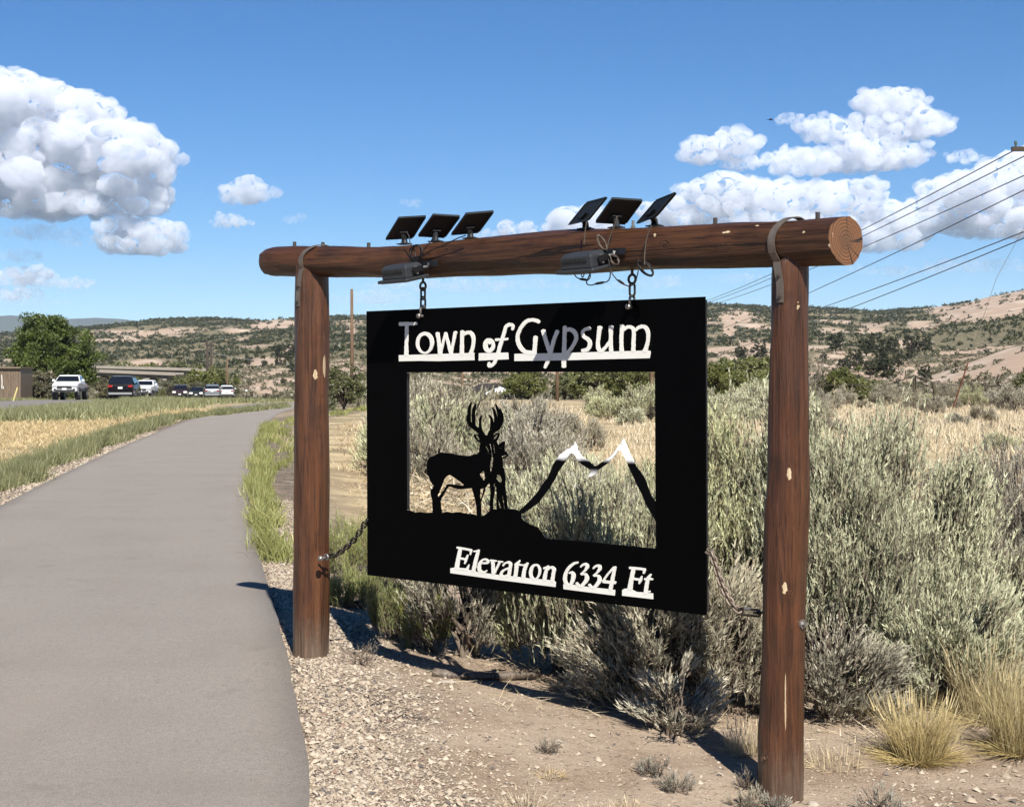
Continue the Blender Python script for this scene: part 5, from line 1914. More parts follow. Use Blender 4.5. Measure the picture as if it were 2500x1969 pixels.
bunchgrass('golden bunchgrass tuft standing alone beside the near post', 1945, 6.05, .31, .085, 620, 1, lean=.42)
bunchgrass('tall golden bunchgrass behind the lone tuft, below the shaggy sagebrush', 2090, 6.7, .42, .10, 480, 2)
bunchgrass('golden bunchgrass rooted beside the broken red brick', 2160, 6.15, .36, .09, 420, 3)
bunchgrass('wispy golden grass between the two grey sagebrushes', 2080, 7.6, .40, .12, 360, 4)
bunchgrass('pale golden grass at the foot of the big grey sagebrush', 2120, 8.6, .45, .16, 360, 5)
bunchgrass('golden grass tuft beyond the silvery sagebrush', 2060, 10.0, .45, .2, 320, 6)
bunchgrass('thin dry grass in the shade line behind the near post', 1580, 6.05, .16, .07, 150, 7, M_dryg)
bunchgrass('sparse dry stalks right of the near post', 1770, 5.9, .15, .10, 60, 8, M_dryg)
for k, (px, d, h, r, nb, lab) in enumerate([(1330, 5.1, .07, .05, 150, 'short straw tuft on the dirt below the panel, largest of three'), (1165, 5.45, .06, .05, 60, 'flattened pale tuft on the open dirt'),
                                            (1270, 5.0, .09, .06, 70, 'sparse straw tuft at the gravel margin'), (1590, 5.0, .08, .07, 60, 'thin spreading straw tuft on the dirt near the near post'),
                                            (1115, 5.0, .10, .07, 90, 'upright straw tuft on the gravel margin')]):
    bunchgrass(lab, px, d, h, r, nb, 20 + k, M_straw, .7)

# small grey dead and living plants on the dirt
for k, (px, d, H, R2, mt_, lab) in enumerate([
        (1390, 5.62, .065, .06, M_sage2, 'tiny grey-green sage seedling on the dirt with a twin beside it'), (1425, 5.45, .06, .055, M_sage2, 'second tiny sage seedling beside its twin'),
        (1583, 5.35, .06, .055, M_sage2, 'lone tiny sage seedling halfway to the near post'), (768, 7.0, .16, .13, M_twig, 'leafless grey twiggy plant on the gravel beside the far post'),
        (1160, 5.75, .06, .03, M_twig, 'tiny reddish dead stalk on the dirt'), (1588, 5.55, .08, .05, M_twig, 'dry sprig at the edge of the near post shadow'),
        (1860, 5.35, .09, .08, M_sage2, 'dead reddish plant on the ground before the golden tuft'), (2000, 5.1, .05, .10, M_sage2, 'low grey scrubby plant beside the white pebbles'),
        (1640, 5.33, .045, .035, M_sage2, 'pale sprig at the foot of the near post')]):
    f_, s_ = shrub(300 + k, H, R2, R2, 6, 16, 9 if mt_ is not M_twig else 7, 6 if mt_ is not M_twig else 1, .014, .003, .035, .6, .1, .0025)
    make_shrub('seedling', lab, 'plant', f_, s_, M_sage3, ground_at(px, d))


# ------------------------------------------------------------------ gravel, pebbles, litter
def stones(name, x, y, size, g2, mat, label, sink=.3):
    """many small angular stones in one mesh"""
    base = np.array([[0, 0, .9], [.95, 0, -.25], [.3, .9, -.3], [-.78, .56, -.2], [-.75, -.58, -.3], [.32, -.9, -.22]])
    Fb = np.array([[0, 1, 2], [0, 2, 3], [0, 3, 4], [0, 4, 5], [0, 5, 1]])
    n = len(x)
    k = len(base)
    a = g2.uniform(0, 2 * np.pi, n)
    v = base[None] * g2.uniform(.65, 1.35, (n, k, 1)) + g2.normal(size=(n, k, 3)) * .10
    v = v * np.stack([g2.uniform(.7, 1.3, n), g2.uniform(.6, 1.1, n), g2.uniform(.35, .75, n)], -1)[:, None]
    ca, sa = np.cos(a)[:, None], np.sin(a)[:, None]
    vx, vy = v[..., 0] * ca - v[..., 1] * sa, v[..., 0] * sa + v[..., 1] * ca
    tl_ = g2.normal(size=(n, 1)) * .35
    vz = v[..., 2] + vx * tl_
    z = ground_z(x, y)
    out = np.stack([x[:, None] + vx * size[:, None], y[:, None] + vy * size[:, None], z[:, None] + (vz + sink) * size[:, None]], -1)
    Fv = (Fb[None] + (np.arange(n) * k)[:, None, None]).reshape(-1, 3)
    o = link(name, mk_mesh(name, out.reshape(-1, 3), [Fv], dict(tint=np.repeat(g2.uniform(0, 1, n), k))), mat)
    o['kind'] = 'stuff'
    o['label'] = label
    o['category'] = 'gravel'
    return o


m, t, b = new_mat('gravel_stone')
ti = t.attr('tint')
c = t.mix(ti, (.40, .31, .22), (.80, .66, .50))
c = t.mix(t.ss(t.m('FRACT', t.m('MULTIPLY', ti, 13.7)), .90, .93), c, (.17, .15, .14))
c = t.mix(t.ss(t.m('FRACT', t.m('MULTIPLY', ti, 29.1)), .94, .96), c, (.36, .24, .18))
c = t.mix(t.ss(t.m('FRACT', t.m('MULTIPLY', ti, 7.9)), .78, .85), c, (.74, .64, .50))
c = t.mix(t.m('MULTIPLY', t.noise(t.pos(), 160, 3), .35), c, (.18, .14, .11))
t.put(b, 'Base Color', c)
b.inputs['Roughness'].default_value = .9
b.inputs['Specular IOR Level'].default_value = .2
M_stone = m
g = np.random.default_rng(77)
n = 52000
yy = 4.4 + 12 * g.uniform(0, 1, n) ** 1.7
s_ = -.05 + np.abs(g.normal(size=n)) * .31 + g.uniform(0, .12, n)
keep0 = (s_ > 0) | (g.uniform(0, 1, n) < .25)
yy, s_ = yy[keep0], s_[keep0]
n = len(yy)
lim = .62 + .28 * np.sin(yy * 1.3) + .25 * np.sin(yy * 3.1)
kp = s_ < lim + .35
yy, s_ = yy[kp], s_[kp]
xx = xe(yy) + s_
sz = np.minimum(np.exp(g.normal(size=len(xx)) * .58 + math.log(.0043)), .018)
stones('gravel', xx, yy, sz, g, M_stone, 'pale loose gravel shoulder along the right edge of the path')
n = 6000
yy = np.exp(g.uniform(np.log(8), np.log(40), n))
xx = xl(yy) - np.abs(g.normal(size=n)) * .22 - .01
stones('gravel', xx, yy, np.exp(g.normal(size=n) * .4 + math.log(.013)), g, M_stone, 'gravel shoulder along the left edge of the path')
n = 9000
yy = g.uniform(4.4, 9, n)
xx = xe(yy) + g.uniform(.5, 3.6, n)
stones('pebbles', xx, yy, np.exp(g.normal(size=n) * .5 + math.log(.0042)), g, M_stone, 'small pebbles strewn over the dirt')
n = 700
yy = g.uniform(4.5, 6.4, n)
xx = .30 * yy - .45 + g.uniform(0, 1.2, n)
stones('pebbles', xx, yy, np.exp(g.normal(size=n) * .5 + math.log(.008)), g, M_stone, 'pale stones on the ground right of the near post')
# straw and twig litter on the dirt
n = 1700
yy = g.uniform(4.4, 9.5, n)
xx = xe(yy) + .35 + g.uniform(0, 1, n) ** .8 * 3.6
dr_ = unit(np.stack([g.normal(size=n), g.normal(size=n), np.abs(g.normal(size=n)) * .12], -1))
V_, Ft = blades(np.stack([xx, yy, ground_z(xx, yy) + .004], -1), dr_, g.uniform(.008, .045, n), g.uniform(.001, .0024, n), g.uniform(0, .2, n), g)
stuff('straw_litter', V_, [Ft], np.repeat(g.uniform(0, 1, n), 5), M_straw, 'dry straw litter lying on the dirt')
n = 5000
yy = g.uniform(4.4, 9.0, n)
xx = xe(yy) + .5 + g.uniform(0, 1, n) ** .8 * 3.4
dr_ = unit(np.stack([g.normal(size=n), g.normal(size=n), np.abs(g.normal(size=n)) * .1], -1))
V_, Ft = blades(np.stack([xx, yy, ground_z(xx, yy) + .003], -1), dr_, g.uniform(.006, .04, n), g.uniform(.001, .003, n), g.uniform(0, .2, n), g)
stuff('twig_litter', V_, [Ft], None, M_twig, 'grey-brown twig crumbs lying on the dirt')
n = 3000
yy = g.uniform(6.3, 9.5, n)
xx = np.interp(yy, [5, 7, 10], [.5, -.35, -1.0]) + g.uniform(0, 1, n) * 3.2
dr_ = unit(np.stack([g.normal(size=n), g.normal(size=n), np.abs(g.normal(size=n)) * .5], -1))
V_, Ft = blades(np.stack([xx, yy, ground_z(xx, yy)], -1), dr_, g.uniform(.03, .16, n), g.uniform(.0015, .004, n), g.uniform(0, .4, n), g)
stuff('dead_grass_litter', V_, [Ft], np.repeat(g.uniform(0, .8, n), 5), M_dryg, 'dead grass lying under and around the sagebrush')


def rock(label, px, d, size, seed, mat, name='rock', sq=(1, .8, .6)):
    bm = bmesh.new()
    bmesh.ops.create_icosphere(bm, subdivisions=3, radius=1)
    rr3 = random.Random(seed)
    for v in bm.verts:
        n_ = float(fbm(np.array([v.co.x * 1.3 + seed]), np.array([v.co.y * 1.3 + v.co.z * 1.7]), 3, seed)[0]) - .5
        v.co *= 1 + n_ * .7
        v.co.x *= size * sq[0]
        v.co.y *= size * sq[1]
        v.co.z *= size * sq[2]
    me = bpy.data.meshes.new(name)
    bm.to_mesh(me)
    bm.free()
    q = ground_at(px, d)
    o = link(name, me, mat)
    o.location = q + Vector((0, 0, size * sq[2] * .45))
    return tag(o, label, 'rock')


M_pale = mat_plain('pale_rock', (.55, .47, .38), .9, 0, .2, .25, 40, .5)
rock('white stone at the right foot of the near post', 1722, 5.42, .026, 3, M_pale)
rock('pale flat stone in front of the fallen branch', 947, 6.85, .035, 4, M_pale, sq=(1.2, .8, .45))
rock('second pale stone on the dirt edge right of the fallen branch', 1030, 6.5, .02, 6, M_pale, sq=(1.5, .8, .4))
M_brick = mat_plain('broken_red_brick', (.45, .20, .13), .9, 0, .2, .2, 60, .4)
rock('broken piece of red brick among white pebbles', 2108, 5.36, .030, 9, M_brick, 'brick_fragment', (1.6, .6, .45))
rock('small red brick crumb beside the larger piece', 2020, 5.18, .012, 12, M_brick, 'brick_fragment', (1.3, .8, .6))

# fallen branch
M_bark = wood_mat('weathered_branch', (.10, .075, .055), (.27, .215, .165), (.22, .17, .13), None, (), 4.4)
bpts = []
for (px, d, h) in [(918, 6.98, .022), (955, 6.96, .022), (990, 6.96, .024), (1025, 6.99, .026), (1062, 7.03, .03), (1100, 7.08, .035), (1142, 7.16, .045)]:
    q = ground_at(px, d)
    bpts.append((q.x, q.y, q.z + h))
bc = crom(bpts, 6)
mb = MB()
rads = [.023 + .0022 * math.sin(k * .55) + .0012 * math.sin(k * 1.9) - .00014 * k for k in range(len(bc))]
mb.tube([Vector(p) for p in bc], rads, 12)
for (k, dv2, l_) in ((14, (-.04, -.05, .012), 1),):
    a_ = Vector(bc[k])
    mb.tube([a_, a_ + Vector(dv2) * .6, a_ + Vector(dv2) * 1.3], [.012, .009, .004], 6)
br_ = mb.build('fallen_branch', M_bark, None, True)
tag(br_, 'grey weathered branch lying on the ground under the sign', 'branch')


# ------------------------------------------------------------------ clouds: real bodies far beyond the hills
def vnoise3(p, seed=0):
    i_ = np.floor(p).astype(np.int64)
    f_ = p - i_
    f_ = f_ * f_ * (3 - 2 * f_)

    def h(dx, dy, dz):
        n = ((i_[:, 0] + dx) * 374761393 + (i_[:, 1] + dy) * 668265263 + (i_[:, 2] + dz) * 2147483647 + seed * 974711) & 0x7fffffff
        n = ((n ^ (n >> 13)) * 1274126177) & 0x7fffffff
        return ((n ^ (n >> 16)) & 0xffff) / 65535.0
    r = 0
    for dx in (0, 1):
        for dy in (0, 1):
            for dz in (0, 1):
                w = (f_[:, 0] if dx else 1 - f_[:, 0]) * (f_[:, 1] if dy else 1 - f_[:, 1]) * (f_[:, 2] if dz else 1 - f_[:, 2])
                r = r + w * h(dx, dy, dz)
    return r


def ico(sub):
    bm = bmesh.new()
    bmesh.ops.create_icosphere(bm, subdivisions=sub, radius=1)
    v = np.array([q.co[:] for q in bm.verts])
    f = np.array([[q.index for q in fc.verts] for fc in bm.faces])
    bm.free()
    return v, f


m = bpy.data.materials.new('cloud_vapour')
m.use_nodes = True
t = NT(m.node_tree)
for nd in list(m.node_tree.nodes):
    m.node_tree.nodes.remove(nd)
pvn = t.add('ShaderNodeVolumePrincipled')
pvn.inputs['Color'].default_value = (.87, .89, .935, 1)
pvn.inputs['Anisotropy'].default_value = 0.0
wz = t.pos()
n_a = t.noise(wz, .0042, 5, .62)
n_b = t.noise(wz, .014, 4, .62)
dens = t.ss(t.m('ADD', n_a, t.m('MULTIPLY', t.m('SUBTRACT', n_b, .5), .40)), .40, .66)
mul = t.add('ShaderNodeValue')
mul.outputs[0].default_value = .0125
t.put(pvn, 'Density', t.m('MULTIPLY', t.m('ADD', .28, t.m('MULTIPLY', dens, .72)), mul.outputs[0]))
out = t.add('ShaderNodeOutputMaterial')
t.put(out, 'Volume', pvn.outputs[0])
m.cycles.volume_step_rate = .35
M_cloud = m
M_thin = m.copy()
M_thin.name = 'thin_cloud_vapour'
[nd for nd in M_thin.node_tree.nodes if nd.type == 'VALUE'][0].outputs[0].default_value = .0035
CD = 16000.0
icv, icf = ico(2)


def cloud(label, parts, seed, group=None, frame=None):
    """puffs heaped inside the ellipses, fused and roughened"""
    g2 = np.random.default_rng(seed)
    vs_, fs_, o_ = [], [], 0
    k_ = CD / F
    small = min(q[3] for q in parts)
    for (cx_, cy_, rx, ry) in parts:
        n_ = int(np.clip(rx * ry / 16, 26, 260))
        a = g2.uniform(0, 2 * np.pi, n_)
        rr_ = np.sqrt(g2.uniform(0, 1, n_)) * (1 + .18 * np.sin(a * 3 + seed) + .12 * np.sin(a * 7 + 2 * seed))
        pr2 = np.maximum(ry * g2.uniform(.13, .5, n_) * (1.15 - .6 * rr_), 3.2)
        x = cx_ + rx * .92 * rr_ * np.cos(a)
        y = cy_ + ry * .75 * rr_ * np.sin(a)
        flat = cy_ + ry * .72                       # a level base
        y = np.minimum(y, flat - pr2 * .55)
        dpt = g2.normal(size=n_) * ry * .7
        for i_ in range(n_):
            c = np.array(P(x[i_], y[i_], CD))
            c[1] += dpt[i_] * k_
            sq = np.array([g2.uniform(1, 1.5), 1.0, g2.uniform(.75, 1.0)])
            vs_.append(icv * (pr2[i_] * k_) * sq + c)
            fs_.append(icf + o_)
            o_ += len(icv)
    vs_ = np.concatenate(vs_)
    me = mk_mesh('cloud_src', vs_, [np.concatenate(fs_)])
    tmp = bpy.data.objects.new('cloud_src', me)
    col.objects.link(tmp)
    rm = tmp.modifiers.new('remesh', 'REMESH')
    rm.mode = 'VOXEL'
    rm.voxel_size = max(2.4, min(4.4, small * .13)) * k_
    dg = bpy.context.evaluated_depsgraph_get()
    ev = tmp.evaluated_get(dg)
    me2 = bpy.data.meshes.new_from_object(ev)
    bpy.data.objects.remove(tmp)
    n_ = len(me2.vertices)
    co = np.empty(n_ * 3)
    me2.vertices.foreach_get('co', co)
    co = co.reshape(-1, 3)
    nr = np.empty(n_ * 3)
    me2.vertex_normals.foreach_get('vector', nr)
    nr = nr.reshape(-1, 3)
    q = co / k_
    d_ = np.zeros(n_)
    for (sc_, am) in ((34., 10.), (16., 8.), (8., 5.5), (4.5, 2.5)):
        nn = vnoise3(q / sc_ + 31.7, seed)
        d_ += (1 - np.abs(2 * nn - 1) * 1.6) * am * min(1, small / 30)
    d_ = np.maximum(d_, 0)
    up = np.clip(nr[:, 2] + .6, .15, 1)             # the base stays flatter than the crown
    co = co + nr * (d_ * up * k_ * .75 + min(3.0, small * .10) * k_)[:, None]
    me2.vertices.foreach_set('co', co.ravel())
    me2.polygons.foreach_set('use_smooth', np.ones(len(me2.polygons), bool))
    me2.materials.clear()
    o = link('cloud', me2, M_thin if ('thin' in label or 'faint' in label or 'tiny' in label) else M_cloud)
    return tag(o, label, 'cloud', group)


for k, (lab, parts) in enumerate(CLOUDS.items()):
    cloud(lab, parts, 900 + k)


# ------------------------------------------------------------------ trees and big shrubs of the middle distance
def tree_mesh(seed, H, R, zb, n_cl, per, leaf, lobes=None, rz=None):
    """crown of leaf clumps over limbs; returns leaves and limbs"""
    g2 = np.random.default_rng(seed)
    rz = rz or (H - zb) / 2
    zc_ = H - rz
    ph = g2.uniform(0, 2 * np.pi, n_cl)
    ct = g2.uniform(-.85, 1, n_cl)
    rad = g2.uniform(.25, 1.0, n_cl) ** .5 * (1 + .16 * np.sin(3 * ph + seed) + .1 * np.sin(5 * ph))
    st_ = np.sqrt(1 - ct ** 2)
    c = np.stack([R * rad * st_ * np.cos(ph), R * rad * st_ * np.sin(ph), zc_ + rz * rad * ct], -1)
    if lobes:
        for (lx, lz, lr) in lobes:
            k = g2.integers(0, n_cl, n_cl // 8)
            c[k] = np.array([lx, 0, lz]) + g2.normal(size=(len(k), 3)) * lr * .5
    cs = g2.uniform(.7, 1.3, n_cl) * R * .18
    i_ = np.repeat(np.arange(n_cl), per)
    N = len(i_)
    off = unit(g2.normal(size=(N, 3))) * (g2.uniform(0, 1, N) ** .45)[:, None] * cs[i_][:, None]
    off[:, 2] *= .75
    b0 = c[i_] + off
    b0[:, 2] = np.maximum(b0[:, 2], .15)
    dr_ = unit(off + g2.normal(size=(N, 3)) * cs.mean() * .7 + np.array([0, 0, .25 * cs.mean()]))
    V1, F1 = leaf_tris(b0, dr_, leaf * g2.uniform(.6, 1.4, N), leaf * .8 * g2.uniform(.6, 1.4, N), g2)
    tn = np.repeat(np.clip(g2.uniform(0, 1, n_cl)[i_] * .55 + .45 * g2.uniform(0, 1, N), 0, .85), 3)
    nb = min(n_cl, 40)
    top = c[:nb]
    root_ = np.tile(np.array([[0, 0, max(zb * .9, H * .16)]]), (nb, 1)) + g2.normal(size=(nb, 3)) * [.05 * R, .05 * R, .06 * H]
    p2 = bez(root_, (root_ + top) * .5 + np.array([0, 0, .08 * H]), top, 6)
    V2, F2 = tubes_np(p2, np.tile(np.linspace(.028, .006, 6) * R * .8, (nb, 1)), 5)
    tr_ = np.array([[[0, 0, -.2], [.03 * R, 0, H * .12], [-.02 * R, .02 * R, H * .3], [.02 * R, 0, H * .5]]])
    V3, F3 = tubes_np(tr_, np.array([[.075, .06, .05, .025]]) * R, 8)
    return (V1, [F1], tn), (np.concatenate([V2, V3]), [F2, F3 + len(V2)])


M_trunk = mat_plain('bark', (.12, .095, .075), .9, 0, .1, .35, 6, .4)


def tree(name, label, cat, px, d, H, R, seed, mat, zb=.25, n_cl=110, per=60, leaf=.2, group=None, lobes=None, data=None, sc_=1.0, x=None, sink=0.0):
    if data is None:
        cr_, tr_ = tree_mesh(seed, H, R, zb, n_cl, per, leaf, lobes)
        data = (mk_mesh('crown', cr_[0], cr_[1], dict(tint=cr_[2])), mk_mesh('trunk', tr_[0], tr_[1]))
    o = thing(name, label, cat, (0, 0, 0), group)
    link('crown', data[0], mat, o)
    link('trunk', data[1], M_trunk, o)
    xx_ = (px - CX) / F * d
    o.location = (xx_, d, gz(xx_, d) - .05 - sink)
    o.rotation_euler = (0, 0, (seed * 1.7) % 6.28)
    o.scale = (sc_,) * 3
    return o, data


tree('broadleaf_tree', 'big dense green tree behind the white pickup, beside the wooden shed', 'tree', 108, 150, 9.2, 4.7, 401, M_tree, .8, 300, 170, .25, lobes=[(0, 8.6, 1.6), (2, 8.3, 1.4), (-3, 3.5, 2)], sc_=.84)
o, dB = tree('olive_shrub', 'broad olive bush left of the sign under the tall pole', 'shrub', 728, 72, 2.2, 1.15, 402, M_willow, .1, 80, 70, .10)
# shrubs behind the road and cars
SH = [mk for mk in (None,)]
shd = []
for k in range(3):
    cr_, tr_ = tree_mesh(410 + k, 3.0, 1.9, .05, 70, 60, .20)
    shd.append((mk_mesh('crown', cr_[0], cr_[1], dict(tint=cr_[2])), mk_mesh('trunk', tr_[0], tr_[1])))
dull = foliage_mat('dull_bush_leaf', (.11, .10, .055), (.25, .23, .13), None, .15)
dsh = []
for (a_, b_) in shd:
    c_ = a_.copy()
    c_.materials.append(dull)
    a_.materials.append(M_willow)
    b_.materials.append(M_trunk)
    dsh.append((c_, b_))
for k, (px, d, s_, dl_) in enumerate([(375, 240, 1.5, 0), (400, 250, 1.9, 1), (425, 245, 2.1, 0), (450, 250, 2.4, 0), (470, 255, 2.0, 0), (385, 230, 1.0, 1), (350, 235, 1.3, 1), (330, 240, 1.2, 1), (415, 236, 1.2, 1), (490, 262, 1.1, 1)]):
    tree('roadside_bush', 'olive bush behind the line of cars, in front of the viaduct', 'bush', px, d, 3, 2, 420 + k, None, data=(dsh if dl_ else shd)[k % 3], sc_=s_ * .72, group='bushes behind the far cars')
for k, (px, d, s_) in enumerate([(190, 478, 2.2), (215, 482, 2.6), (238, 476, 2.4), (262, 480, 2.8), (285, 484, 2.5), (308, 478, 2.7), (332, 480, 2.4), (355, 476, 2.2), (378, 482, 2.4), (400, 480, 2.0)]):  # trees added to darken the gap under the decks, for its shade too
    tree('river_tree', 'dark tree in the hollow under the highway viaducts', 'tree', px, d, 3, 2, 430 + k, None, data=shd[k % 3], sc_=s_, group='trees under the viaducts', sink=1.0)
for k, (px, d, s_) in enumerate([(62, 133, .85), (78, 135, .95), (92, 132, .8), (228, 140, .7), (242, 138, .6)]):
    tree('roadside_bush', 'grey-brown brush beside the big green tree', 'bush', px, d, 3, 2, 440 + k, None, data=dsh[k % 3], sc_=s_, group='brush beside the big tree')
for k, (px, d, s_) in enumerate([(1098, 165, .95), (1118, 160, .9), (1112, 172, 1.2), (1210, 160, 1.05), (1228, 168, 1.1), (1196, 150, .8)]):
    tree('valley_tree', 'olive tree between the white house and the middle pole, seen through the sign', 'tree', px, d, 3, 2, 450 + k, None, data=shd[k % 3], sc_=s_, group='valley trees seen through the sign')
for k, (px, d, s_) in enumerate([(1262, 118, .95), (1285, 125, 1.1), (1310, 120, 1.05), (1335, 128, 1.15), (1358, 116, 1.15), (1376, 110, 1.1), (1345, 105, .85), (1395, 112, 1.2), (1250, 130, .9)]):
    tree('valley_tree', 'dark green tree of the row beyond the golden mound, seen through the sign', 'tree', px, d, 3, 2, 460 + k, None, data=shd[(k + 1) % 3], sc_=s_, group='tree row beyond the golden mound')
for k, (px, d, s_) in enumerate([(1545, 120, 1.1), (1575, 122, 1.25), (1605, 118, 1.1), (1525, 112, .9), (1590, 108, .8), (1560, 100, .6)]):
    tree('valley_tree', 'yellow-green round tree between the sign and the near post', 'tree', px, d, 3, 2, 470 + k, None, data=shd[k % 3], sc_=s_, group='round trees beyond the tall sagebrush')
for k, (px, d, s_) in enumerate([(1790, 96, .75), (1770, 98, .6), (1822, 100, .55), (2163, 95, .5), (2195, 92, .7), (1860, 102, .5)]):
    tree('fence_bush', 'green bush behind the wire fence', 'bush', px, d, 3, 2, 480 + k, None, data=shd[k % 3], sc_=s_, group='bushes along the wire fence')

# ---- junipers one by one on the pink slope to the right, then the far wood as one mass
jun = []
for k in range(3):
    cr_, tr_ = tree_mesh(500 + k, 4.2, 1.9, .1, 46, 34, .34)
    jun.append((mk_mesh('crown', cr_[0], cr_[1], dict(tint=cr_[2])), mk_mesh('trunk', tr_[0], tr_[1])))
    jun[-1][0].materials.append(M_jun)
    jun[-1][1].materials.append(M_trunk)


def on_hill(px, py, d0=170, d1=1500):
    """first place where the view ray meets the terrain"""
    ds = np.geomspace(d0, d1, 400)
    xs = (px - CX) / F * ds
    zr = ZC - (py - HY) / F * ds
    h = ground_z(xs, ds)
    k = np.argmax(h > zr)
    return ds[k] if h[k] > zr[k] else None


for k, (px, py, s_) in enumerate([(1735, 812, .8), (1768, 800, .7), (1790, 790, 1.0), (1810, 782, 1.3), (1820, 815, .7), (1843, 800, 1.2), (1862, 790, 1.4), (1880, 806, 1.5), (1868, 768, 1.1), (1905, 775, 1.0),
                                  (1770, 745, 1.3), (1835, 755, 1.2), (1855, 748, 1.3), (1888, 752, 1.2), (1930, 762, .7), (1960, 808, 1.0), (1700, 800, 1.0), (1690, 780, 1.0), (1608, 760, 1.1), (1570, 765, 1.0), (1930, 750, 1.3), (1960, 745, 1.0),
                                  (1745, 770, .7), (1755, 825, .6), (1800, 828, .6), (1900, 822, .6), (612, 770, .8), (590, 775, .6), (560, 778, .5), (528, 775, .6), (620, 790, .7), (600, 815, .5), (590, 758, .9), (615, 752, .9)]):
    d = on_hill(px, py)
    if d is None:
        continue
    tree('juniper', ('dark juniper on the pale slope beyond the bend of the path' if px < 700 else 'juniper on the hillside between the sign and the near post' if px < 1650 else 'juniper high on the pink slope, under the dark tree belt' if py < 772 else 'juniper low on the pink slope behind the wire fence'), 'juniper', px, d, 4, 2, 520 + k, None, data=jun[k % 3], sc_=s_ * .8 * d / 330, group='single junipers on the bare slopes')

g = np.random.default_rng(91)
NJ = 34000
dj = np.sqrt(g.uniform(420 ** 2, 1680 ** 2, NJ))
pxj = g.uniform(-250, 2450, NJ)
xj = (pxj - CX) / F * dj
zj = ground_z(xj, dj)
yj = HY - (zj - ZC) * F / dj
bj = np.zeros(NJ)
wxj = (fbm(xj / 16., dj / 25., 4, 51) - .5)
for (bx, by, brx, bry) in BARE:
    bj = np.maximum(bj, 1.25 - np.hypot((pxj - bx) / brx, (yj - by) / bry) + wxj * 1.6)
bj = sstep(bj, .1, .55)
bj = np.maximum(bj, sstep(fbm(xj / 45., dj / 70., 4, 61), .66, .74) * .8)
dens = (.30 + .70 * sstep(fbm(xj / 40., dj / 60., 4, 71), .36, .56)) * (1 - .93 * bj) * np.where(dj < 520, .55, 1.0)
kp = g.uniform(0, 1, NJ) < dens * .95
xj, dj, zj = xj[kp], dj[kp], zj[kp]
nj = len(xj)
per = 18
sz = g.uniform(.9, 2.0, nj) * np.interp(dj, [420, 1600], [.8, 1.25])
i_ = np.repeat(np.arange(nj), per)
N = nj * per
off = unit(g.normal(size=(N, 3)))
off[:, 2] = np.abs(off[:, 2]) * 1.15
off *= (g.uniform(.35, 1, N))[:, None] * sz[i_][:, None]
b0 = np.stack([xj, dj, zj], -1)[i_] + off
dr_ = unit(off * .6 + g.normal(size=(N, 3)) * sz[i_][:, None] * .5)
V1, F1 = leaf_tris(b0, dr_, sz[i_] * g.uniform(.4, .8, N), sz[i_] * g.uniform(.45, .85, N), g)
tn = np.repeat(np.clip(g.uniform(0, 1, nj)[i_] * .6 + g.uniform(0, .4, N), 0, 1), 3)
o = stuff('juniper_wood', V1, [F1], tn, M_jun)
o['label'] = 'juniper woodland covering the hills'
o['category'] = 'woodland'
# low grey scrub on the nearer slopes
NS = 9000
ds_ = np.sqrt(g.uniform(150 ** 2, 480 ** 2, NS))
pxs = g.uniform(-100, 2350, NS)
xs_ = (pxs - CX) / F * ds_
road_x = np.interp(ds_, rc[:, 1], rc[:, 0])
kp = (np.abs(xs_ - road_x) > 9) & (fbm(xs_ / 14., ds_ / 20., 3, 81) > .42)
xs_, ds_ = xs_[kp], ds_[kp]
zs_ = ground_z(xs_, ds_)
ns = len(xs_)
per = 16
sz = g.uniform(.35, .95, ns)
i_ = np.repeat(np.arange(ns), per)
N = ns * per
off = unit(g.normal(size=(N, 3)))
off[:, 2] = np.abs(off[:, 2]) * .8
off *= (g.uniform(.3, 1, N))[:, None] * sz[i_][:, None]
b0 = np.stack([xs_, ds_, zs_], -1)[i_] + off
dr_ = unit(off * .6 + g.normal(size=(N, 3)) * sz[i_][:, None] * .5)
V1, F1 = leaf_tris(b0, dr_, sz[i_] * g.uniform(.4, .8, N), sz[i_] * g.uniform(.4, .7, N), g)
tn = np.repeat(np.clip(g.uniform(0, 1, ns)[i_] * .6 + g.uniform(0, .3, N), 0, .85), 3)
o = stuff('hillside_scrub', V1, [F1], tn, dull)
o['label'] = 'low dull scrub dotted over the nearer slopes'
o['category'] = 'scrub'


# ---- bare dead shrubs
def dead_shrub(label, px, d, H, seed, sp=.35):
    rr3 = random.Random(seed)
    mb = MB()

    def grow(p, v, l, r, lev):
        q = p + v * l * .5 + Vector((rr3.uniform(-.1, .1), rr3.uniform(-.1, .1), 0)) * l
        e = p + v * l
        mb.tube([p, q, e], [r, r * .8, r * .6], 4)
        if lev > 0:
            for k in range(rr3.choice((2, 3))):
                nv = (v + Vector((rr3.uniform(-1, 1), rr3.uniform(-1, 1), rr3.uniform(-.3, .5))) * .7).normalized()
                grow(e if k else q, nv, l * rr3.uniform(.5, .75), r * .55, lev - 1)
    for k in range(4):
        grow(Vector((0, 0, -.05)), Vector((rr3.uniform(-sp, sp), rr3.uniform(-sp, sp), 1)).normalized(), H * .42, H * .012, 3)
    o = mb.build('dead_shrub', M_deadw)
    o.location = ground_at(px, d)
    return tag(o, label, 'shrub')


M_deadw = mat_plain('silver_dead_wood', (.30, .26, .21), .9, 0, .1, .25, 5)
dead_shrub('leafless grey dead shrub just right of the near post', 1728, 90, 3.4, 1)
dead_shrub('leafless dead shrub beyond the fence, right of the reddish guy wire', 2085, 88, 2.2, 2)
dead_shrub('leafless pale dead shrub at the fence end among sagebrush', 2130, 84, 2.0, 3)
dead_shrub('thorny bare shrub between the sagebrush and the golden mound', 1165, 24, .9, 5)
dead_shrub('bare shrub on the golden field behind the silvery sagebrush', 1895, 30, .6, 8, .8)

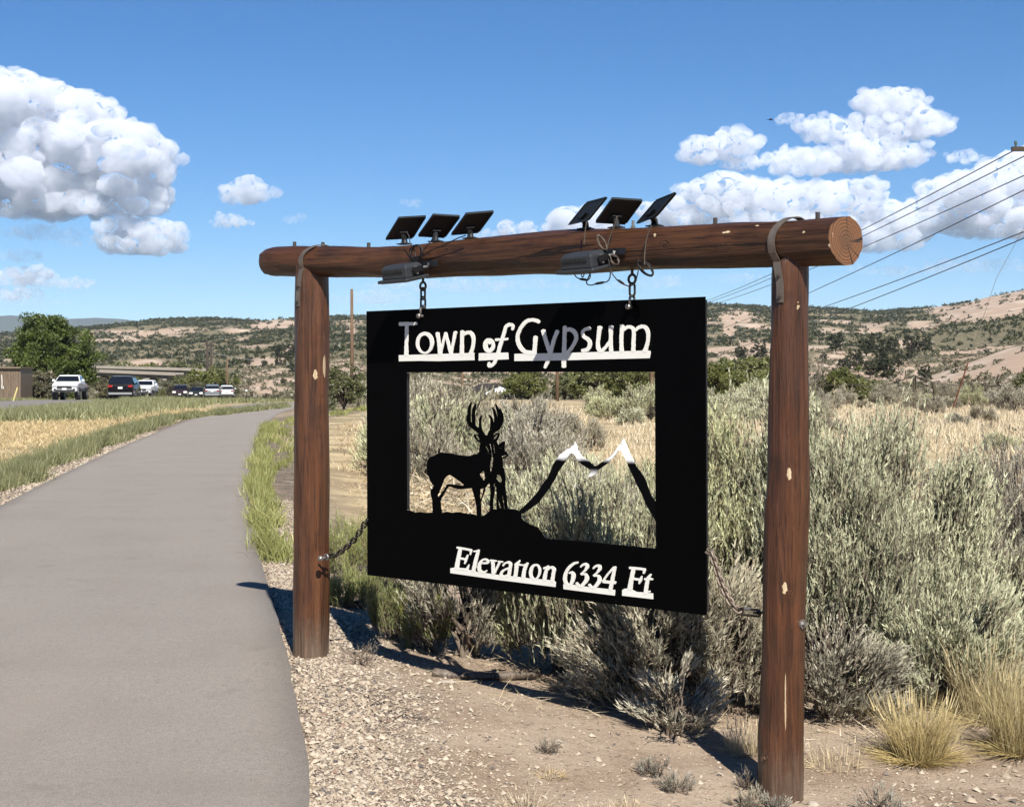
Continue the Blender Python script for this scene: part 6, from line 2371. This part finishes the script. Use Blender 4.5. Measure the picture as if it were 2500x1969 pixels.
f_, s_ = shrub(600, 1.05, .22, .22, 6, 40, 12, 7, .09, .03, .22, .85, .05, .02)
make_shrub('tall_weed', 'dark olive tall weed beside the rear of the black car', 'weed', f_, s_, M_willow, ground_at(343, 98))

# ------------------------------------------------------------------ vehicles
M_glass = mat_plain('tinted_glass', (.010, .012, .016), .06, 0, .8, .2, 1)
M_tyre = mat_plain('tyre_rubber', (.014, .014, .014), .8, 0, .2, .2, 8)
M_rimm = mat_plain('alloy_rim', (.35, .35, .36), .35, .8, .5, .1, 8)
M_trim = mat_plain('dark_trim', (.02, .02, .022), .5, 0, .4, .2, 5)
M_plate = mat_plain('number_plate', (.75, .75, .72), .4, 0, .4, .05, 8)
M_silver = mat_plain('silver_bumper', (.42, .42, .42), .4, .4, .5, .1, 5)
m, t, b = new_mat('headlamp_lit')
b.inputs['Base Color'].default_value = (.9, .88, .8, 1)
b.inputs['Emission Color'].default_value = (1, .93, .75, 1)
b.inputs['Emission Strength'].default_value = 1.2
M_hl_on = m
M_hl = mat_plain('headlamp_glass', (.55, .57, .6), .12, .1, .6, .1, 4)
M_tail = mat_plain('tail_lamp_red', (.45, .015, .012), .25, 0, .6, .15, 6)


def paint(name, rgb, metal=0.0):
    m, t, b = new_mat(name)
    t.put(b, 'Base Color', t.mix(t.noise(t.coord(), 2.2, 4), tuple(v * .9 for v in rgb), rgb))
    b.inputs['Roughness'].default_value = .16
    b.inputs['Metallic'].default_value = metal
    b.inputs['Specular IOR Level'].default_value = .15
    return m


M_pw, M_pb, M_psil, M_pdk, M_ppw = paint('white_paint', (.80, .80, .79)), paint('black_paint', (.008, .008, .010)), paint('silver_paint', (.27, .29, .30), .3), paint('maroon_dark_paint', (.045, .028, .030)), paint('pearl_white_paint', (.60, .60, .58))
M_pgreen = paint('dark_sedan_paint', (.03, .035, .035))

SUV = dict(W=.96, top=.70, zr=1.74, prof=[(-2.28, .36), (-2.42, .48), (-2.46, .78), (-2.40, 1.02), (-2.34, 1.16), (-2.10, 1.62), (-1.90, 1.71), (-1.2, 1.76), (.1, 1.74), (.50, 1.66), (1.20, 1.17), (1.9, 1.08), (2.26, .97), (2.42, .80), (2.44, .50), (2.30, .34)],
           ws=((.56, 1.60), (1.14, 1.20)), rw=((-2.13, 1.58), (-2.31, 1.20)), side=[[(-1.98, 1.22), (-1.86, 1.58), (-1.15, 1.63), (-1.1, 1.22)], [(-1.03, 1.22), (-1.06, 1.63), (-.22, 1.63), (-.20, 1.22)], [(-.13, 1.22), (-.15, 1.63), (.38, 1.58), (.86, 1.22)]],
           wb=1.43, wr=.37, zl=.84, zt=1.02, grille=(.30, .66, .84))
SEDAN = dict(W=.91, top=.64, zr=1.5, prof=[(-2.30, .34), (-2.44, .45), (-2.46, .70), (-2.40, .98), (-1.7, 1.05), (-1.05, 1.42), (-.7, 1.49), (.1, 1.49), (.42, 1.43), (1.12, 1.02), (1.9, .93), (2.28, .80), (2.42, .62), (2.40, .42), (2.28, .28)],
             ws=((.48, 1.38), (1.05, 1.06)), rw=((-1.12, 1.36), (-1.62, 1.09)), side=[[(-1.3, 1.06), (-.95, 1.36), (-.35, 1.41), (-.33, 1.06)], [(-.25, 1.06), (-.27, 1.41), (.34, 1.36), (.82, 1.06)]], wb=1.38, wr=.33, zl=.72, zt=.86, grille=(.25, .5, .66))
PICK = dict(W=.95, top=.70, zr=1.86, prof=[(-2.70, .66), (-2.76, .80), (-2.76, 1.20), (-.86, 1.20), (-.80, 1.30), (-.66, 1.76), (-.45, 1.85), (.40, 1.85), (.70, 1.79), (1.32, 1.32), (2.1, 1.24), (2.50, 1.12), (2.66, .92), (2.64, .70), (2.50, .60)],
            ws=((.74, 1.74), (1.27, 1.36)), rw=((-.74, 1.70), (-.83, 1.36)), side=[[(-.66, 1.36), (-.58, 1.72), (-.02, 1.74), (-.02, 1.36)], [(.06, 1.36), (.06, 1.74), (.56, 1.70), (1.0, 1.36)]], wb=1.66, wr=.42, zl=1.02, zt=1.0, grille=(.45, .78, 1.06))


def vehicle(name, label, cat, spec, pmat, px, d, fwd, lit=False, group=None, rear_bumper=None, low_trim=True, sc_=1.0, mirror=True):
    root = thing(name, label, cat, (0, 0, 0), group)
    Wd, tp = spec['W'], spec['top']
    zr = spec['zr']
    belt = spec['side'][0][0][1] - .03

    def hw(z):
        if z <= belt - .25:
            return Wd * (1 - .05 * max(0, (.6 - z) / .4))
        if z <= belt:
            return Wd - .03 * (z - (belt - .25)) / .25
        return (Wd - .03) + (tp - Wd + .03) * (z - belt) / (zr - belt)
    prof = spec['prof']
    n_ = len(prof)
    L2 = max(q[0] for q in prof)
    vs_ = []
    for s2 in (-1, 1):
        for (y, z) in prof:
            pin = 1 - .10 * max(0, (abs(y) - (L2 - .35)) / .35)
            vs_.append((s2 * hw(z) * pin, y, z))
    fs_ = [(i, (i + 1) % n_, n_ + (i + 1) % n_, n_ + i) for i in range(n_)]
    fs_ += [tuple(range(n_))[::-1], tuple(range(n_, 2 * n_))]
    mb = MB()
    mb.add(vs_, fs_)
    body = mb.build('body', pmat, root)
    bm = bmesh.new()
    bm.from_mesh(body.data)
    bmesh.ops.recalc_face_normals(bm, faces=bm.faces)
    bmesh.ops.bevel(bm, geom=[e for e in bm.edges if e.calc_face_angle(0) > .5], offset=.045, segments=2, affect='EDGES')
    bmesh.ops.triangulate(bm, faces=[f for f in bm.faces if len(f.verts) > 4])
    bm.to_mesh(body.data)
    bm.free()

    def pane(nm2, pts, mat2=M_glass, par=body):
        mm = MB()
        mm.add(pts, [tuple(range(len(pts)))])
        return mm.build(nm2, mat2, par)
    for key, nm2 in (('ws', 'windscreen'), ('rw', 'rear_window')):
        (y0, z0), (y1, z1) = spec[key]
        s2 = 1 if key == 'ws' else -1
        o2 = .022
        dy, dz = (z0 - z1), (y1 - y0)
        l_ = math.hypot(dy, dz)
        oy, oz = s2 * abs(dy) / l_ * o2, abs(dz) / l_ * o2
        a_, b_ = hw(z0) * .93, hw(z1) * .93
        pane(nm2, [(-a_, y0 + oy, z0 + oz), (a_, y0 + oy, z0 + oz), (b_, y1 + oy, z1 + oz), (-b_, y1 + oy, z1 + oz)])
    for s2 in (-1, 1):
        for poly in spec['side']:
            pane('side_window', [(s2 * (hw(z) + .012), y, z) for (y, z) in poly])
        # doors lines as dark sills
        sl = MB()
        sl.box((s2 * (Wd - .005), 0, spec['prof'][0][1] + .07), (.03, 0, 0), (0, spec['wb'] - spec['wr'] - .1, 0), (0, 0, .06))
        sl.build('sill', M_trim, body)
        for (yy2) in (-spec['wb'], spec['wb']):
            wr = spec['wr']
            ar = MB()
            ar.tube([(s2 * (Wd - .30), yy2, wr + .03), (s2 * (Wd + .006), yy2, wr + .03)], wr * 1.17, 20)
            ar.build('wheel_arch', M_trim, body)
            w_ = MB()
            w_.tube([(s2 * (Wd - .25), yy2, wr), (s2 * (Wd - .23), yy2, wr), (s2 * (Wd + .0), yy2, wr), (s2 * (Wd + .02), yy2, wr)], [wr * .9, wr, wr, wr * .92], 22)
            wo_ = w_.build('wheel', M_tyre, root)
            r_ = MB()
            r_.tube([(s2 * (Wd + .01), yy2, wr), (s2 * (Wd + .028), yy2, wr)], wr * .6, 14)
            r_.build('rim', M_rimm, wo_)
        hl = MB()
        hl.box((s2 * (Wd - .27), L2 - .07, spec['zl']), (.19, 0, 0), (0, .09, 0), (0, 0, .075))
        hl.build('headlight', M_hl_on if lit else M_hl, root)
        tl_ = MB()
        yb = min(q[0] for q in prof)
        tl_.box((s2 * (Wd - .26), yb + .04, spec['zt']), (.15, 0, 0), (0, .075, 0), (0, 0, .075))
        tl_.build('tail_light', M_tail, root)
        if mirror:
            mr = MB()
            mr.box((s2 * (Wd + .10), spec['side'][-1][2][0] + .30, belt + .12), (.10, 0, 0), (0, .05, 0), (0, 0, .08), .8)
            mr.build('mirror', pmat, root)
        fg = MB()
        fg.box((s2 * (Wd - .27), L2 - .01, spec['prof'][-1][1] + .20), (.07, 0, 0), (0, .04, 0), (0, 0, .05))
        fg.build('fog_lamp', M_trim, root)
    ghw, gz0, gz1 = spec['grille']
    gr = MB()
    gr.box((0, L2 - .02, (gz0 + gz1) / 2 + .03), (ghw * 1.2, 0, 0), (0, .05, 0), (0, 0, (gz1 - gz0) / 2 * .75), .9)
    gr.build('grille', M_trim, root)
    fb = MB()
    fb.box((0, L2 - .06, spec['prof'][-1][1] + .10), (Wd * .68, 0, 0), (0, .08, 0), (0, 0, .08))
    fb.build('front_bumper', M_trim, root)
    yb = min(q[0] for q in prof)
    rb = MB()
    rb.box((0, yb + .03, spec['prof'][0][1] + .14), (Wd * .85, 0, 0), (0, .08, 0), (0, 0, .075))
    rb.build('rear_bumper', rear_bumper or M_trim, root)
    for yv, zv in ((yb - .02, spec['zt'] - .12), (L2 + .035, spec['prof'][-1][1] + .22)):
        pl_ = MB()
        pl_.box((0, yv, zv), (.16, 0, 0), (0, .012, 0), (0, 0, .08))
        pl_.build('number_plate', M_plate, root)
    ub2 = MB()
    ub2.box((0, 0, spec['prof'][0][1] + .02), (Wd * .7, 0, 0), (0, L2 * .85, 0), (0, 0, .08))
    ub2.build('underbody', M_trim, root)
    x = (px - CX) / F * d
    root.location = (x, d, gz(x, d) + .122)
    root.rotation_euler = (0, 0, math.atan2(-fwd[0], fwd[1]))
    root.scale = (sc_,) * 3
    return root


vehicle('pickup_truck', 'lifted white pickup truck facing us on the road beside the big tree', 'pickup', PICK, M_pw, 149, 113, (.13, -.99), sc_=1.02)
vehicle('suv', 'black car with red tail lights and silver bumper seen from behind', 'car', SUV, M_pb, 264, 109, (-.13, .99), rear_bumper=M_silver)
vehicle('pickup_truck', 'white pickup truck half hidden behind the black car', 'pickup', PICK, M_pw, 311, 142, (.02, -.99), mirror=True)
vehicle('suv', 'dark maroon car with headlights on, leading the oncoming pair', 'car', SUV, M_pdk, 383, 192, (.16, -.98), lit=True)
vehicle('sedan', 'low dark car with headlights on behind the maroon one', 'car', SEDAN, M_pgreen, 417, 198, (.16, -.98), lit=True)
vehicle('suv', 'silver grey car driving away in front of the far pole', 'car', SUV, M_psil, 451, 184, (-.16, .98), rear_bumper=M_silver)
vehicle('suv', 'pearl white car at the end of the line of cars driving away', 'car', SUV, M_ppw, 481, 196, (-.16, .98))

# ------------------------------------------------------------------ shed, house, viaduct
M_plank = wood_mat('brown_shed_plank', (.13, .095, .065), (.30, .225, .155), (.26, .19, .13), None, (), 2.2)
M_roofb = mat_plain('shed_roof', (.26, .21, .15), .9, 0, .1, .2, 3)
M_wht = mat_plain('white_siding', (.72, .72, .69), .7, 0, .3, .08, 3)
M_droof = mat_plain('dark_shingle_roof', (.075, .058, .048), .9, 0, .2, .25, 2)
M_conc = mat_plain('bridge_concrete', (.40, .355, .30), .9, 0, .2, .15, .6)
d = 126
xA, xB = (-40 - CX) / F * d, (44 - CX) / F * d
zg = gz((xA + xB) / 2, d)
shed = thing('wooden_shed', 'brown plank shed beside the big green tree across the road', 'shed', ((xA + xB) / 2, d, zg))
nplk = 16
for k in range(nplk):
    mb = MB()
    a0 = xA + (xB - xA) * k / nplk
    mb.box((a0 + (xB - xA) / nplk / 2, d, zg + 1.3), ((xB - xA) / nplk * .46, 0, 0), (0, .02 + .012 * (k % 3), 0), (0, 0, 1.45))
    mb.build('plank', M_plank, shed)
mb = MB()
mb.box(((xA + xB) / 2, d + 1.6, zg + 1.3), ((xB - xA) / 2 * .985, 0, 0), (0, 1.55, 0), (0, 0, 1.44))
mb.build('wall', M_plank, shed)
mb = MB()
mb.box(((xA + xB) / 2, d + 1.5, zg + 2.82), ((xB - xA) / 2 + .08, 0, 0), (0, 1.8, 0), (0, 0, .07))
mb.build('roof', M_roofb, shed)
mb = MB()
px_ = (4 - CX) / F * d
mb.tube([(px_, d - .08, zg + 2.2), (px_ + .05, d - .08, zg + 1.6), (px_ + .02, d - .08, zg + 1.05), (px_ + .14, d - .08, zg + 1.0), (px_ + .14, d - .08, zg + 1.25)], .04, 6)
mb.build('white_pipe', M_wht, shed)

# gable house in the valley
d = 262
A = P(1024, 829.5, d)
Pk = P(1061, 815.2, d)
half = Pk.x - A.x
eave = A.z
zb = gz(Pk.x, d)
zb = min(zb, eave - 2.2)
back = Vector((-3.4, 8.5, 0))
hs_ = thing('house', 'white gabled house with a dark roof in the valley, seen through the sign', 'house', (Pk.x, d, zb))
mb = MB()
g0 = [Vector((Pk.x - half, d, zb)), Vector((Pk.x + half, d, zb)), Vector((Pk.x + half, d, eave)), Vector((Pk.x, d, Pk.z)), Vector((Pk.x - half, d, eave))]
mb.add(g0 + [p + back for p in g0], [(0, 1, 2, 3, 4), (9, 8, 7, 6, 5), (0, 4, 9, 5), (1, 6, 7, 2)])
mb.build('wall', M_wht, hs_)
for s_ in (-1, 1):
    mb = MB()
    e0 = Vector((Pk.x + s_ * (half + .5), d - .4, eave - .12))
    r0 = Vector((Pk.x, d - .4, Pk.z + .12))
    up_ = Vector((0, 0, .14))
    q = [e0, r0, r0 + back * 1.08, e0 + back * 1.08]
    mb.add(q + [p + up_ for p in q], [(0, 1, 2, 3), (7, 6, 5, 4), (0, 4, 5, 1), (1, 5, 6, 2), (2, 6, 7, 3), (3, 7, 4, 0)])
    mb.build('roof', M_droof, hs_)
wc = P(1044, 826.5, d - .06)
mb = MB()
mb.box(wc, (.42, 0, 0), (0, .05, 0), (0, 0, .32))
w_ = mb.build('window', M_wht, hs_)
mb = MB()
mb.box(wc - Vector((0, .06, 0)), (.34, 0, 0), (0, .02, 0), (0, 0, .25))
mb.build('pane', M_glass, w_)
# low white outbuilding by the middle pole
d = 205
mb = MB()
a_, b_ = P(1168, 846, d), P(1208, 846, d)
ob = thing('outbuilding', 'low white flat building at the foot of the middle pole, seen through the sign', 'building', ((a_.x + b_.x) / 2, d, gz(a_.x, d)))
zt_ = P(1180, 844.2, d).z
mb.box(((a_.x + b_.x) / 2, d + 2, zt_ - 1.3), ((b_.x - a_.x) / 2, 0, 0), (0, 2, 0), (0, 0, 1.2))
mb.build('wall', M_wht, ob)
mb = MB()
mb.box(((a_.x + b_.x) / 2, d + 2, zt_ - .05), ((b_.x - a_.x) / 2 + .3, 0, 0), (0, 2.3, 0), (0, 0, .06))
mb.build('roof', M_silver, ob)

# viaducts
for (d, a_, b_, wdt, lab, piers) in [(455, (120, 774.5), (442, 783.0), 11.0, 'upper concrete viaduct of the highway beyond the cars', (250, 300, 338, 376, 415)),
                                     (425, (60, 779.5), (372, 792.0), 11.0, 'lower concrete viaduct in front of the upper one', (150, 205, 262, 310, 346))]:
    A, B = P(*a_, d), P(*b_, d)
    v = (B - A)
    br2 = thing('viaduct', lab, 'bridge', (A.x, d, gz(A.x, d)), 'highway viaducts')
    up_ = Vector((0, 0, 1))
    mb = MB()
    mb.box((A + B) / 2 + Vector((0, wdt / 2, -.20)), v / 2, (0, wdt / 2, 0), up_ * .20)
    mb.build('deck', M_conc, br2)
    for yy_ in (0.1, wdt - .1):
        mb = MB()
        mb.box((A + B) / 2 + Vector((0, yy_, .22)), v / 2, (0, .14, 0), up_ * .21)
        mb.build('parapet', M_conc, br2)
    for yy_ in (2.4, wdt / 2, wdt - 2.4):
        mb = MB()
        mb.box((A + B) / 2 + Vector((0, yy_, -.80)), v / 2 * .998, (0, .25, 0), up_ * .38)
        mb.build('girder', M_conc, br2)
    for ppx in piers:
        t_ = (P(ppx, 780, d).x - A.x) / v.x
        q = A + v * t_
        zg = gz(q.x, d) - 1
        mb = MB()
        mb.box((q.x, d + wdt / 2, q.z - 1.55), (.65, 0, 0), (0, wdt / 2 * .8, 0), (0, 0, .34))
        mb.build('pier_cap', M_conc, br2)
        for yy_ in (wdt * .27, wdt * .73):
            mb = MB()
            mb.tube([(q.x, d + yy_, min(zg, q.z - 3)), (q.x, d + yy_, q.z - 1.85)], .55, 12)
            mb.build('pier', M_conc, br2)

# ------------------------------------------------------------------ poles and wires
M_pole = mat_plain('brown_utility_pole', (.21, .135, .085), .85, 0, .2, .25, 2)
M_poled = mat_plain('dark_utility_pole', (.085, .065, .05), .85, 0, .2, .25, 2)
M_insul = mat_plain('insulator_glaze', (.10, .16, .15), .25, 0, .5, .1, 8)
M_wire = mat_plain('power_line', (.05, .055, .06), .5, .4, .4, .1, 2)


def pole(label, px, d, ytop, rad, mat, arm=None, base_z=None, group='utility poles', armoff=.35, xw=None):
    x = xw if xw is not None else (px - CX) / F * d
    zt_ = ZC - (ytop - HY) / F * d
    z0 = gz(x, d) - .4 if base_z is None else base_z
    root = thing('utility_pole', label, 'pole', (x, d, z0), group)
    mb = MB()
    mb.tube([(x, d, z0), (x + .02, d, (z0 + zt_) / 2), (x, d, zt_)], [rad * 1.2, rad, rad * .8], 10)
    mb.build('shaft', mat, root, True)
    if arm:
        for (half_, dz_) in arm:
            mb = MB()
            mb.box((x, d - rad, zt_ - dz_), (half_, 0, 0), (0, .05, 0), (0, 0, .06))
            ar = mb.build('crossarm', mat, root)
            for s_ in (-.9, -.35, .35, .9):
                mb = MB()
                q = Vector((x + s_ * half_, d - rad, zt_ - dz_ + .06))
                mb.tube([q, q + Vector((0, 0, .10)), q + Vector((0, 0, .16))], [.02, .05, .03], 8)
                mb.build('insulator', M_insul, ar)
    return root


pole('tall bare wooden pole between the far post and the sign', 745, 112, 612, .13, M_pole)
pole('wooden pole left of the white house, seen through the sign', 979, 190, 772, .16, M_pole)
pole('wooden pole behind the white outbuilding, seen through the sign', 1180, 118, 720, .14, M_pole)
pole('wooden pole at the inner edge of the sign opening behind the golden mound', 1380, 86, 700, .13, M_pole)
pole('dark double pole behind the silver car, left shaft', 439, 330, 722, .3, M_poled, [(1.2, .9)])
pole('dark double pole behind the silver car, right shaft', 447, 330, 724, .3, M_poled)
pole('thin yellowish pole behind the white car', 481, 225, 758, .15, M_pole)
nearpole = pole('power pole with crossarm beside the golden field', 2222, 40, 300, .15, M_poled, [(1.05, .22)])
farpole = pole('power pole standing behind the sign panel', 1480, 130, 642, .16, M_poled, [(.5, .15)])
WIRES = [((2149, 318), (1474, 644)), ((2190, 320), (1482, 646)), ((2240, 339), (1490, 650)), ((2232, 371), (1480, 712)), ((2232, 466), (1480, 728)), ((2232, 478), (1480, 758))]
for k, (a_, b_) in enumerate(WIRES):
    A, B = P(*a_, 39.8), P(*b_, 129.9)
    pts = []
    for t_ in np.linspace(0, 1, 22):
        q = A.lerp(B, t_)
        q.z -= .35 * 4 * t_ * (1 - t_)
        pts.append(q)
    mb = MB()
    mb.tube(pts, .017, 5)
    tag(mb.build('power_line', M_wire), ['topmost power line, from the crossarm tip', 'second power line from the top', 'third power line from the top', 'fourth power line from the top', 'fifth power line, upper of the lowest pair', 'sixth power line, lowest of all'][k] + ' above the right hills', 'power line', 'power lines')
# thin line slung over the far shrubs
mb = MB()
A, B = P(439, 742, 330), P(560, 763, 330)
mb.tube([A.lerp(B, t_) - Vector((0, 0, .5 * 4 * t_ * (1 - t_))) for t_ in np.linspace(0, 1, 12)], .06, 4)
tag(mb.build('power_line', M_silver), 'pale line slung from the dark double pole over the slope', 'power line')

# guy wire with reddish sleeve
mb = MB()
A, B = P(2013, 838, 60), P(2110, 590, 52)
gw = thing('guy_wire', 'slanting guy wire with a reddish lower sleeve beyond the golden field', 'wire', (A.x, A.y, gz(A.x, 60)))
A.z = gz(A.x, 60)
top_ = nearpole.location + Vector((0, 0, 6.6))
mb.tube([A, B, Vector((14.2, 40, 6.4))], .007, 5)
mb.build('cable', M_silver, gw)
mb = MB()
M_pink = mat_plain('faded_red_sleeve', (.55, .20, .13), .6, 0, .3, .15, 3)
mb.tube([A, A.lerp(B, .42)], .028, 6)
mb.build('sleeve', M_pink, gw)

# wire fence on the right
M_fpost = mat_plain('weathered_fence_post', (.13, .11, .075), .9, 0, .1, .3, 3)
M_fwire = mat_plain('fence_wire', (.16, .13, .11), .6, .5, .3, .2, 3)
fp = [(1743, 842, 88, 28, .05), (1805, 858, 86, 46, .06), (1937, 852, 84, 58, .11), (1979, 856, 82, 48, .12), (1862, 858, 85, 40, .05), (2060, 856, 82, 40, .06), (2130, 856, 80, 42, .06), (1690, 850, 90, 40, .05)]
fp.sort()
fence = thing('wire_fence', 'old wire fence with uneven wooden posts across the golden field', 'fence', P(1880, 856, 85))
tops = []
for (px, py, d, hpx, r_) in fp:
    x = (px - CX) / F * d
    z0 = gz(x, d)
    zt_ = ZC - (py - hpx - HY) / F * d
    lean_ = .12 if px == 1979 else 0
    mb = MB()
    mb.tube([(x + lean_, d, z0 - .2), (x + lean_ * .5, d, (z0 + zt_) / 2), (x - lean_ * .6, d, zt_)], [r_, r_, r_ * .9], 8)
    mb.build('post', M_fpost, fence)
    tops.append(Vector((x, d, zt_ - .06)))
for lv in (0.0, .3, .6):
    mb = MB()
    mb.tube([q - Vector((0, 0, lv)) for q in tops], .014 if lv else .03, 4)
    mb.build('wire', M_fwire, fence)
# marker posts
M_yel = mat_plain('yellow_marker', (.72, .62, .25), .6, 0, .3, .1, 4)
d = 100
q0, q1 = P(27.5, 851, d), P(37, 820, d)
mb = MB()
mb.box((q0 + q1) / 2, (.05, 0, 0), (0, .012, 0), (q1 - q0) / 2)
tag(mb.build('marker_post', M_yel), 'leaning yellow marker post at the road edge near the shed', 'marker post')
for (px, y0, y1, d, lab) in [(522, 850, 828, 100, 'thin dark reflector post at the far bend of the path'), (232, 849, 832, 118, 'thin dark reflector post between the white pickup and the black car')]:
    a_, b_ = P(px, y0, d), P(px, y1, d)
    a_.z = gz(a_.x, d)
    rp = thing('reflector_post', lab, 'post', a_)
    mb = MB()
    mb.tube([a_, b_], .03, 6)
    mb.build('stake', M_poled, rp)
    mb = MB()
    mb.box(b_ + Vector((0, 0, .05)), (.06, 0, 0), (0, .02, 0), (0, 0, .07))
    mb.build('reflector', M_wht, rp)
# faded flag by the big tree
d = 138
a_ = P(108, 786, d)
fl = thing('flag', 'small faded pink flag hanging in front of the big tree', 'flag', (a_.x, d, gz(a_.x, d)))
mb = MB()
mb.tube([(a_.x + .1, d, gz(a_.x, d)), (a_.x + .1, d, a_.z + .1)], .03, 6)
mb.build('staff', M_poled, fl)
mb = MB()
vs_ = []
for r_ in range(5):
    for c_ in range(4):
        vs_.append((a_.x - .28 + .12 * c_ + .03 * r_, d + .05 * math.sin(c_ * 2.1 + r_), a_.z - .18 * r_))
mb.add(vs_, [(r_ * 4 + c_, r_ * 4 + c_ + 1, r_ * 4 + c_ + 5, r_ * 4 + c_ + 4) for r_ in range(4) for c_ in range(3)])
mb.build('cloth', mat_plain('faded_flag_cloth', (.62, .38, .36), .8, 0, .1, .2, 9), fl)

# bird
q = P(1632, 253, 70)
bird = thing('bird', 'small dark bird flying in the sky above the right hills', 'bird', q)
M_bird = mat_plain('dark_plumage', (.01, .012, .03), .7, 0, .2, .2, 20)
mb = MB()
mb.tube([q + Vector((-.09, 0, -.012)), q + Vector((-.03, 0, -.005)), q + Vector((.04, 0, 0)), q + Vector((.09, 0, .01))], [.012, .035, .04, .012], 8)
mb.build('body', M_bird, bird, True)
for s_ in (-1, 1):
    mb = MB()
    mb.add([q + Vector((-.01, 0, .02)), q + Vector((.06, 0, .02)), q + Vector((.11, s_ * .16, -.07 if s_ < 0 else .08)), q + Vector((.03, s_ * .17, -.075 if s_ < 0 else .085)),
            q + Vector((-.01, 0, .012)), q + Vector((.06, 0, .012))], [(0, 1, 2, 3), (4, 3, 2, 5)])
    mb.build('wing', M_bird, bird)
mb = MB()
mb.box(q + Vector((-.13, 0, -.012)), (.045, 0, 0), (0, .03, 0), (0, 0, .006))
mb.build('tail', M_bird, bird)

# ------------------------------------------------------------------ air
mb = MB()
mb.box((0, 0, 330), (13000, 0, 0), (0, 13000, 0), (0, 0, 380))
hz = mb.mesh('haze')
m = bpy.data.materials.new('haze_air')
m.use_nodes = True
t = NT(m.node_tree)
for nd in list(m.node_tree.nodes):
    m.node_tree.nodes.remove(nd)
pvn = t.add('ShaderNodeVolumePrincipled')
pvn.inputs['Color'].default_value = (.62, .78, 1.0, 1)
pvn.inputs['Density'].default_value = 0.00004
pvn.inputs['Anisotropy'].default_value = 0.0
out = t.add('ShaderNodeOutputMaterial')
t.put(out, 'Volume', pvn.outputs[0])
HAZE = link('haze', hz, m)
HAZE['kind'] = 'stuff'


# ------------------------------------------------------------------ base colours were mixed for exposure 0.3: bring them to this exposure
def calibrate(m, k):
    nt = m.node_tree
    for nd in list(nt.nodes):
        for key in ('Base Color', 'Color'):
            if nd.type in ('BSDF_PRINCIPLED', 'BSDF_DIFFUSE', 'BSDF_TRANSLUCENT') and key in nd.inputs:
                sk = nd.inputs[key]
                if sk.is_linked:
                    src = sk.links[0].from_socket
                    mx = nt.nodes.new('ShaderNodeMix')
                    mx.data_type = 'RGBA'
                    mx.blend_type = 'MULTIPLY'
                    mx.inputs[0].default_value = 1.0
                    nt.links.new(src, mx.inputs[6])
                    mx.inputs[7].default_value = (k, k, k, 1)
                    nt.links.new(mx.outputs[2], sk)
                else:
                    c_ = sk.default_value
                    sk.default_value = (c_[0] * k, c_[1] * k, c_[2] * k, 1)


for m in bpy.data.materials:
    if m.use_nodes and 'vapour' not in m.name and m.name != 'haze_air':
        calibrate(m, .78 if 'white' in m.name or m.name == 'snowcap_paint' else .62)
